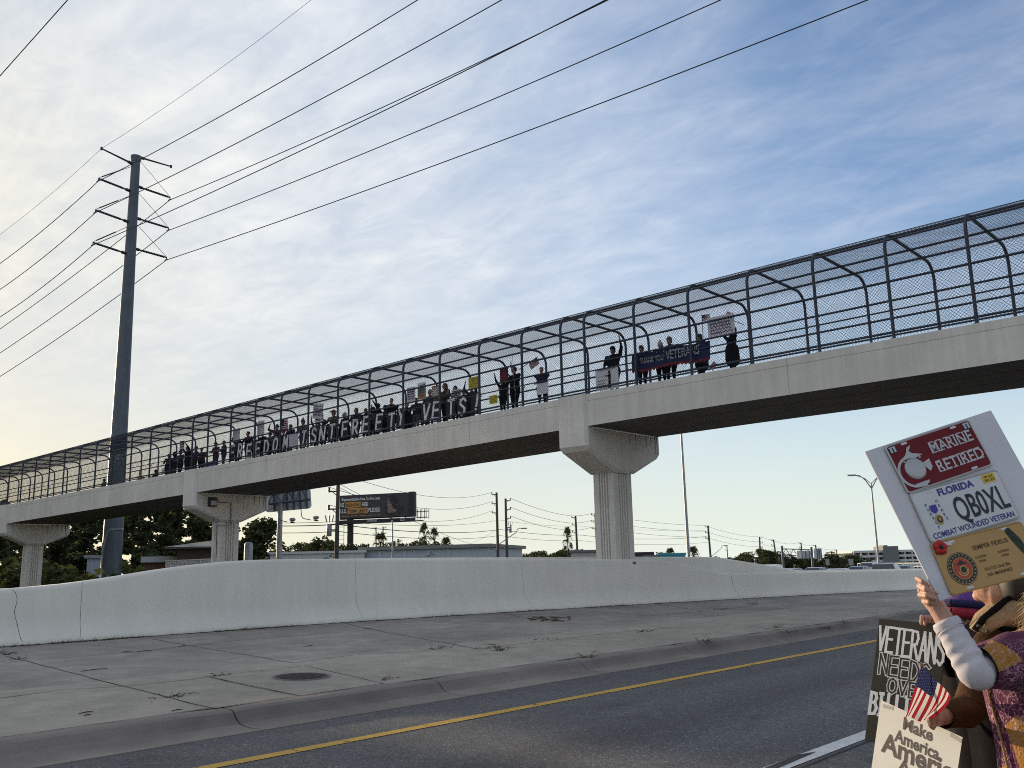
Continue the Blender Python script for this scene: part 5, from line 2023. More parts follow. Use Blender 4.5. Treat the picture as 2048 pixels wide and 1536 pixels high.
def flag_obj(M, W, H, label, pole=.5, group=None, hang=0.0, wave=.06, stars=False, polemat=None, pole_pts=None, warp=None):
    """striped flag in local x (fly) / y (up), hoist at x = -W/2"""
    f = thing('flag', M @ Vector((0, 0, 0)), label, 'flag', group)
    mb = MB()
    nx = 20

    def P(u, v, lift=0.0):
        if warp: return M @ warp(u, v, lift)
        z = wave * W * math.sin(u * 5 + v * 1.5) * u
        return M @ Vector(((u - .5) * W, (v - .5) * H - hang * u * u * H, z + lift))
    for j in range(13):
        v0, v1 = 1 - (j + 1) / 13, 1 - j / 13
        for i in range(nx):
            u0, u1 = i / nx, (i + 1) / nx
            canton = u1 <= .41 and j < 7
            mb.add([P(u0, v0), P(u1, v0), P(u1, v1), P(u0, v1)], [(0, 1, 2, 3)], 2 if canton else (0 if j % 2 == 0 else 1), True)
    if stars:
        for r_ in range(9):
            for q in range(6 if r_ % 2 == 0 else 5):
                u = .40 * ((q + .5) / 6 if r_ % 2 == 0 else (q + 1) / 6)
                v = 1 - 7 / 13 * (r_ + .7) / 9.4
                R1 = .020
                for lift in (.0012, -.0012):
                    pts = [P(u + R1 * .62 * (1 if k % 2 == 0 else .42) * math.sin(k * PI / 5), v + R1 * 1.05 * (1 if k % 2 == 0 else .42) * math.cos(k * PI / 5), lift) for k in range(10)]
                    mb.add(pts, [tuple(range(10))], 1)
    else:
        for r_ in range(4):
            for q in range(5):
                u, v = .40 * (q + .6) / 5.3, 1 - 7 / 13 * (r_ + .6) / 4.3
                for lift in (.004, -.004):
                    mb.add([P(u - .014, v, lift), P(u, v - .022, lift), P(u + .014, v, lift), P(u, v + .022, lift)], [(0, 1, 2, 3)], 1)
    mb.build('cloth', [FRED, FWHT, FBLU], f, fix=False)
    mb = MB()
    if pole_pts:
        mb.tube(pole_pts, .0055, 8)
    else:
        mb.tube([M @ Vector((-W / 2 - .012, H / 2 + .03, 0)), M @ Vector((-W / 2 - .012, -H / 2 - pole, 0))], .012, 6)
    mb.build('stick', polemat or POLEW, f)
    return f


# letter sheets: FREEDOM ISNT FREE TY VETS!
SHEET = flat('dark_letter_sheet', (0.022, 0.025, 0.036), 0.8)
LW = 'dark sheets that spell out the fence message'
words = ['first word', 'second word', 'third word', 'two-letter word', 'last word']
LET = [('F', 464, 905.5, 0), ('R', 479.6, 901.6, 0), ('E', 497, 902.6, 0), ('E', 515, 897.7, 0), ('D', 532, 894, 0), ('O', 550, 889, 0), ('M', 570, 886, 0),
       ('I', 606.6, 877, 1), ('S', 627, 871, 1), ('N', 643.7, 868, 1), ('T', 663, 864.5, 1), ('F', 688.6, 859, 2), ('R', 710, 855, 2), ('E', 730.6, 849, 2), ('E', 757, 845, 2),
       ('T', 782, 843, 3), ('Y', 801, 836, 3), ('V', 851, 826, 4), ('E', 871, 821, 4), ('T', 901, 817, 4), ('S', 923.6, 813, 4), ('!', 952, 806, 4)]
ordinal = {}
for ch, x, y, wd in LET:
    c = at_x(x, y, CX0 + .10)
    w_, h_ = .50, .78
    if wd == 4: w_ = .50
    M = Matrix.Translation(c) @ Matrix.Rotation(R(-90), 4, 'Z') @ Matrix.Rotation(R(90), 4, 'X') @ Matrix.Rotation(R(_trng.uniform(-3, 3)), 4, 'Z')
    n = ordinal.get((ch, wd), 0); ordinal[(ch, wd)] = n + 1
    twice = sum(1 for q in LET if q[0] == ch and q[3] == wd) > 1
    nm = 'exclamation mark' if ch == '!' else 'letter ' + ch
    lab = 'dark sheet with white ' + nm + ', ' + (('first one ' if n == 0 else 'second one ') if twice else '') + 'in the ' + words[wd] + ' on the fence'
    s = thing('letter_sheet', c, lab, 'letter sheet', LW)
    mb = MB()
    mb.box(c, (w_, h_, .006), M.to_3x3())
    mb.build('sheet', SHEET, s)
    mb = MB()
    put_strokes(mb, ch, M, -.165, -.31, .32, .62, .098, 0, .006, .12)
    mb.build('letter', INK['white'], s)

NF = CX0 + .16
# signs over the letters
sign(472.8, 870, 20, 25, NF, 'blank pale card above the first word, leftmost of the raised cards', 'grey', rows=0)
sign(521.6, 857, 20, 30, NF, 'pale blue-grey card above the letter D, second raised card from the left', 'grey', rows=0)
sign(587, 882, 25, 27, CX0 + .07, 'blank white card hung over the letters after the first word', 'grey', rows=0, rot=-4)
sign(636, 822, 27, 30, NF, 'tilted pinkish poster raised above the second word', 'white', 'purple', 4, rot=-8)
sign(638, 833, 22, 24, NF + .05, 'whitish card raised under the tilted pinkish poster', 'white', 'black', 3, rot=4)
sign(822.4, 789, 20, 29, NF, 'white card with purple lettering at the left of the three above the last word', 'white', 'purple', 5)
sign(843.5, 781.6, 20, 33, NF, 'card in white, green and orange bands above the letter V', 'white', 'purple', 5, bands=['white', 'green', 'orange'])
sign(872, 783, 19, 23, NF, 'small orange-edged card beside a post above the last word', 'orange', 'white', 4, bands=None)
sign(913, 789, 22, 20, NF, 'white card with dense dark writing above the letter T', 'white', 'black', 5)
sign(947, 766, 23, 24, NF, 'square yellow card raised above the exclamation mark', 'yellow', 'orange', 4)
sign(987, 799, 18, 17, NF, 'small yellow card low beside the seated person', 'yellow', 'orange', 3)
sign(1008, 749, 18, 29, NF, 'tall black card with red lettering raised beside the big flag', 'black', 'red', 5)
s_, M_, W_, H_ = sign(1085, 777, 25, 22, NF - .02, 'white card on a stick held by the person waving a small flag', 'white', 'black', 0)
mb = MB(); mb.tube([M_ @ Vector((-.05, -H_ / 2 + .02, -.012)), M_ @ Vector((-.16, -H_ / 2 - .55, -.012))], .014, 6); mb.build('stick', INK['white'], s_)
s_, M_, W_, H_ = sign(1214, 758, 46, 42, NF - .03, 'large white sign showing a soldier silhouette, low on the fence right of the pier', 'white', 'black', 0)
mb = MB()   # silhouette of a standing soldier with a levelled rifle, and blocks of small print
for pts in ([(.10, -.30), (.16, -.30), (.155, -.02), (.17, .16), (.06, .18), (.05, .0), (.075, -.12)], [(.03, -.30), (.085, -.30), (.12, -.06), (.06, -.04)], [(-.09, .10), (.12, .06), (.12, .12), (-.09, .125)], [(-.24, .118), (-.05, .105), (-.05, .13), (-.24, .126)]):
    mb.add([M_ @ Vector((a, b, .007)) for a, b in pts], [tuple(range(len(pts)))])
mb.add([M_ @ Vector((.105 + .05 * math.cos(k * PI / 6), .225 + .055 * math.sin(k * PI / 6), .0075)) for k in range(12)], [tuple(range(12))])
rr = random.Random(3)
for r_, (xa, xb, yy) in enumerate(((-.34, .34, .33), (-.36, -.02, -.02), (-.36, -.08, -.12), (-.36, .0, -.22), (-.3, .3, -.36))):
    x_ = xa
    while x_ < xb:
        stroke_poly(mb, [(x_, yy), (x_ + .02, yy - .035), (x_ + .045, yy)], .012, M_, 0, .007)
        x_ += .062
mb.build('print', INK['black'], s_)
sign(1442, 652, 49, 42, NF, 'large white card raised by the person in the long black coat', 'white', 'purple', 5)
sign(364, 892, 14, 20, NF, 'black card raised above the pier with the floodlight', 'black', 'white', 3)
sign(281, 944, 9, 8, NF, 'small tan card held low left of the floodlight pier', 'orange', 'black', 0)
sign(326, 942, 10, 10, NF, 'small grey card leaning on the fence left of the floodlight pier', 'grey', 'black', 0)

# THANK YOU VETERANS banner
p0, p1 = at_x(1264, 728, NF - .02), at_x(1420, 700, NF - .02)
Lb = abs(p0.y - p1.y)
MBn = frame(Vector((NF - .02, p0.y, p0.z - .26)), p1 - p0, zd)
bn = thing('banner', (p0 + p1) / 2, 'navy banner with white lettering and red bunting stretched along the fence', 'banner')
mb = MB()
n = 24
vs = []
for i in range(n + 1):
    for j, yy in enumerate((0, .15, .3, .45, .56)):
        vs.append(MBn @ Vector((Lb * i / n, yy - .03 * math.sin(PI * i / n * 3), .02 * math.sin(i * 1.1 + j))))
mb.add(vs, [(i * 5 + j, (i + 1) * 5 + j, (i + 1) * 5 + j + 1, i * 5 + j + 1) for i in range(n) for j in range(4)], 0, True)
mb.build('cloth', mat('navy_banner', (.012, .018, .075), .7, .08, 4, trans=.1), bn, fix=False)
BT = flat('banner_white', (.50, .50, .52), .7, trans=.1)
mb = MB()
Ms = Matrix.Translation((0, 0, .03))
tot = Lb
put_text(mb, 'THANK YOU', MBn @ Matrix.Translation((Lb * .27, .20, .035)), .26, .008, 0, Lb * .31)
put_text(mb, 'VETERANS', MBn @ Matrix.Translation((Lb * .665, .20, .035)), .40, .012, 0, Lb * .42)
for i in range(7):
    cx_, cy_ = Lb * (.34 + .09 * i), .485
    mb.add([MBn @ Vector((cx_ + .035 * (1 if k % 2 == 0 else .42) * math.sin(k * PI / 5), cy_ + .035 * (1 if k % 2 == 0 else .42) * math.cos(k * PI / 5), .035)) for k in range(10)], [tuple(range(10))])
mb.build('lettering', BT, bn)
mb = MB()
for i in range(22):
    xa = Lb * i / 22
    yy = -.03 * math.sin(PI * i / 22 * 3)
    dd = Lb / 22
    mb.add([MBn @ Vector((xa + dd / 2 + dd / 2 * math.cos(k * PI / 8 + PI), yy + .05 + .10 * math.sin(k * PI / 8 + PI), .03)) for k in range(9)], [tuple(range(9))])
mb.build('bunting', mat('red_bunting', (.22, .02, .025), .7, .15, 9, trans=.2), bn)

# flags
stick_flag(569, 851, 21, 24, NF, 'striped flag held up above the letter M')
stick_flag(757, 838, 10, 12, NF, 'tiny flag held beside the raised hands at the third word', rot=-80)
stick_flag(1412, 635, 17, 13, NF + .05, 'small flag at the upper left corner of the large white card')
stick_flag(1457, 630, 12, 13, NF + .1, 'small flag behind the upper right corner of the large white card', rot=60)
stick_flag(1427, 731, 14, 11, NF + .1, 'small flag held low by the person in the long black coat', rot=40)
stick_flag(1068, 727, 15, 24, NF, 'small flag waved above the person with a card on a stick', rot=-70)
# big hanging flag on a pole
c = at_x(1025, 752, NF + .05)
MF = Matrix.Translation(c) @ Matrix.Rotation(R(-90), 4, 'Z') @ Matrix.Rotation(R(90), 4, 'X')
def hangwarp(u, v, lift):
    # hung limp from a near-upright pole: the fly falls in folds
    t = 1 - v
    x = .05 + .20 * (u ** .8) * (.55 + .45 * t) + .03 * math.sin(u * 9)
    y = .62 - 1.0 * u - .32 * t * (1 - .3 * u)
    return Vector((x - .1, y, .05 * math.sin(u * 7 + t * 2) + lift))
fp0, fp1 = at_x(1024, 702, NF + .05), at_x(1033, 818, NF + .05)
flag_obj(MF, 1, 1, 'large flag hanging limp from a pole beside the black and red card', warp=hangwarp, pole_pts=[fp0, fp1])

UP = lambda a=1.75, b=.18: ((.25, b, a), (.25, -b, a))
LOWH = ((.30, .20, 1.12), (.30, -.20, 1.12))
# right-hand cluster
on_bridge(1462, 668, top='black', legs='black', hat='hood', coat=True, stout=1.28, hands=((.12, .22, 1.9), (.12, -.30, 1.85)), face=R(150), label='stout person in a long black hooded coat raising the large white card')
on_bridge(1400, 670, top='navy', legs='black', hat='beanie', hatcol='olive', stout=1.2, coat=True, hands=LOWH, face=R(150), label='person with a flag-patterned scarf at the right end of the banner')
on_bridge(1339, 676, X=24.7, top='navy', legs='black', hat='beanie', hatcol='grey', hands=LOWH, label='taller person in a grey beanie behind the banner')
on_bridge(1321, 686, X=24.62, top='plum', legs='black', hat='pom', hatcol='cream', hands=LOWH, label='person in a cream bobble hat behind the banner')
on_bridge(1283, 693, X=24.55, top='brown', legs='black', hat='beanie', hatcol='olive', hands=((.3, .25, 1.2), (.3, -.2, 1.1)), label='person in an olive beanie holding the left end of the banner')
on_bridge(1226, 695, X=24.55, top='black', legs='navy', hat='beanie', hatcol='black', hands=((.1, .35, 1.95), (.3, -.2, .95)), face=R(180), label='person with one arm raised behind the soldier sign', skin=SKIN2)
on_bridge(1083, 736, X=24.5, top='navy', legs='black', hair='brown', hands=((.2, -.28, 1.0), (.22, .3, 1.45)), face=R(200), label='person in a dark jacket waving a small flag beside the pier')
on_bridge(1029, 735, X=24.65, top='black', legs='black', hair='dark', hands=((.3, .1, 1.4), (.3, -.2, 1.2)), face=R(165), label='person in black clasping the pole of the large flag')
on_bridge(1006, 780, X=24.5, top='black', legs='black', hair='dark', hat='hood', stout=1.25, hands=((.3, .2, 1.2), (.3, -.2, 1.9)), face=R(170), label='bulky dark figure crouched beside the small yellow card')
on_bridge(944, 776, X=24.6, top='navy', legs='navy', hair='grey', hands=UP(1.85), label='person in denim blue raising the square yellow card')
on_bridge(911, 773, X=24.55, top='grey', legs='black', hair='dark', hands=UP(1.5), label='person behind the white card with dense writing')
on_bridge(891, 768, X=24.65, top='brown', legs='black', hair='brown', hat='long', hands=LOWH, face=R(160), label='long-haired person looking aside, right of the orange-edged card')
on_bridge(861, 780, X=24.6, top='grey', legs='denim', hair='grey', hands=LOWH, label='person half hidden behind the orange-edged card')
on_bridge(833, 800, X=24.6, top='navy', legs='grey', hat='cap', hatcol='navy', hands=LOWH, label='person under the purple-lettered card left of the letter V')
on_bridge(783, 798, X=24.5, top='black', legs='black', hair='dark', hands=((.35, .1, 1.45), (.38, -.05, 1.35)), face=R(215), label='dark-haired person turned aside, hands together, above letters TY')
on_bridge(757, 808, X=24.6, top='black', legs='black', hair='dark', hands=((.3, .15, 1.85), (.3, -.15, 1.6)), face=R(150), label='person with hands raised behind the second E of the third word')
on_bridge(732, 818, X=24.6, top='black', legs='denim', hair='dark', hat='long', hands=LOWH, label='dark-haired person behind the first E of the third word')
on_bridge(713, 817, X=24.55, top='navy', legs='black', hair='brown', hat='long', hands=LOWH, label='long brown-haired person behind the letter R of the third word')
on_bridge(668, 822, X=24.55, top='olive', legs='black', hat='brim', hatcol='tan', hands=((.3, .1, 1.3), (.3, -.5, 1.3)), face=R(185), label='person in a pale brimmed hat reaching sideways above the second word')
on_bridge(634, 843, X=24.6, top='grey', legs='black', hat='cap', hatcol='black', hands=UP(1.9), label='person holding up the tilted pinkish poster')
on_bridge(607, 840, X=24.6, top='grey', legs='denim', hat='pom', hatcol='grey', hands=LOWH, label='person in a pointed hat behind the letter I')
on_bridge(582, 850, X=24.65, top='navy', legs='denim', hair='brown', hands=LOWH, label='person in blue just right of the striped flag')
on_bridge(555, 850, X=24.55, top='plum', legs='black', hair='dark', hands=((.3, .2, 1.2), (.3, -.2, 1.7)), label='dark-haired person holding the striped flag up')
on_bridge(526, 866, X=24.6, top='black', legs='black', hair='brown', hands=LOWH, label='person below the pale blue-grey card')
on_bridge(497, 864, X=24.5, top='black', legs='black', hair='dark', hands=((.3, .35, 1.3), (.3, -.35, 1.3)), label='curly-haired person reaching both hands over the first word')
on_bridge(477, 876, X=24.6, top='navy', legs='black', hair='grey', hands=UP(1.8), label='person behind the leftmost raised pale card')
# left cluster
on_bridge(448, 906, X=24.6, top='navy', legs='denim', hair='brown', hands=LOWH, face=R(160), label='person in blue right of the blue banner left of the first word')
on_bridge(432, 904, X=24.6, top='plum', legs='denim', hat='cap', hatcol='navy', hands=LOWH, label='person holding the small blue banner left of the first word')
on_bridge(393, 893, X=24.55, top='plum', legs='black', hair='dark', stout=1.15, hands=LOWH, face=R(150), label='person in a plum top standing at the floodlight pier')
on_bridge(376, 893, X=24.6, top='black', legs='black', hair='dark', hands=UP(1.85), label='person in black raising the black card')
on_bridge(350, 905, X=26.0, top='black', legs='black', hair='dark', hat='hood', stout=1.2, hands=LOWH, face=R(160), label='hooded dark figure left of the floodlight pier')
on_bridge(312, 940, X=27.1, top='black', legs='black', hair='dark', hat='hood', hands=LOWH, label='small dark hooded person seated low by the fence')
on_bridge(281, 945, X=27.1, top='tan', legs='black', hair='brown', hands=((.2, .5, 1.25), (.2, -.4, 1.2)), label='person in tan stretching both arms out by the fence')
on_bridge(209, 958, X=27.1, top='olive', legs='black', hair='dark', hat='hood', stout=1.3, hands=LOWH, label='lone dark figure low by the fence beside the steel pole')
for (x, y, tp, hr, ht, lab) in ((690, 826, 'black', 'grey', None, 'grey-haired person behind the letter F of the third word'), (747, 815, 'grey', 'brown', 'cap', 'person in a cap between the two E letters of the third word'), (771, 812, 'navy', 'dark', 'hood', 'hooded person left of the letter T of the two-letter word'),
        (815, 806, 'black', 'grey', None, 'grey-haired person between the letters Y and V'), (849, 800, 'plum', 'dark', 'beanie', 'person in a dark beanie behind the letter V'), (928, 785, 'black', 'brown', 'cap', 'person in a cap behind the letter S'), (541, 866, 'grey', 'dark', 'cap', 'person in a cap behind the letters D and O'),
        (568, 862, 'black', 'dark', None, 'person in black under the striped flag'), (648, 840, 'navy', 'brown', 'hood', 'hooded person behind the letter N'), (510, 876, 'brown', 'dark', 'beanie', 'person in a beanie behind the double letter E of the first word'),
        (362, 902, 'navy', 'dark', 'cap', 'person in a cap pressed close under the black card'), (385, 898, 'black', 'grey', None, 'dark figure squeezed between two others at the floodlight pier'), (339, 914, 'black', 'dark', 'hood', 'leftmost hooded figure of the dark clump near the steel pole'), (404, 900, 'brown', 'brown', None, 'person in brown behind the small blue banner')):
    on_bridge(x, y, X=24.85 if ht else 25.0, top=tp, legs='black', hair=hr, hat=ht, hatcol='black', stout=1.45, coat=(tp == 'black'), hands=LOWH, face=R(165 + (x % 5) * 8), label=lab)
# small blue banner on the fence
q0, q1 = at_x(405, 936, NF), at_x(436, 930, NF)
bb = thing('banner', (q0 + q1) / 2, 'small blue banner with pale script on the fence right of the floodlight pier', 'banner')
MQ = frame(Vector((NF, q0.y, q0.z - .25)), q1 - q0, zd)
Lq = (q1 - q0).length
mb = MB()
mb.box(MQ @ Vector((Lq / 2, .25, 0)), (Lq, .5, .01), MQ.to_3x3())
mb.build('cloth', mat('blue_banner', (.02, .025, .14), .7, .08, 4), bb)
mb = MB()
stroke_poly(mb, [(Lq * (.1 + .08 * k), .22 + (.12 if k % 2 else 0)) for k in range(10)], .03, MQ, 0, .008)
mb.build('script', BT, bb)
print('PEOPLE', PEOPLE)

# ------------------------------------------------------------------ people and signs in the foreground
FW0 = Vector((_fw.x, _fw.y, 0)).normalized()
RT0 = Vector(_rt0)


def on_plane(x, y, M):
    """local coordinates of the point where a photo ray meets a flat board"""
    o, n = M.translation, M.to_3x3() @ Vector((0, 0, 1))
    v = pix(x, y)
    p = CAM_P + v * ((o - CAM_P).dot(n) / v.dot(n))
    return M.inverted() @ p


# --- the white board with three licence plates
TLp, TRp, BLp = corner_frame((1730, 903), 2.72, (1982, 820), 2.83, (1880, 1203))
MS = frame(TLp, TRp - TLp, TLp - BLp)
HD = (BLp - CAM_P).dot(_fw) - 2.535      # the hand's depth follows the board's corner
print('HD', HD)
WS, HS = (TRp - TLp).length, (TLp - BLp).length
psign = thing('protest_sign', MS @ Vector((WS / 2, -HS / 2, 0)), 'tilted white board carrying three licence plates, raised by hand at right', 'protest sign')
CARDW = flat('foam_board', (0.60, 0.60, 0.63), .6, trans=.12)
mb = MB()
mb.rbox(MS @ Vector((WS / 2, -HS / 2, -.003)), (WS, HS, .006), MS.to_3x3(), b=.0015)
mb.build('board', CARDW, psign)
ALU = flat('bare_aluminium', (.42, .41, .39), .5, metal=.6)
PRED, PWHT, PGLD = mat('plate_red', (.135, .004, .008), .55, .08, 20, spec=.25), mat('plate_white', (.55, .56, .55), .4, .05, 20), mat('plate_gold', (.40, .235, .075), .4, .06, 12, metal=.2)
PBLU, PBLK = flat('plate_blue', (.03, .03, .20), .5), flat('plate_black', (.012, .012, .014), .4)
PURP = flat('medal_purple', (.05, .03, .28), .5)
GOLD = flat('medal_gold', (.45, .30, .07), .4)


def plate(corners, face, label):
    L = [on_plane(x, y, MS) for x, y in corners]
    c = sum(L, Vector()) / 4
    xd_ = (L[1] - L[0]) + (L[2] - L[3])
    w, h = .305, .153
    ang = math.atan2(xd_.y, xd_.x)
    M = MS @ Matrix.Translation((c.x, c.y, .004)) @ Matrix.Rotation(ang, 4, 'Z')

    def rr_(W, H, r, n=5):
        P = []
        for cx_, cy_, a0 in ((W / 2 - r, H / 2 - r, 0), (-W / 2 + r, H / 2 - r, PI / 2), (-W / 2 + r, -H / 2 + r, PI), (W / 2 - r, -H / 2 + r, 1.5 * PI)):
            for k in range(n):
                P.append((cx_ + r * math.cos(a0 + PI / 2 * k / (n - 1)), cy_ + r * math.sin(a0 + PI / 2 * k / (n - 1))))
        return P
    mb = MB()
    A, B, Cc = rr_(w, h, .012), rr_(w - .006, h - .006, .010), rr_(w - .011, h - .011, .008)
    mb.loft([[M @ Vector((a, b, 0)) for a, b in A], [M @ Vector((a, b, .003)) for a, b in A], [M @ Vector((a, b, .0042)) for a, b in B], [M @ Vector((a, b, .0030)) for a, b in Cc]], 1, True, False)
    mb.add([M @ Vector((a, b, .0030)) for a, b in Cc], [tuple(range(len(Cc)))], 0)
    o = mb.build('licence_plate', [face, ALU if face is not PGLD else PGLD], psign)
    if label: o['label'] = label
    for sx in (-1, 1):
        for sy in (-1, 1):
            hb = MB()
            pts = rr_(.022, .007, .0034, 4)
            hb.add([M @ Vector((a + sx * .088, b + sy * .066, .0036)) for a, b in pts], [tuple(range(len(pts)))], 0)
            hb.build('bolt_slot', CARDW, o)
    return o, M


def ring(mb, M, cx, cy, r0, r1, z, mi=0, n=28, a0=0, a1=2 * PI, sx=1.0):
    P, Q = [], []
    for k in range(n + 1):
        a = a0 + (a1 - a0) * k / n
        P.append(M @ Vector((cx + r0 * math.cos(a) * sx, cy + r0 * math.sin(a), z)))
        Q.append(M @ Vector((cx + r1 * math.cos(a) * sx, cy + r1 * math.sin(a), z)))
    mb.add(P + Q, [(k, k + 1, n + 2 + k, n + 1 + k) for k in range(n)], mi)


def poly(mb, M, pts, z, mi=0):
    mb.add([M @ Vector((a, b, z)) for a, b in pts], [tuple(range(len(pts)))], mi)


def disc(mb, M, cx, cy, rx, ry, z, mi=0, n=24):
    poly(mb, M, [(cx + rx * math.cos(2 * PI * k / n), cy + ry * math.sin(2 * PI * k / n)) for k in range(n)], z, mi)


# red plate
o1, M1 = plate(((1765, 903), (1941, 839), (1989, 927.6), (1803, 985)), PRED, 'red licence plate reading MARINE RETIRED')
mb = MB()
put_text(mb, 'MARINE', M1 @ Matrix.Translation((.058, .012, 0)), .048, .016, 0, .150, .0044)
put_text(mb, 'RETIRED', M1 @ Matrix.Translation((.058, -.046, 0)), .048, .016, 0, .164, .0044)
for (x0, w, ys) in ((.058, .150, (.012, .046)), (.058, .164, (-.046, -.012))):
    n_ = 6 if ys[0] > 0 else 7
    for k in range(n_):      # slab serifs
        for y_ in (ys[0] + .001, ys[1] - .001):
            cx_ = x0 - w / 2 + w * (k + .5) / n_
            poly(mb, M1, [(cx_ - .0095, y_ - .0016), (cx_ + .0075, y_ - .0016), (cx_ + .0075, y_ + .0016), (cx_ - .0095, y_ + .0016)], .0043)
mb.build('lettering', ALU, o1)
mb = MB()
cx, cy = -.092, -.014
mb.ell(M1 @ Vector((cx, cy, .003)), (.034, .034, .006), 0, 20, 8, M1.to_3x3())
ring(mb, M1, cx - .012, cy - .006, .040, .048, .0046, 0, 24, R(100), R(300))
poly(mb, M1, [(cx - .028, cy - .052), (cx + .020, cy - .050), (cx + .026, cy - .042), (cx - .022, cy - .042)], .0047)
poly(mb, M1, [(cx + .030, cy + .010), (cx + .056, cy + .016), (cx + .054, cy - .010), (cx + .042, cy - .020), (cx + .034, cy - .006)], .0047)
poly(mb, M1, [(cx - .040, cy + .032), (cx - .012, cy + .046), (cx + .002, cy + .060), (cx + .012, cy + .046), (cx + .044, cy + .034), (cx + .018, cy + .030), (cx - .004, cy + .034)], .0048)
poly(mb, M1, [(cx - .006, cy + .052), (cx + .004, cy + .066), (cx + .018, cy + .070), (cx + .010, cy + .058)], .005)
for k in range(4):
    poly(mb, M1, [(cx - .030 + .018 * k, cy + .030), (cx - .020 + .018 * k, cy + .030), (cx - .024 + .018 * k, cy + .024)], .0049)
mb.build('emblem', ALU, o1)
for sx in (-1, 1):
    mb = MB()
    poly(mb, M1, [(sx * .132 - .014, .048), (sx * .132 + .014, .048), (sx * .132 + .014, .069), (sx * .132 - .014, .069)], .0036, 0)
    for k in range(2):
        xx = sx * .132 - .009 + .012 * k
        poly(mb, M1, [(xx, .050), (xx + .007, .050), (xx + .007, .064), (xx, .064)], .0042, 1)
    poly(mb, M1, [(sx * .132 - .011, .0635), (sx * .132 + .011, .0635), (sx * .132 + .011, .0675), (sx * .132 - .011, .0675)], .0044, 1)
    mb.build('corner_badge', [PBLK, ALU], o1)
# white plate
o2, M2 = plate(((1808, 999), (2004.7, 940.6), (2041, 1030), (1849.7, 1082.6)), PWHT, 'white and blue FLORIDA licence plate')
mb = MB()
put_text(mb, 'FLORIDA', M2 @ Matrix.Translation((-.004, .046, 0)), .028, .03, 0, .122, .0042)
put_text(mb, 'COMBAT WOUNDED VETERAN', M2 @ Matrix.Translation((.0, -.067, 0)), .023, .015, 0, .275, .0042)
for k, ch in enumerate('PURPLE'):
    put_text(mb, ch, M2 @ Matrix.Translation((-.118 + .002 * k, .026 - .0135 * k, 0)), .012, .01, 0, None, .0042)
for k, ch in enumerate('HEART'):
    put_text(mb, ch, M2 @ Matrix.Translation((-.080 + .002 * k, .030 - .0140 * k, 0)), .012, .01, 0, None, .0042)
mb.build('lettering', PBLU, o2)
mb = MB()
put_text(mb, 'QB0XL', M2 @ Matrix.Translation((.052, -.038, 0)), .098, .012, 0, .178, .0046)
mb.build('registration', PBLK, o2)
mb = MB()
poly(mb, M2, [(.091, .044), (.134, .044), (.134, .070), (.091, .070)], .0040, 0)
put_text(mb, '09-23', M2 @ Matrix.Translation((.1125, .048, 0)), .011, .02, 1, .034, .0045)
put_text(mb, '09-23', M2 @ Matrix.Translation((.1125, .059, 0)), .009, .02, 1, .030, .0045)
mb.build('sticker', [flat('sticker_yellow', (.62, .42, .03), .5), PBLK], o2)
mb = MB()
poly(mb, M2, [(-.110, .026), (-.088, .026), (-.088, .008), (-.099, .000), (-.110, .008)], .0043, 0)
disc(mb, M2, -.096, -.018, .0125, .0155, .0043, 1)
poly(mb, M2, [(-.108, -.010), (-.084, -.010), (-.084, -.020), (-.095, -.035), (-.106, -.020)], .0045, 1)
disc(mb, M2, -.095, -.018, .0085, .0105, .0047, 2)
disc(mb, M2, -.095, -.017, .0035, .006, .0049, 1)
mb.build('medal', [PURP, GOLD, PBLK], o2)
# gold plate
o3, M3_ = plate(((1856, 1094), (2041, 1047), (2085, 1140), (1900.5, 1186.7)), PGLD, 'gold licence plate with round emblem')
mb = MB()
put_text(mb, 'SEMPER FIDELIS', M3_ @ Matrix.Translation((.026, .028, 0)), .018, .004, 0, .118, .0042)
for (s, x, y, w, z) in (('CHOSIN', -.018, .004, .036, .0095), ('1950', -.018, -.008, .022, .0095), ('KOREA', .058, .004, .036, .0095), ('1950', .058, -.008, .022, .0095), ('H-CO 2nd Bn', .020, -.034, .082, .013), ('5th MARINES', .020, -.050, .082, .013)):
    put_text(mb, s, M3_ @ Matrix.Translation((x, y, 0)), z, .008, 0, w, .0042)
mb.build('lettering', flat('engraved_brown', (.07, .035, .015), .6), o3)
mb = MB()
disc(mb, M3_, -.088, -.012, .046, .046, .0040, 0, 36)
ring(mb, M3_, -.088, -.012, .043, .0445, .0042, 2)
disc(mb, M3_, -.088, -.012, .030, .030, .0042, 1, 30)
ring(mb, M3_, -.088, -.012, .0295, .031, .0044, 2)
disc(mb, M3_, -.086, -.016, .012, .012, .0046, 2)
disc(mb, M3_, -.086, -.016, .009, .009, .0048, 0)
poly(mb, M3_, [(-.106, .000), (-.092, .006), (-.086, .012), (-.080, .006), (-.068, .000), (-.082, -.002)], .0048, 0)
ring(mb, M3_, -.088, -.016, .015, .018, .0046, 2, 16, PI, 2 * PI)
for k in range(22):
    a = 2 * PI * k / 22
    disc(mb, M3_, -.088 + .0375 * math.cos(a), -.012 + .0375 * math.sin(a), .0022, .0022, .0044, 2, 6)
mb.build('emblem', [PBLK, flat('emblem_red', (.36, .05, .02), .5), GOLD], o3)
mb = MB()
poly(mb, M3_, [(.088, .060), (.100, .066), (.112, .052), (.124, .030), (.132, -.004), (.138, -.034), (.122, -.028), (.110, -.002), (.100, .020), (.092, .040)], .0042, 0)
disc(mb, M3_, .098, .055, .010, .011, .0046, 1, 14)
poly(mb, M3_, [(.096, .034), (.122, .014), (.126, .020), (.104, .042)], .0046, 1)
mb.build('soldier_picture', [flat('soldier_green', (.02, .035, .018), .6), flat('soldier_dark', (.012, .02, .012), .6)], o3)
fl_ = MB()
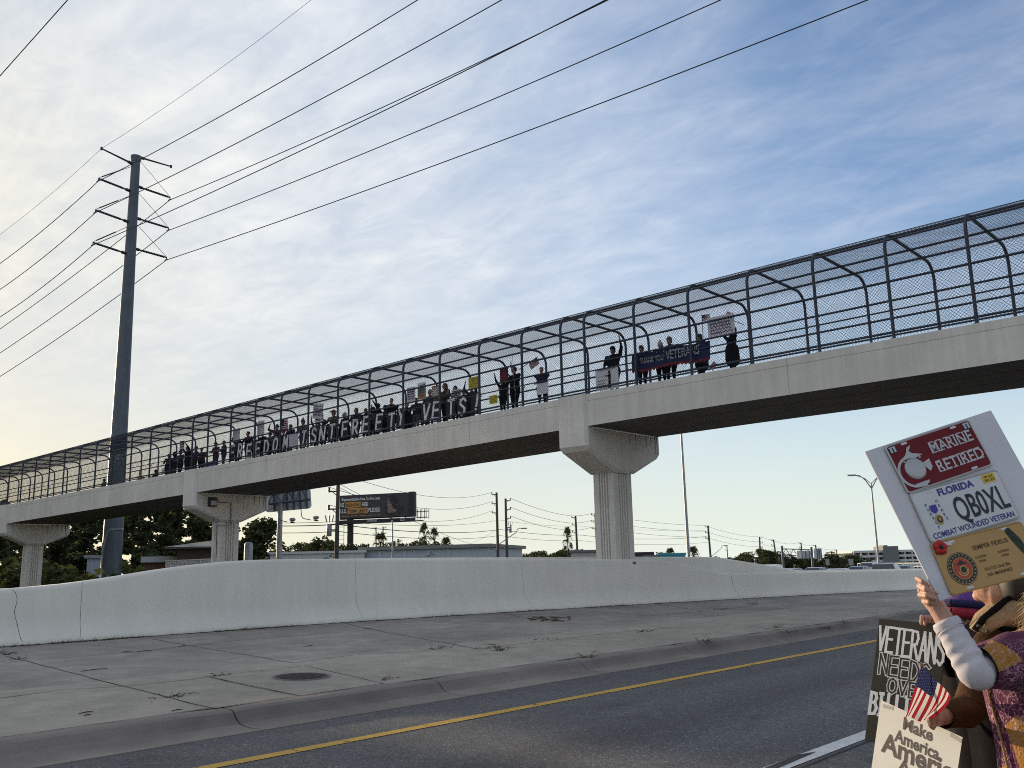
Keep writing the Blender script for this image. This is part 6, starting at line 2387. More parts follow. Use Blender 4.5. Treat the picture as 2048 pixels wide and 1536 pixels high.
for k in range(5):
    a = 2 * PI * k / 5
    c_ = on_plane(1876, 1097, MS)
    fl_.ell(MS @ Vector((c_.x + .011 * math.cos(a), c_.y + .011 * math.sin(a), .012)), (.011, .011, .007), 0, 10, 6, MS.to_3x3())
fl_.ell(MS @ Vector((c_.x, c_.y, .018)), .006, 1, 8, 6)
fl_.build('paper_poppy', [flat('poppy_red', (.40, .012, .015), .6), PBLK], psign)
mb = MB()
c_ = on_plane(1891, 1089, MS)
poly(mb, MS @ Matrix.Translation((c_.x, c_.y, 0)) @ Matrix.Rotation(R(-12), 4, 'Z'), [(-.011, -.005), (.011, -.005), (.011, .005), (-.011, .005)], .012)
mb.build('poppy_tag', CARDW, psign)

# --- dark hand-painted board
A_, B_, C_ = corner_frame((1758, 1237), 3.38, (1893, 1249), 3.22, (1729, 1481))
MV = frame(A_, B_ - A_, A_ - C_)
WV, HV = (B_ - A_).length, (A_ - C_).length
vb = thing('protest_sign', MV @ Vector((WV / 2, -HV / 2, 0)), 'dark olive cardboard hand-painted VETERANS NEEDS in white, held at right', 'protest sign')
mb = MB()
mb.rbox(MV @ Vector((WV / 2, -HV / 2, -.003)), (WV, HV, .006), MV.to_3x3(), b=.001)
mb.build('board', mat('painted_cardboard', (.058, .049, .033), .8, .14, 8, trans=.1), vb)
mb = MB()
WPAINT, BDARK = flat('white_poster_paint', (.90, .87, .80), .6, trans=.08), mat('painted_cardboard', (.125, .105, .068))


def row(word, u0, u1, v0, v1, sw, slope=0.0, outline=False, shear=0.02, grow=0.0):
    n_ = len(word)
    cw = (u1 - u0) / n_
    for k, ch in enumerate(word):
        x = WV * (u0 + cw * k + cw * .10)
        g = grow * k / n_
        h = HV * (v1 - v0) * (1 + g)
        y = -HV * (v1 + slope * k / n_ + (v1 - v0) * g * .5)
        wq = WV * cw * (.78 if ch != 'I' else .5)
        if outline:
            put_strokes(mb, ch, MV, x, y, wq, h, sw * 2.6, 0, .0006, shear * WV)
            put_strokes(mb, ch, MV, x, y, wq, h, sw * 1.15, 1, .0030, shear * WV)
        else:
            put_strokes(mb, ch, MV, x, y, wq, h, sw, 0, .0008, shear * WV)


row('VETERANS', .02, 1.02, .065, .265, .0088, .05, grow=.25)
row('NEEDS', .08, .84, .295, .455, .0050, .05, True)
row('OVER', .24, .86, .485, .60, .0048, .03, True)
row('BILLIONS', .01, 1.0, .615, .785, .0110, .0)
ring(mb, MV, WV * .52, -HV * .91, .030, .039, .001, 2, 30)
mb.build('lettering', [WPAINT, BDARK, flat('brick_red_paint', (.30, .08, .05), .6)], vb)

# --- pale poster
A_, B_, C_ = corner_frame((1762, 1400), 2.97, (1925, 1474.5), 2.75, (1743, 1536))
MP = frame(A_, B_ - A_, A_ - C_)
WP, HP = (B_ - A_).length, .37
pp_ = thing('protest_sign', MP @ Vector((WP / 2, -HP / 2, 0)), 'cream paper poster reading Make America, lowest of the handheld signs', 'protest sign')
nn = 14
mb = MB()
vs = [MP @ Vector((WP * i / nn, -HP * j / nn, .006 * max(0, j / nn - .75) * math.sin(i * .5))) for i in range(nn + 1) for j in range(nn + 1)]
mb.add(vs, [(i * (nn + 1) + j, (i + 1) * (nn + 1) + j, (i + 1) * (nn + 1) + j + 1, i * (nn + 1) + j + 1) for i in range(nn) for j in range(nn)], 0, True)
mb.build('sheet', flat('cream_paper', (.92, .87, .74), .7), pp_, fix=False)
mb = MB()
INKP = flat('grey_brown_print', (.16, .125, .10), .7)


def ptext(s, xa, ya, xb, yb, size, full=None):
    a, b = on_plane(1700 + xa / 3.98, 1150 + ya / 3.98, MP), on_plane(1700 + xb / 3.98, 1150 + yb / 3.98, MP)
    m_ = (a + b) / 2
    ang = math.atan2((b - a).y, (b - a).x)
    put_text(mb, s, MP @ Matrix.Translation((m_.x, m_.y, .0005)) @ Matrix.Rotation(ang, 4, 'Z'), size, .03, 0, (b - a).length)


ptext('Make', 420, 1222, 655, 1325, .054)
ptext('America', 350, 1315, 705, 1475, .054)
ptext('America', 245, 1395, 900, 1690, .088)
ptext('Again', 370, 1560, 720, 1720, .060)
mb.build('lettering', INKP, pp_)
mb = MB()
for (u, v, a) in ((.10, -.012, 10), (.93, -.010, -8)):
    poly(mb, MP @ Matrix.Translation((WP * u, v, .0006)) @ Matrix.Rotation(R(a), 4, 'Z'), [(-.018, -.006), (.018, -.006), (.018, .006), (-.018, .006)], 0)
mb.build('sticky_tape', flat('tape', (.6, .57, .48), .4), pp_)

# --- small flag in front of the poster
FA, FBb, FC_, FD_ = at_d(1843, 1331, 2.70), at_d(1903, 1392, 2.78), at_d(1863, 1441, 2.70), at_d(1808, 1435, 2.66)


def fwarp(u, v, lift):
    a = FA.lerp(FBb, 1 - v)
    b = FD_.lerp(FC_, 1 - v)
    p = a.lerp(b, u)
    w = .010 * math.sin((1 - v) * 11 + u * 1.5) * (.35 + .65 * u)
    p = p + RT0 * (.014 * math.sin(u * PI) * (1 - v)) + Vector((0, 0, .006 * math.sin((1 - v) * 9) * u))
    return p - FW0 * (w + lift)


flag_obj(Matrix(), 1, 1, 'small striped stick flag hanging limp in front of the cream poster', warp=fwarp, stars=True, pole_pts=[at_d(1862, 1450, 2.735), at_d(1842, 1326, 2.745)], polemat=flat('gilt_stick', (.25, .18, .10), .5))


# --- the people themselves --------------------------------------------------------------------------------
def fingers(mb, chains, r=.0085, dx=0, dy=0, dd=0):
    for ch in chains:
        for k, (a, b) in enumerate(zip(ch[:-1], ch[1:])):
            mb.limb(a, b, r * (1 - .08 * k), r * (1 - .08 * (k + 1)), 0, 9)


def ray3(l):
    return [at_d(*q) for q in l]


def head(mb, c, f, k=1.0):
    """head with brow, nose, chin, ears; c centre, f unit facing direction"""
    s = Vector((0, 0, 1)).cross(f)
    rot = Matrix((f, s, Vector((0, 0, 1)))).transposed()
    P = lambda a, b, d: c + rot @ Vector((a * k, b * k, d * k))
    mb.ell(P(-.005, 0, .02), (.097 * k, .076 * k, .098 * k), 0, 16, 10, rot)
    mb.ell(P(.025, 0, -.05), (.066 * k, .058 * k, .068 * k), 0, 14, 9, rot)
    mb.ell(P(.066, 0, -.088), (.026 * k, .026 * k, .02 * k), 0, 10, 7, rot)
    mb.limb(P(.088, 0, .012), P(.108, 0, -.028), .009 * k, .014 * k)
    mb.limb(P(.078, .03, .028), P(.078, -.03, .028), .014 * k, .014 * k)
    mb.limb(P(.082, .018, -.060), P(.082, -.018, -.060), .009 * k, .009 * k)
    for t in (1, -1):
        mb.ell(P(.0, .077 * t, -.005), (.016 * k, .008 * k, .03 * k), 0, 8, 6, rot)
        mb.ell(P(.055, .034 * t, -.02), (.028 * k, .024 * k, .024 * k), 0, 8, 6, rot)
    return P


def eyes(P, root, k=1.0):
    mb = MB()
    for t in (1, -1):
        mb.ell(P(.076, .032 * t, .006), .012 * k, 0, 10, 8)
        mb.ell(P(.086, .032 * t, .006), .006 * k, 1, 8, 6)
    mb.build('eye', [flat('eye_white', (.6, .58, .55), .3), flat('iris', (.04, .03, .02), .2)], root)
    mb = MB()
    mb.limb(P(.088, .017, -.060), P(.088, -.017, -.060), .006 * k, .006 * k)
    mb.build('lips', flat('lips', (.30, .10, .09), .5), root)


def ring_body(secs, n=26, fold=0.0, seed=0.0, freq=3.0):
    """garment as stacked ovals: (centre, half width, half depth)"""
    out = []
    for c, a, b in secs:
        row_ = []
        for k in range(n):
            t = 2 * PI * k / n
            f = 1 + fold * mnoise.noise((math.cos(t) * freq, math.sin(t) * freq, c.z * 2.2 + seed))
            row_.append(c + RT0 * (a * math.cos(t) * f) + FW0 * (b * math.sin(t) * f))
        out.append(row_)
    return out


def cloth_tube(pts, rs, n=20, fold=.10, seed=0.0, steps=5, fz=26, crease=0.0):
    """sleeve with creases across it"""
    P, Q = [], []
    for (a, b), (r0, r1) in zip(zip(pts[:-1], pts[1:]), zip(rs[:-1], rs[1:])):
        for i in range(steps):
            P.append(a.lerp(b, i / steps)); Q.append(r0 + (r1 - r0) * i / steps)
    P.append(pts[-1]); Q.append(rs[-1])
    # round off the joints
    for _ in range(2):
        P = [P[0]] + [P[i] * .5 + (P[i - 1] + P[i + 1]) * .25 for i in range(1, len(P) - 1)] + [P[-1]]
    mb = MB()
    mb.tube(P, Q, n, 0, False)
    vs = []
    for i, v in enumerate(mb.v):
        v = Vector(v)
        c = P[i // n]
        d = v - c
        ang = 2 * PI * (i % n) / n
        f = 1 + crease * math.sin((i // n) * 1.05 + 1.6 * math.sin(ang + seed)) * (.6 + .4 * math.sin((i // n) * .37 + seed)) + fold * (mnoise.noise((v.x * fz, v.y * fz, v.z * fz * 1.4 + seed)) + .6 * mnoise.noise((v.x * fz * .4, v.y * fz * .4, v.z * fz + seed)))
        vs.append(tuple(c + d * f))
    mb.v = vs
    return mb


def shaggy(mb_out, c, r, n, ln, rng, drop=.10, w=.0035, keep=None):
    """hair strands rooted on an ellipsoid"""
    for _ in range(n):
        v = Vector((rng.gauss(0, 1), rng.gauss(0, 1), rng.gauss(0, 1))).normalized()
        p = c + Vector((v.x * r[0], v.y * r[1], v.z * r[2]))
        if keep and not keep(v): continue
        d = (v + Vector((rng.gauss(0, .35), rng.gauss(0, .35), -.7))).normalized()
        L = ln * rng.uniform(.5, 1.2)
        pts = [p]
        for k in range(1, 5):
            d = (d + Vector((rng.gauss(0, .75), rng.gauss(0, .75), -.45))).normalized()
            pts.append(pts[-1] + d * L / 4)
        mb_out.tube(pts, [w, w * .9, w * .8, w * .6, w * .2], 3, 0, False)


PSK = mat('foreground_skin', (.42, .235, .165), .5, .10, 30, bump=.15, bscale=140)  # skin tone shared by the foreground people


def vest_mat():
    m = bpy.data.materials.new('batik_cloth')
    m.use_nodes = True
    nt = m.node_tree
    nt.nodes.clear()
    co = nd(nt, 'ShaderNodeTexCoord').outputs['Object']
    v = nd(nt, 'ShaderNodeTexVoronoi', {'Vector': nd(nt, 'ShaderNodeMapping', {0: co, 'Scale': (1, 1, .62)}).outputs[0], 'Scale': 13.0})
    c = ramp(nt, v.outputs['Color'], [(.30, (.085, .010, .040)), (.62, (.12, .014, .055)), (.64, (.30, .135, .014)), (.86, (.27, .11, .012)), (.88, (.05, .008, .035))], 'CONSTANT')
    n = nd(nt, 'ShaderNodeTexNoise', {'Vector': co, 'Scale': 22.0, 'Detail': 2.0, 'Distortion': 2.5}).outputs[0]
    lines = ramp(nt, n, [(.455, (0,) * 3), (.475, (.75,) * 3), (.50, (.75,) * 3), (.52, (0,) * 3)])
    n2 = nd(nt, 'ShaderNodeTexNoise', {'Vector': co, 'Scale': 4.0}).outputs[0]
    k = math_n(nt, 'MULTIPLY', lines, ramp(nt, n2, [(.36, (0,) * 3), (.5, (1.0,) * 3)]))
    c = mixc(nt, k, c, (.50, .30, .36, 1))
    p = nd(nt, 'ShaderNodeBsdfPrincipled', {'Base Color': c, 'Roughness': .9})
    w = nd(nt, 'ShaderNodeTexNoise', {'Vector': co, 'Scale': 160.0, 'Detail': 3.0}).outputs[0]
    b = nd(nt, 'ShaderNodeBump', {'Height': w, 'Strength': .5, 'Distance': .01})
    nt.links.new(b.outputs[0], p.inputs['Normal'])
    nd(nt, 'ShaderNodeOutputMaterial', {0: p.outputs[0]})
    return m


def upright(c, z):
    return Vector((c.x, c.y, z))


# woman holding up the licence plates
tc_ = at_d(2100, 1300, 2.74)
base1 = upright(tc_, 0)
P1 = thing('person', base1, 'person in white sweater and purple batik tunic raising the licence plate board', 'person')
W_, E_, S_ = at_d(1874, 1214, 2.62), at_d(1952, 1348, 2.52), at_d(2010, 1326, 2.70)
mb = MB()
hc = at_d(2140, 1240, 2.74)
fdir = (-RT0 * .75 + FW0 * .66).normalized()
hdir = (-RT0 * .25 + FW0 * .97).normalized()
PH = head(mb, hc, hdir, .98)
mb.limb(hc + Vector((0, 0, -.08)) - fdir * .02, upright(tc_, 1.33), .055, .062)
mb.ell(upright(tc_, 1.22), (.15, .15, .16))
mb.ell(upright(tc_, 1.02), (.14, .14, .18))
mb.ell(upright(tc_, .84), (.16, .16, .15))
for s in (1, -1):
    f_ = base1 + RT0 * (.10 * s)
    mb.limb(upright(f_, .80), upright(f_, .44), .085, .055)
    mb.limb(upright(f_, .44), upright(f_, .07), .052, .036)
    mb.limb(upright(f_, .035) - fdir * .04, upright(f_, .03) + fdir * .15, .040, .032)
mb.limb(S_, E_, .036, .031)
mb.limb(E_, W_, .031, .0255)
Wp = at_d(1857, 1192, 2.60)
S2 = upright(tc_, 1.28) + RT0 * .19
E2, W2_ = S2 + Vector((0, 0, -.27)) + RT0 * .05, S2 + Vector((0, 0, -.48)) - RT0 * .02 + fdir * .12
mb.limb(upright(tc_, 1.28), S2, .06, .055); mb.limb(upright(tc_, 1.28), S_, .06, .055)
mb.limb(S2, E2, .048, .038); mb.limb(E2, W2_, .038, .025)
mb.ell(W2_ + Vector((0, 0, -.06)), (.035, .03, .05))
for k in range(4):
    q = W2_ + Vector((0, 0, -.09)) + fdir * (.012 * (k - 1.5) * 1.6)
    mb.limb(q, q + Vector((0, 0, -.065 + .006 * abs(k - 1))), .0095, .007)
mb.limb(W2_ + Vector((0, 0, -.04)) + fdir * .03, W2_ + Vector((0, 0, -.10)) + fdir * .055, .011, .008)
ray3_plain, at_plain = ray3, at_d
ray3 = lambda l: [at_plain(a_, b_, c_ + HD) for a_, b_, c_ in l]
at_d = lambda a_, b_, c_: at_plain(a_, b_, c_ + HD)
# raised hand: palm behind the corner of the board, fingers folded over its front
mb.limb(W_, at_d(1862, 1198, 2.615), .026, .027)
mb.limb(at_d(1862, 1200, 2.615), at_d(1850, 1180, 2.625), .026, .022)
mb.limb(at_d(1866, 1203, 2.60), at_d(1858, 1190, 2.60), .022, .020)
fingers(mb, [ray3(((1850, 1178, 2.62), (1835, 1157, 2.565), (1845, 1163, 2.520), (1857, 1170, 2.515))),
             ray3(((1851, 1186, 2.62), (1838, 1173, 2.555), (1852, 1179, 2.510), (1873, 1187, 2.505))),
             ray3(((1855, 1195, 2.62), (1840, 1190, 2.550), (1853, 1192, 2.505), (1870, 1198, 2.500))),
             ray3(((1861, 1204, 2.61), (1848, 1204, 2.555), (1858, 1205, 2.512), (1870, 1207, 2.505)))], .0088)
fingers(mb, [ray3(((1866, 1203, 2.63), (1872, 1186, 2.625), (1876, 1172, 2.615)))], .0095)
body = fuse(mb, .0042, 2, .4)
body.build('body', PSK, P1, fix=False)
eyes(PH, P1, .98)
mb = MB()      # finger nails
for (x, y, d) in ((1858.5, 1168.5, 2.507), (1874.5, 1185.5, 2.497), (1871.5, 1196.5, 2.492)):
    mb.ell(at_d(x, y, d), (.004, .004, .0035), 0, 8, 6)
ray3, at_d = ray3_plain, at_plain
mb.build('finger_nail', flat('nail', (.5, .33, .27), .35), P1)
hb = MB()
rot_ = Matrix((hdir, Vector((0, 0, 1)).cross(hdir), Vector((0, 0, 1)))).transposed()
hb.ell(hc - hdir * .025 + Vector((0, 0, .03)), (.105, .092, .105), 0, 18, 10, rot_)
hb.ell(hc - hdir * .05 + Vector((0, 0, -.06)), (.085, .10, .12), 0, 16, 9, rot_)
rng = random.Random(12)
shaggy(hb, hc - hdir * .02 + Vector((0, 0, .02)), (.105, .105, .11), 7500, .085, rng, w=.0012, keep=lambda v: v.dot(hdir) < .45)
shaggy(hb, hc - hdir * .05 + Vector((0, 0, -.07)), (.095, .095, .12), 5000, .085, rng, w=.0012, keep=lambda v: v.dot(hdir) < .45)
hb.build('hair', mat('blond_curls', (.56, .43, .25), .5, .3, 30, trans=.3), P1, fix=False)
SW = mat('white_sweater', (.52, .49, .51), .95, .08, 25, bump=.12, bscale=200, trans=.06)
cuff = W_.lerp(E_, .245)
sl = cloth_tube([at_d(2015, 1322, 2.70), E_.lerp(S_, .35), E_, E_.lerp(W_, .35), E_.lerp(W_, .62), cuff], [.050, .047, .044, .040, .037, .0315], 30, .08, 2.0, 12, 24, .055)
sl.tube([cuff - (W_ - E_).normalized() * .018, cuff - (W_ - E_).normalized() * .004, cuff + (W_ - E_).normalized() * .006, cuff + (W_ - E_).normalized() * .003], [.038, .0395, .036, .030], 20, 0, False)
sl2 = cloth_tube([S2, E2, E2.lerp(W2_, .85)], [.060, .050, .036], 20, .12, 5.0, 7)
sl.add(sl2.v, sl2.f, 0, True)
sl.build('sweater', SW, P1, fix=False)
BATIK = vest_mat()
tun = cloth_tube([at_d(2090, 1318, 2.66), at_d(2030, 1322, 2.60), at_d(1990, 1329, 2.56), at_d(1963, 1335, 2.535)], [.085, .078, .066, .052], 28, .12, 7.0, 6, 16)
secs = [(1.375, .085, .075), (1.368, .13, .10), (1.345, .195, .13), (1.30, .212, .145), (1.22, .196, .15), (1.08, .180, .155), (.95, .176, .165), (.80, .195, .185), (.62, .225, .205), (.50, .24, .215), (.495, .232, .207)]
S3 = []
for (z0, a0, b0), (z1, a1, b1) in zip(secs[:-1], secs[1:]):
    for i in range(3):
        f = i / 3
        S3.append((upright(tc_, z0 + (z1 - z0) * f), a0 + (a1 - a0) * f, b0 + (b1 - b0) * f))
tun.loft(ring_body(S3, 44, .07, 3.0, 2.6), 0, True, False, True)
tun.build('tunic', BATIK, P1)
mb = MB()      # braided edge down the tunic's side
edge = [tc_ * 0 + upright(tc_, z) - RT0 * (a * 1.0) - FW0 * (.03 + .02 * math.sin(z * 9)) for z, a in ((1.30, .215), (1.2, .200), (1.08, .186), (.95, .182), (.8, .20), (.62, .23), (.5, .245))]
mb.tube(edge, .0035, 8)
mb.build('tunic_edge', mat('ochre_braid', (.30, .17, .06), .9, .3, 60), P1)
mb = MB()
for s in (1, -1):
    f_ = base1 + RT0 * (.10 * s)
    q = cloth_tube([upright(f_, .82), upright(f_, .45), upright(f_, .10)], [.10, .082, .075], 18, .08, s, 6)
    mb.add(q.v, q.f, 0, True)
mb.build('trousers', CL['denim'], P1, fix=False)
mb = MB()
for s in (1, -1):
    f_ = base1 + RT0 * (.10 * s)
    mb.limb(upright(f_, .05) - fdir * .05, upright(f_, .045) + fdir * .16, .048, .038)
mb.build('shoe', CL['black'], P1)

# person in the dark jacket with the turned-out tan collar, holding flag and poster
tc2 = at_d(2048, 1300, 3.12)
base2 = upright(tc2, 0)
P2 = thing('person', base2, 'person in black jacket with broad tan collar, gripping the flag and cream poster', 'person')
f2 = (-RT0 * .85 - FW0 * .45).normalized()
hc2 = at_d(1996, 1138, 3.10)
mb = MB()
fh2 = (-RT0 * .72 + FW0 * .69).normalized()
PH2 = head(mb, hc2, fh2, 1.0)
nk = upright(tc2, 1.36) - RT0 * .02
mb.limb(hc2 + Vector((0, 0, -.07)), nk, .060, .068)
mb.ell(upright(tc2, 1.22), (.17, .17, .18)); mb.ell(upright(tc2, 1.0), (.15, .15, .18)); mb.ell(upright(tc2, .88), (.16, .16, .14))
for s in (1, -1):
    f_ = base2 + FW0 * (.10 * s)
    mb.limb(upright(f_, .86), upright(f_, .47), .09, .06); mb.limb(upright(f_, .47), upright(f_, .08), .056, .04)
    mb.limb(upright(f_, .04) - f2 * .04, upright(f_, .035) + f2 * .16, .042, .034)
s2, e2, w2 = at_d(1985, 1305, 3.0), at_d(1938, 1418, 2.97), at_d(1886, 1432, 2.86)
mb.limb(upright(tc2, 1.3), s2, .07, .06); mb.limb(s2, e2, .052, .043); mb.limb(e2, w2, .042, .027)
h2 = at_d(1872, 1437, 2.81)
mb.limb(w2, h2, .027, .024)
fingers(mb, [ray3(((1874, 1430, 2.80), (1866, 1428, 2.755), (1859, 1433, 2.745), (1862, 1440, 2.755))),
             ray3(((1873, 1436, 2.795), (1864, 1435, 2.750), (1857, 1440, 2.742), (1860, 1447, 2.75))),
             ray3(((1873, 1442, 2.795), (1865, 1443, 2.752), (1859, 1448, 2.745), (1862, 1453, 2.752))),
             ray3(((1874, 1447, 2.795), (1868, 1450, 2.757), (1863, 1454, 2.75), (1867, 1457, 2.757))),
             ray3(((1870, 1436, 2.815), (1861, 1430, 2.80), (1855, 1434, 2.79)))], .0085)
s2b = upright(tc2, 1.33) + RT0 * .2 + FW0 * .05
e2b, w2b = s2b + Vector((0, 0, -.28)) + RT0 * .04, s2b + Vector((0, 0, -.50)) + f2 * .1
mb.limb(upright(tc2, 1.3), s2b, .07, .06); mb.limb(s2b, e2b, .052, .043); mb.limb(e2b, w2b, .042, .028)
mb.ell(w2b + Vector((0, 0, -.07)), (.035, .03, .055))
for k in range(4):
    q = w2b + Vector((0, 0, -.10)) + f2 * (.018 * (k - 1.5))
    mb.limb(q, q + Vector((0, 0, -.07 + .007 * abs(k - 1))), .0095, .0075)
mb.limb(w2b + Vector((0, 0, -.05)) + f2 * .03, w2b + Vector((0, 0, -.11)) + f2 * .055, .011, .009)
fuse(mb, .0048, 2, .4).build('body', PSK, P2, fix=False)
eyes(PH2, P2)
BJ = mat('black_jacket', (.008, .007, .008), .9, .25, 14, bump=.2, bscale=60, spec=.06)
BR = mat('brown_sleeve', (.065, .034, .017), .9, .25, 10, bump=.3, bscale=60, spec=.1)
jk = MB()
secs = [(1.40, .085, .08), (1.385, .15, .12), (1.35, .215, .15), (1.27, .235, .17), (1.1, .215, .175), (.92, .20, .18), (.74, .215, .19), (.735, .20, .18)]
S3 = []
for (z0, a0, b0), (z1, a1, b1) in zip(secs[:-1], secs[1:]):
    for i in range(4):
        f = i / 4
        S3.append((upright(tc2, z0 + (z1 - z0) * f), a0 + (a1 - a0) * f, b0 + (b1 - b0) * f))
jk.loft(ring_body(S3, 40, .10, 8.0, 2.4), 0, True, False, True)
jk.build('jacket', BJ, P2)
sv = cloth_tube([upright(tc2, 1.30) - RT0 * .08, s2, s2.lerp(e2, .5), e2, e2.lerp(w2, .5), w2], [.085, .074, .062, .054, .047, .037], 22, .16, 4.0, 6, 18)
sv.build('sleeve', BR, P2, fix=False)
sv = cloth_tube([upright(tc2, 1.30) + RT0 * .08, s2b, e2b, w2b], [.085, .075, .062, .044], 20, .14, 9.0, 7, 18)
sv.build('sleeve', BJ, P2, fix=False)
# broad collar: two thick lapels folded out over the shoulders
def lapel(pts, th, name_mb):
    F_ = [at_d(*q) for q in pts]
    Bk = [p + FW0 * th + Vector((0, 0, -.004)) for p in F_]
    n_ = len(F_)
    c0 = sum(F_, Vector()) / n_ - FW0 * .022
    c1 = sum(Bk, Vector()) / n_
    name_mb.add(F_ + Bk + [c0, c1], [(i, (i + 1) % n_, 2 * n_) for i in range(n_)] + [(n_ + i, 2 * n_ + 1, n_ + (i + 1) % n_) for i in range(n_)] + [(i, n_ + i, n_ + (i + 1) % n_, (i + 1) % n_) for i in range(n_)], 0, True)
cl_ = MB()
lapel(((1948, 1254, 2.93), (1962, 1240, 2.93), (1984, 1224, 2.95), (2006, 1206, 2.98), (2034, 1194, 3.0), (2066, 1190, 3.0), (2076, 1212, 2.97), (2062, 1238, 2.93), (2036, 1254, 2.91), (2012, 1250, 2.91), (1996, 1256, 2.90), (1976, 1269, 2.90), (1960, 1262, 2.91)), .035, cl_)
lapel(((1946, 1250, 3.02), (1958, 1226, 3.05), (1980, 1208, 3.08), (1996, 1190, 3.1), (2006, 1194, 3.08), (1990, 1216, 3.02), (1966, 1238, 3.0)), .03, cl_)
m_ = cl_.build('collar', mat('tan_fleece', (.30, .215, .125), .95, .16, 30, bump=.5, bscale=120, trans=.1), P2)
mb = MB()
for (x, y) in ((1957, 1252), (1975, 1263)):
    mb.ell(at_d(x, y, 2.885), .006, 0, 10, 6)
mb.build('snap_button', DARK, P2)
mb = MB()
mb.tube([at_d(1950, 1260, 2.925), at_d(1966, 1238, 2.935), at_d(1990, 1218, 2.955), at_d(2010, 1202, 2.99), at_d(2036, 1188, 3.01), at_d(2068, 1186, 3.01)], .011, 8)
mb.build('collar_edge', BJ, P2)
hb = MB()
r2_ = Matrix((fh2, Vector((0, 0, 1)).cross(fh2), Vector((0, 0, 1)))).transposed()
hb.ell(hc2 - fh2 * .03 + Vector((0, 0, .03)), (.105, .09, .105), 0, 16, 10, r2_)
hb.ell(hc2 - fh2 * .07 + Vector((0, 0, -.05)), (.075, .09, .105), 0, 14, 8, r2_)
hb.build('hair', HAIR['dark'], P2)
mb = MB()
mb.ell(hc2 - fh2 * .02 + Vector((0, 0, .055)), (.112, .095, .09), 0, 16, 9, r2_)
mb.ell(hc2 + fh2 * .11 + Vector((0, 0, .04)), (.09, .07, .012), 0, 14, 6, r2_)
mb.ell(at_d(2040, 1168, 3.12), (.045, .045, .04), 0, 12, 7)
mb.build('cap', mat('blue_cap', (.02, .04, .30), .8, .1, 20), P2)
mb = MB()
for s in (1, -1):
    f_ = base2 + FW0 * (.10 * s)
    q = cloth_tube([upright(f_, .90), upright(f_, .48), upright(f_, .08)], [.115, .09, .075], 18, .08, 11 + s, 6)
    mb.add(q.v, q.f, 0, True)
mb.build('trousers', CL['black'], P2, fix=False)
mb = MB()
for s in (1, -1):
    f_ = base2 + FW0 * (.10 * s)
    mb.limb(upright(f_, .05) - f2 * .05, upright(f_, .045) + f2 * .17, .05, .04)
mb.build('shoe', CL['black'], P2)

# person behind, in purple and red hat, gripping the dark painted board
tc3 = at_d(1985, 1300, 3.62)
base3 = upright(tc3, 0)
P3 = thing('person', base3, 'person in purple and red knit hat gripping the dark painted board', 'person')
f3 = (-RT0 * .8 - FW0 * .6).normalized()
hc3 = at_d(1937, 1240, 3.55)
mb = MB()
PH3 = head(mb, hc3, f3, .97)
mb.limb(hc3 + Vector((0, 0, -.07)), upright(tc3, 1.22), .056, .062)
mb.ell(upright(tc3, 1.08), (.15, .15, .17)); mb.ell(upright(tc3, .88), (.15, .15, .17))
for s in (1, -1):
    f_ = base3 + FW0 * (.10 * s)
    mb.limb(upright(f_, .78), upright(f_, .42), .085, .058); mb.limb(upright(f_, .42), upright(f_, .08), .054, .038)
    mb.limb(upright(f_, .04) - f3 * .04, upright(f_, .035) + f3 * .15, .04, .032)
s3, e3, w3 = at_d(1945, 1300, 3.50), at_d(1905, 1330, 3.45), at_d(1872, 1258, 3.42)
mb.limb(upright(tc3, 1.17), s3, .06, .055); mb.limb(s3, e3, .046, .040); mb.limb(e3, w3, .038, .026)
mb.limb(w3, at_d(1858, 1246, 3.40), .028, .026)
fingers(mb, [ray3(((1862 - 7.5 * k + 6, 1250 - .8 * k, 3.41 - .03 * k), (1861 - 7.5 * k + 6, 1236 - 1.0 * k, 3.36 - .03 * k), (1860 - 7.5 * k + 6, 1236 - .6 * k, 3.325 - .03 * k), (1859 - 7.5 * k + 6, 1251 - .5 * k - 2 * (k == 3), 3.315 - .03 * k))) for k in range(4)], .0092)
fingers(mb, [ray3(((1862, 1252, 3.42), (1850, 1256, 3.41), (1842, 1252, 3.40)))], .010)
s3b = upright(tc3, 1.18) + RT0 * .18
e3b, w3b = s3b + Vector((0, 0, -.27)), s3b + Vector((0, 0, -.47)) + f3 * .12
mb.limb(upright(tc3, 1.17), s3b, .06, .055); mb.limb(s3b, e3b, .046, .04); mb.limb(e3b, w3b, .038, .026)
mb.ell(w3b + Vector((0, 0, -.06)), (.033, .03, .05))
for k in range(4):
    q = w3b + Vector((0, 0, -.09)) + f3 * (.017 * (k - 1.5))
    mb.limb(q, q + Vector((0, 0, -.065 + .006 * abs(k - 1))), .009, .0075)
mb.limb(w3b + Vector((0, 0, -.04)) + f3 * .03, w3b + Vector((0, 0, -.10)) + f3 * .052, .011, .008)
fuse(mb, .0052, 2, .4).build('body', PSK, P3, fix=False)
eyes(PH3, P3, .97)
mb = MB()
r3_ = Matrix((f3, Vector((0, 0, 1)).cross(f3), Vector((0, 0, 1)))).transposed()
mb.ell(hc3 - f3 * .01 + Vector((0, 0, .055)), (.112, .098, .088), 0, 18, 10, r3_)
mb.tube([hc3 + r3_ @ Vector((.112 * math.cos(t) - .008, .098 * math.sin(t), .012 + .02 * math.cos(t))) for t in [2 * PI * k / 20 for k in range(21)]], .020, 10, 1, False)
mb.tube([hc3 + r3_ @ Vector((.110 * math.cos(t) - .008, .096 * math.sin(t), .048 + .02 * math.cos(t))) for t in [2 * PI * k / 20 for k in range(21)]], .014, 10, 2, False)
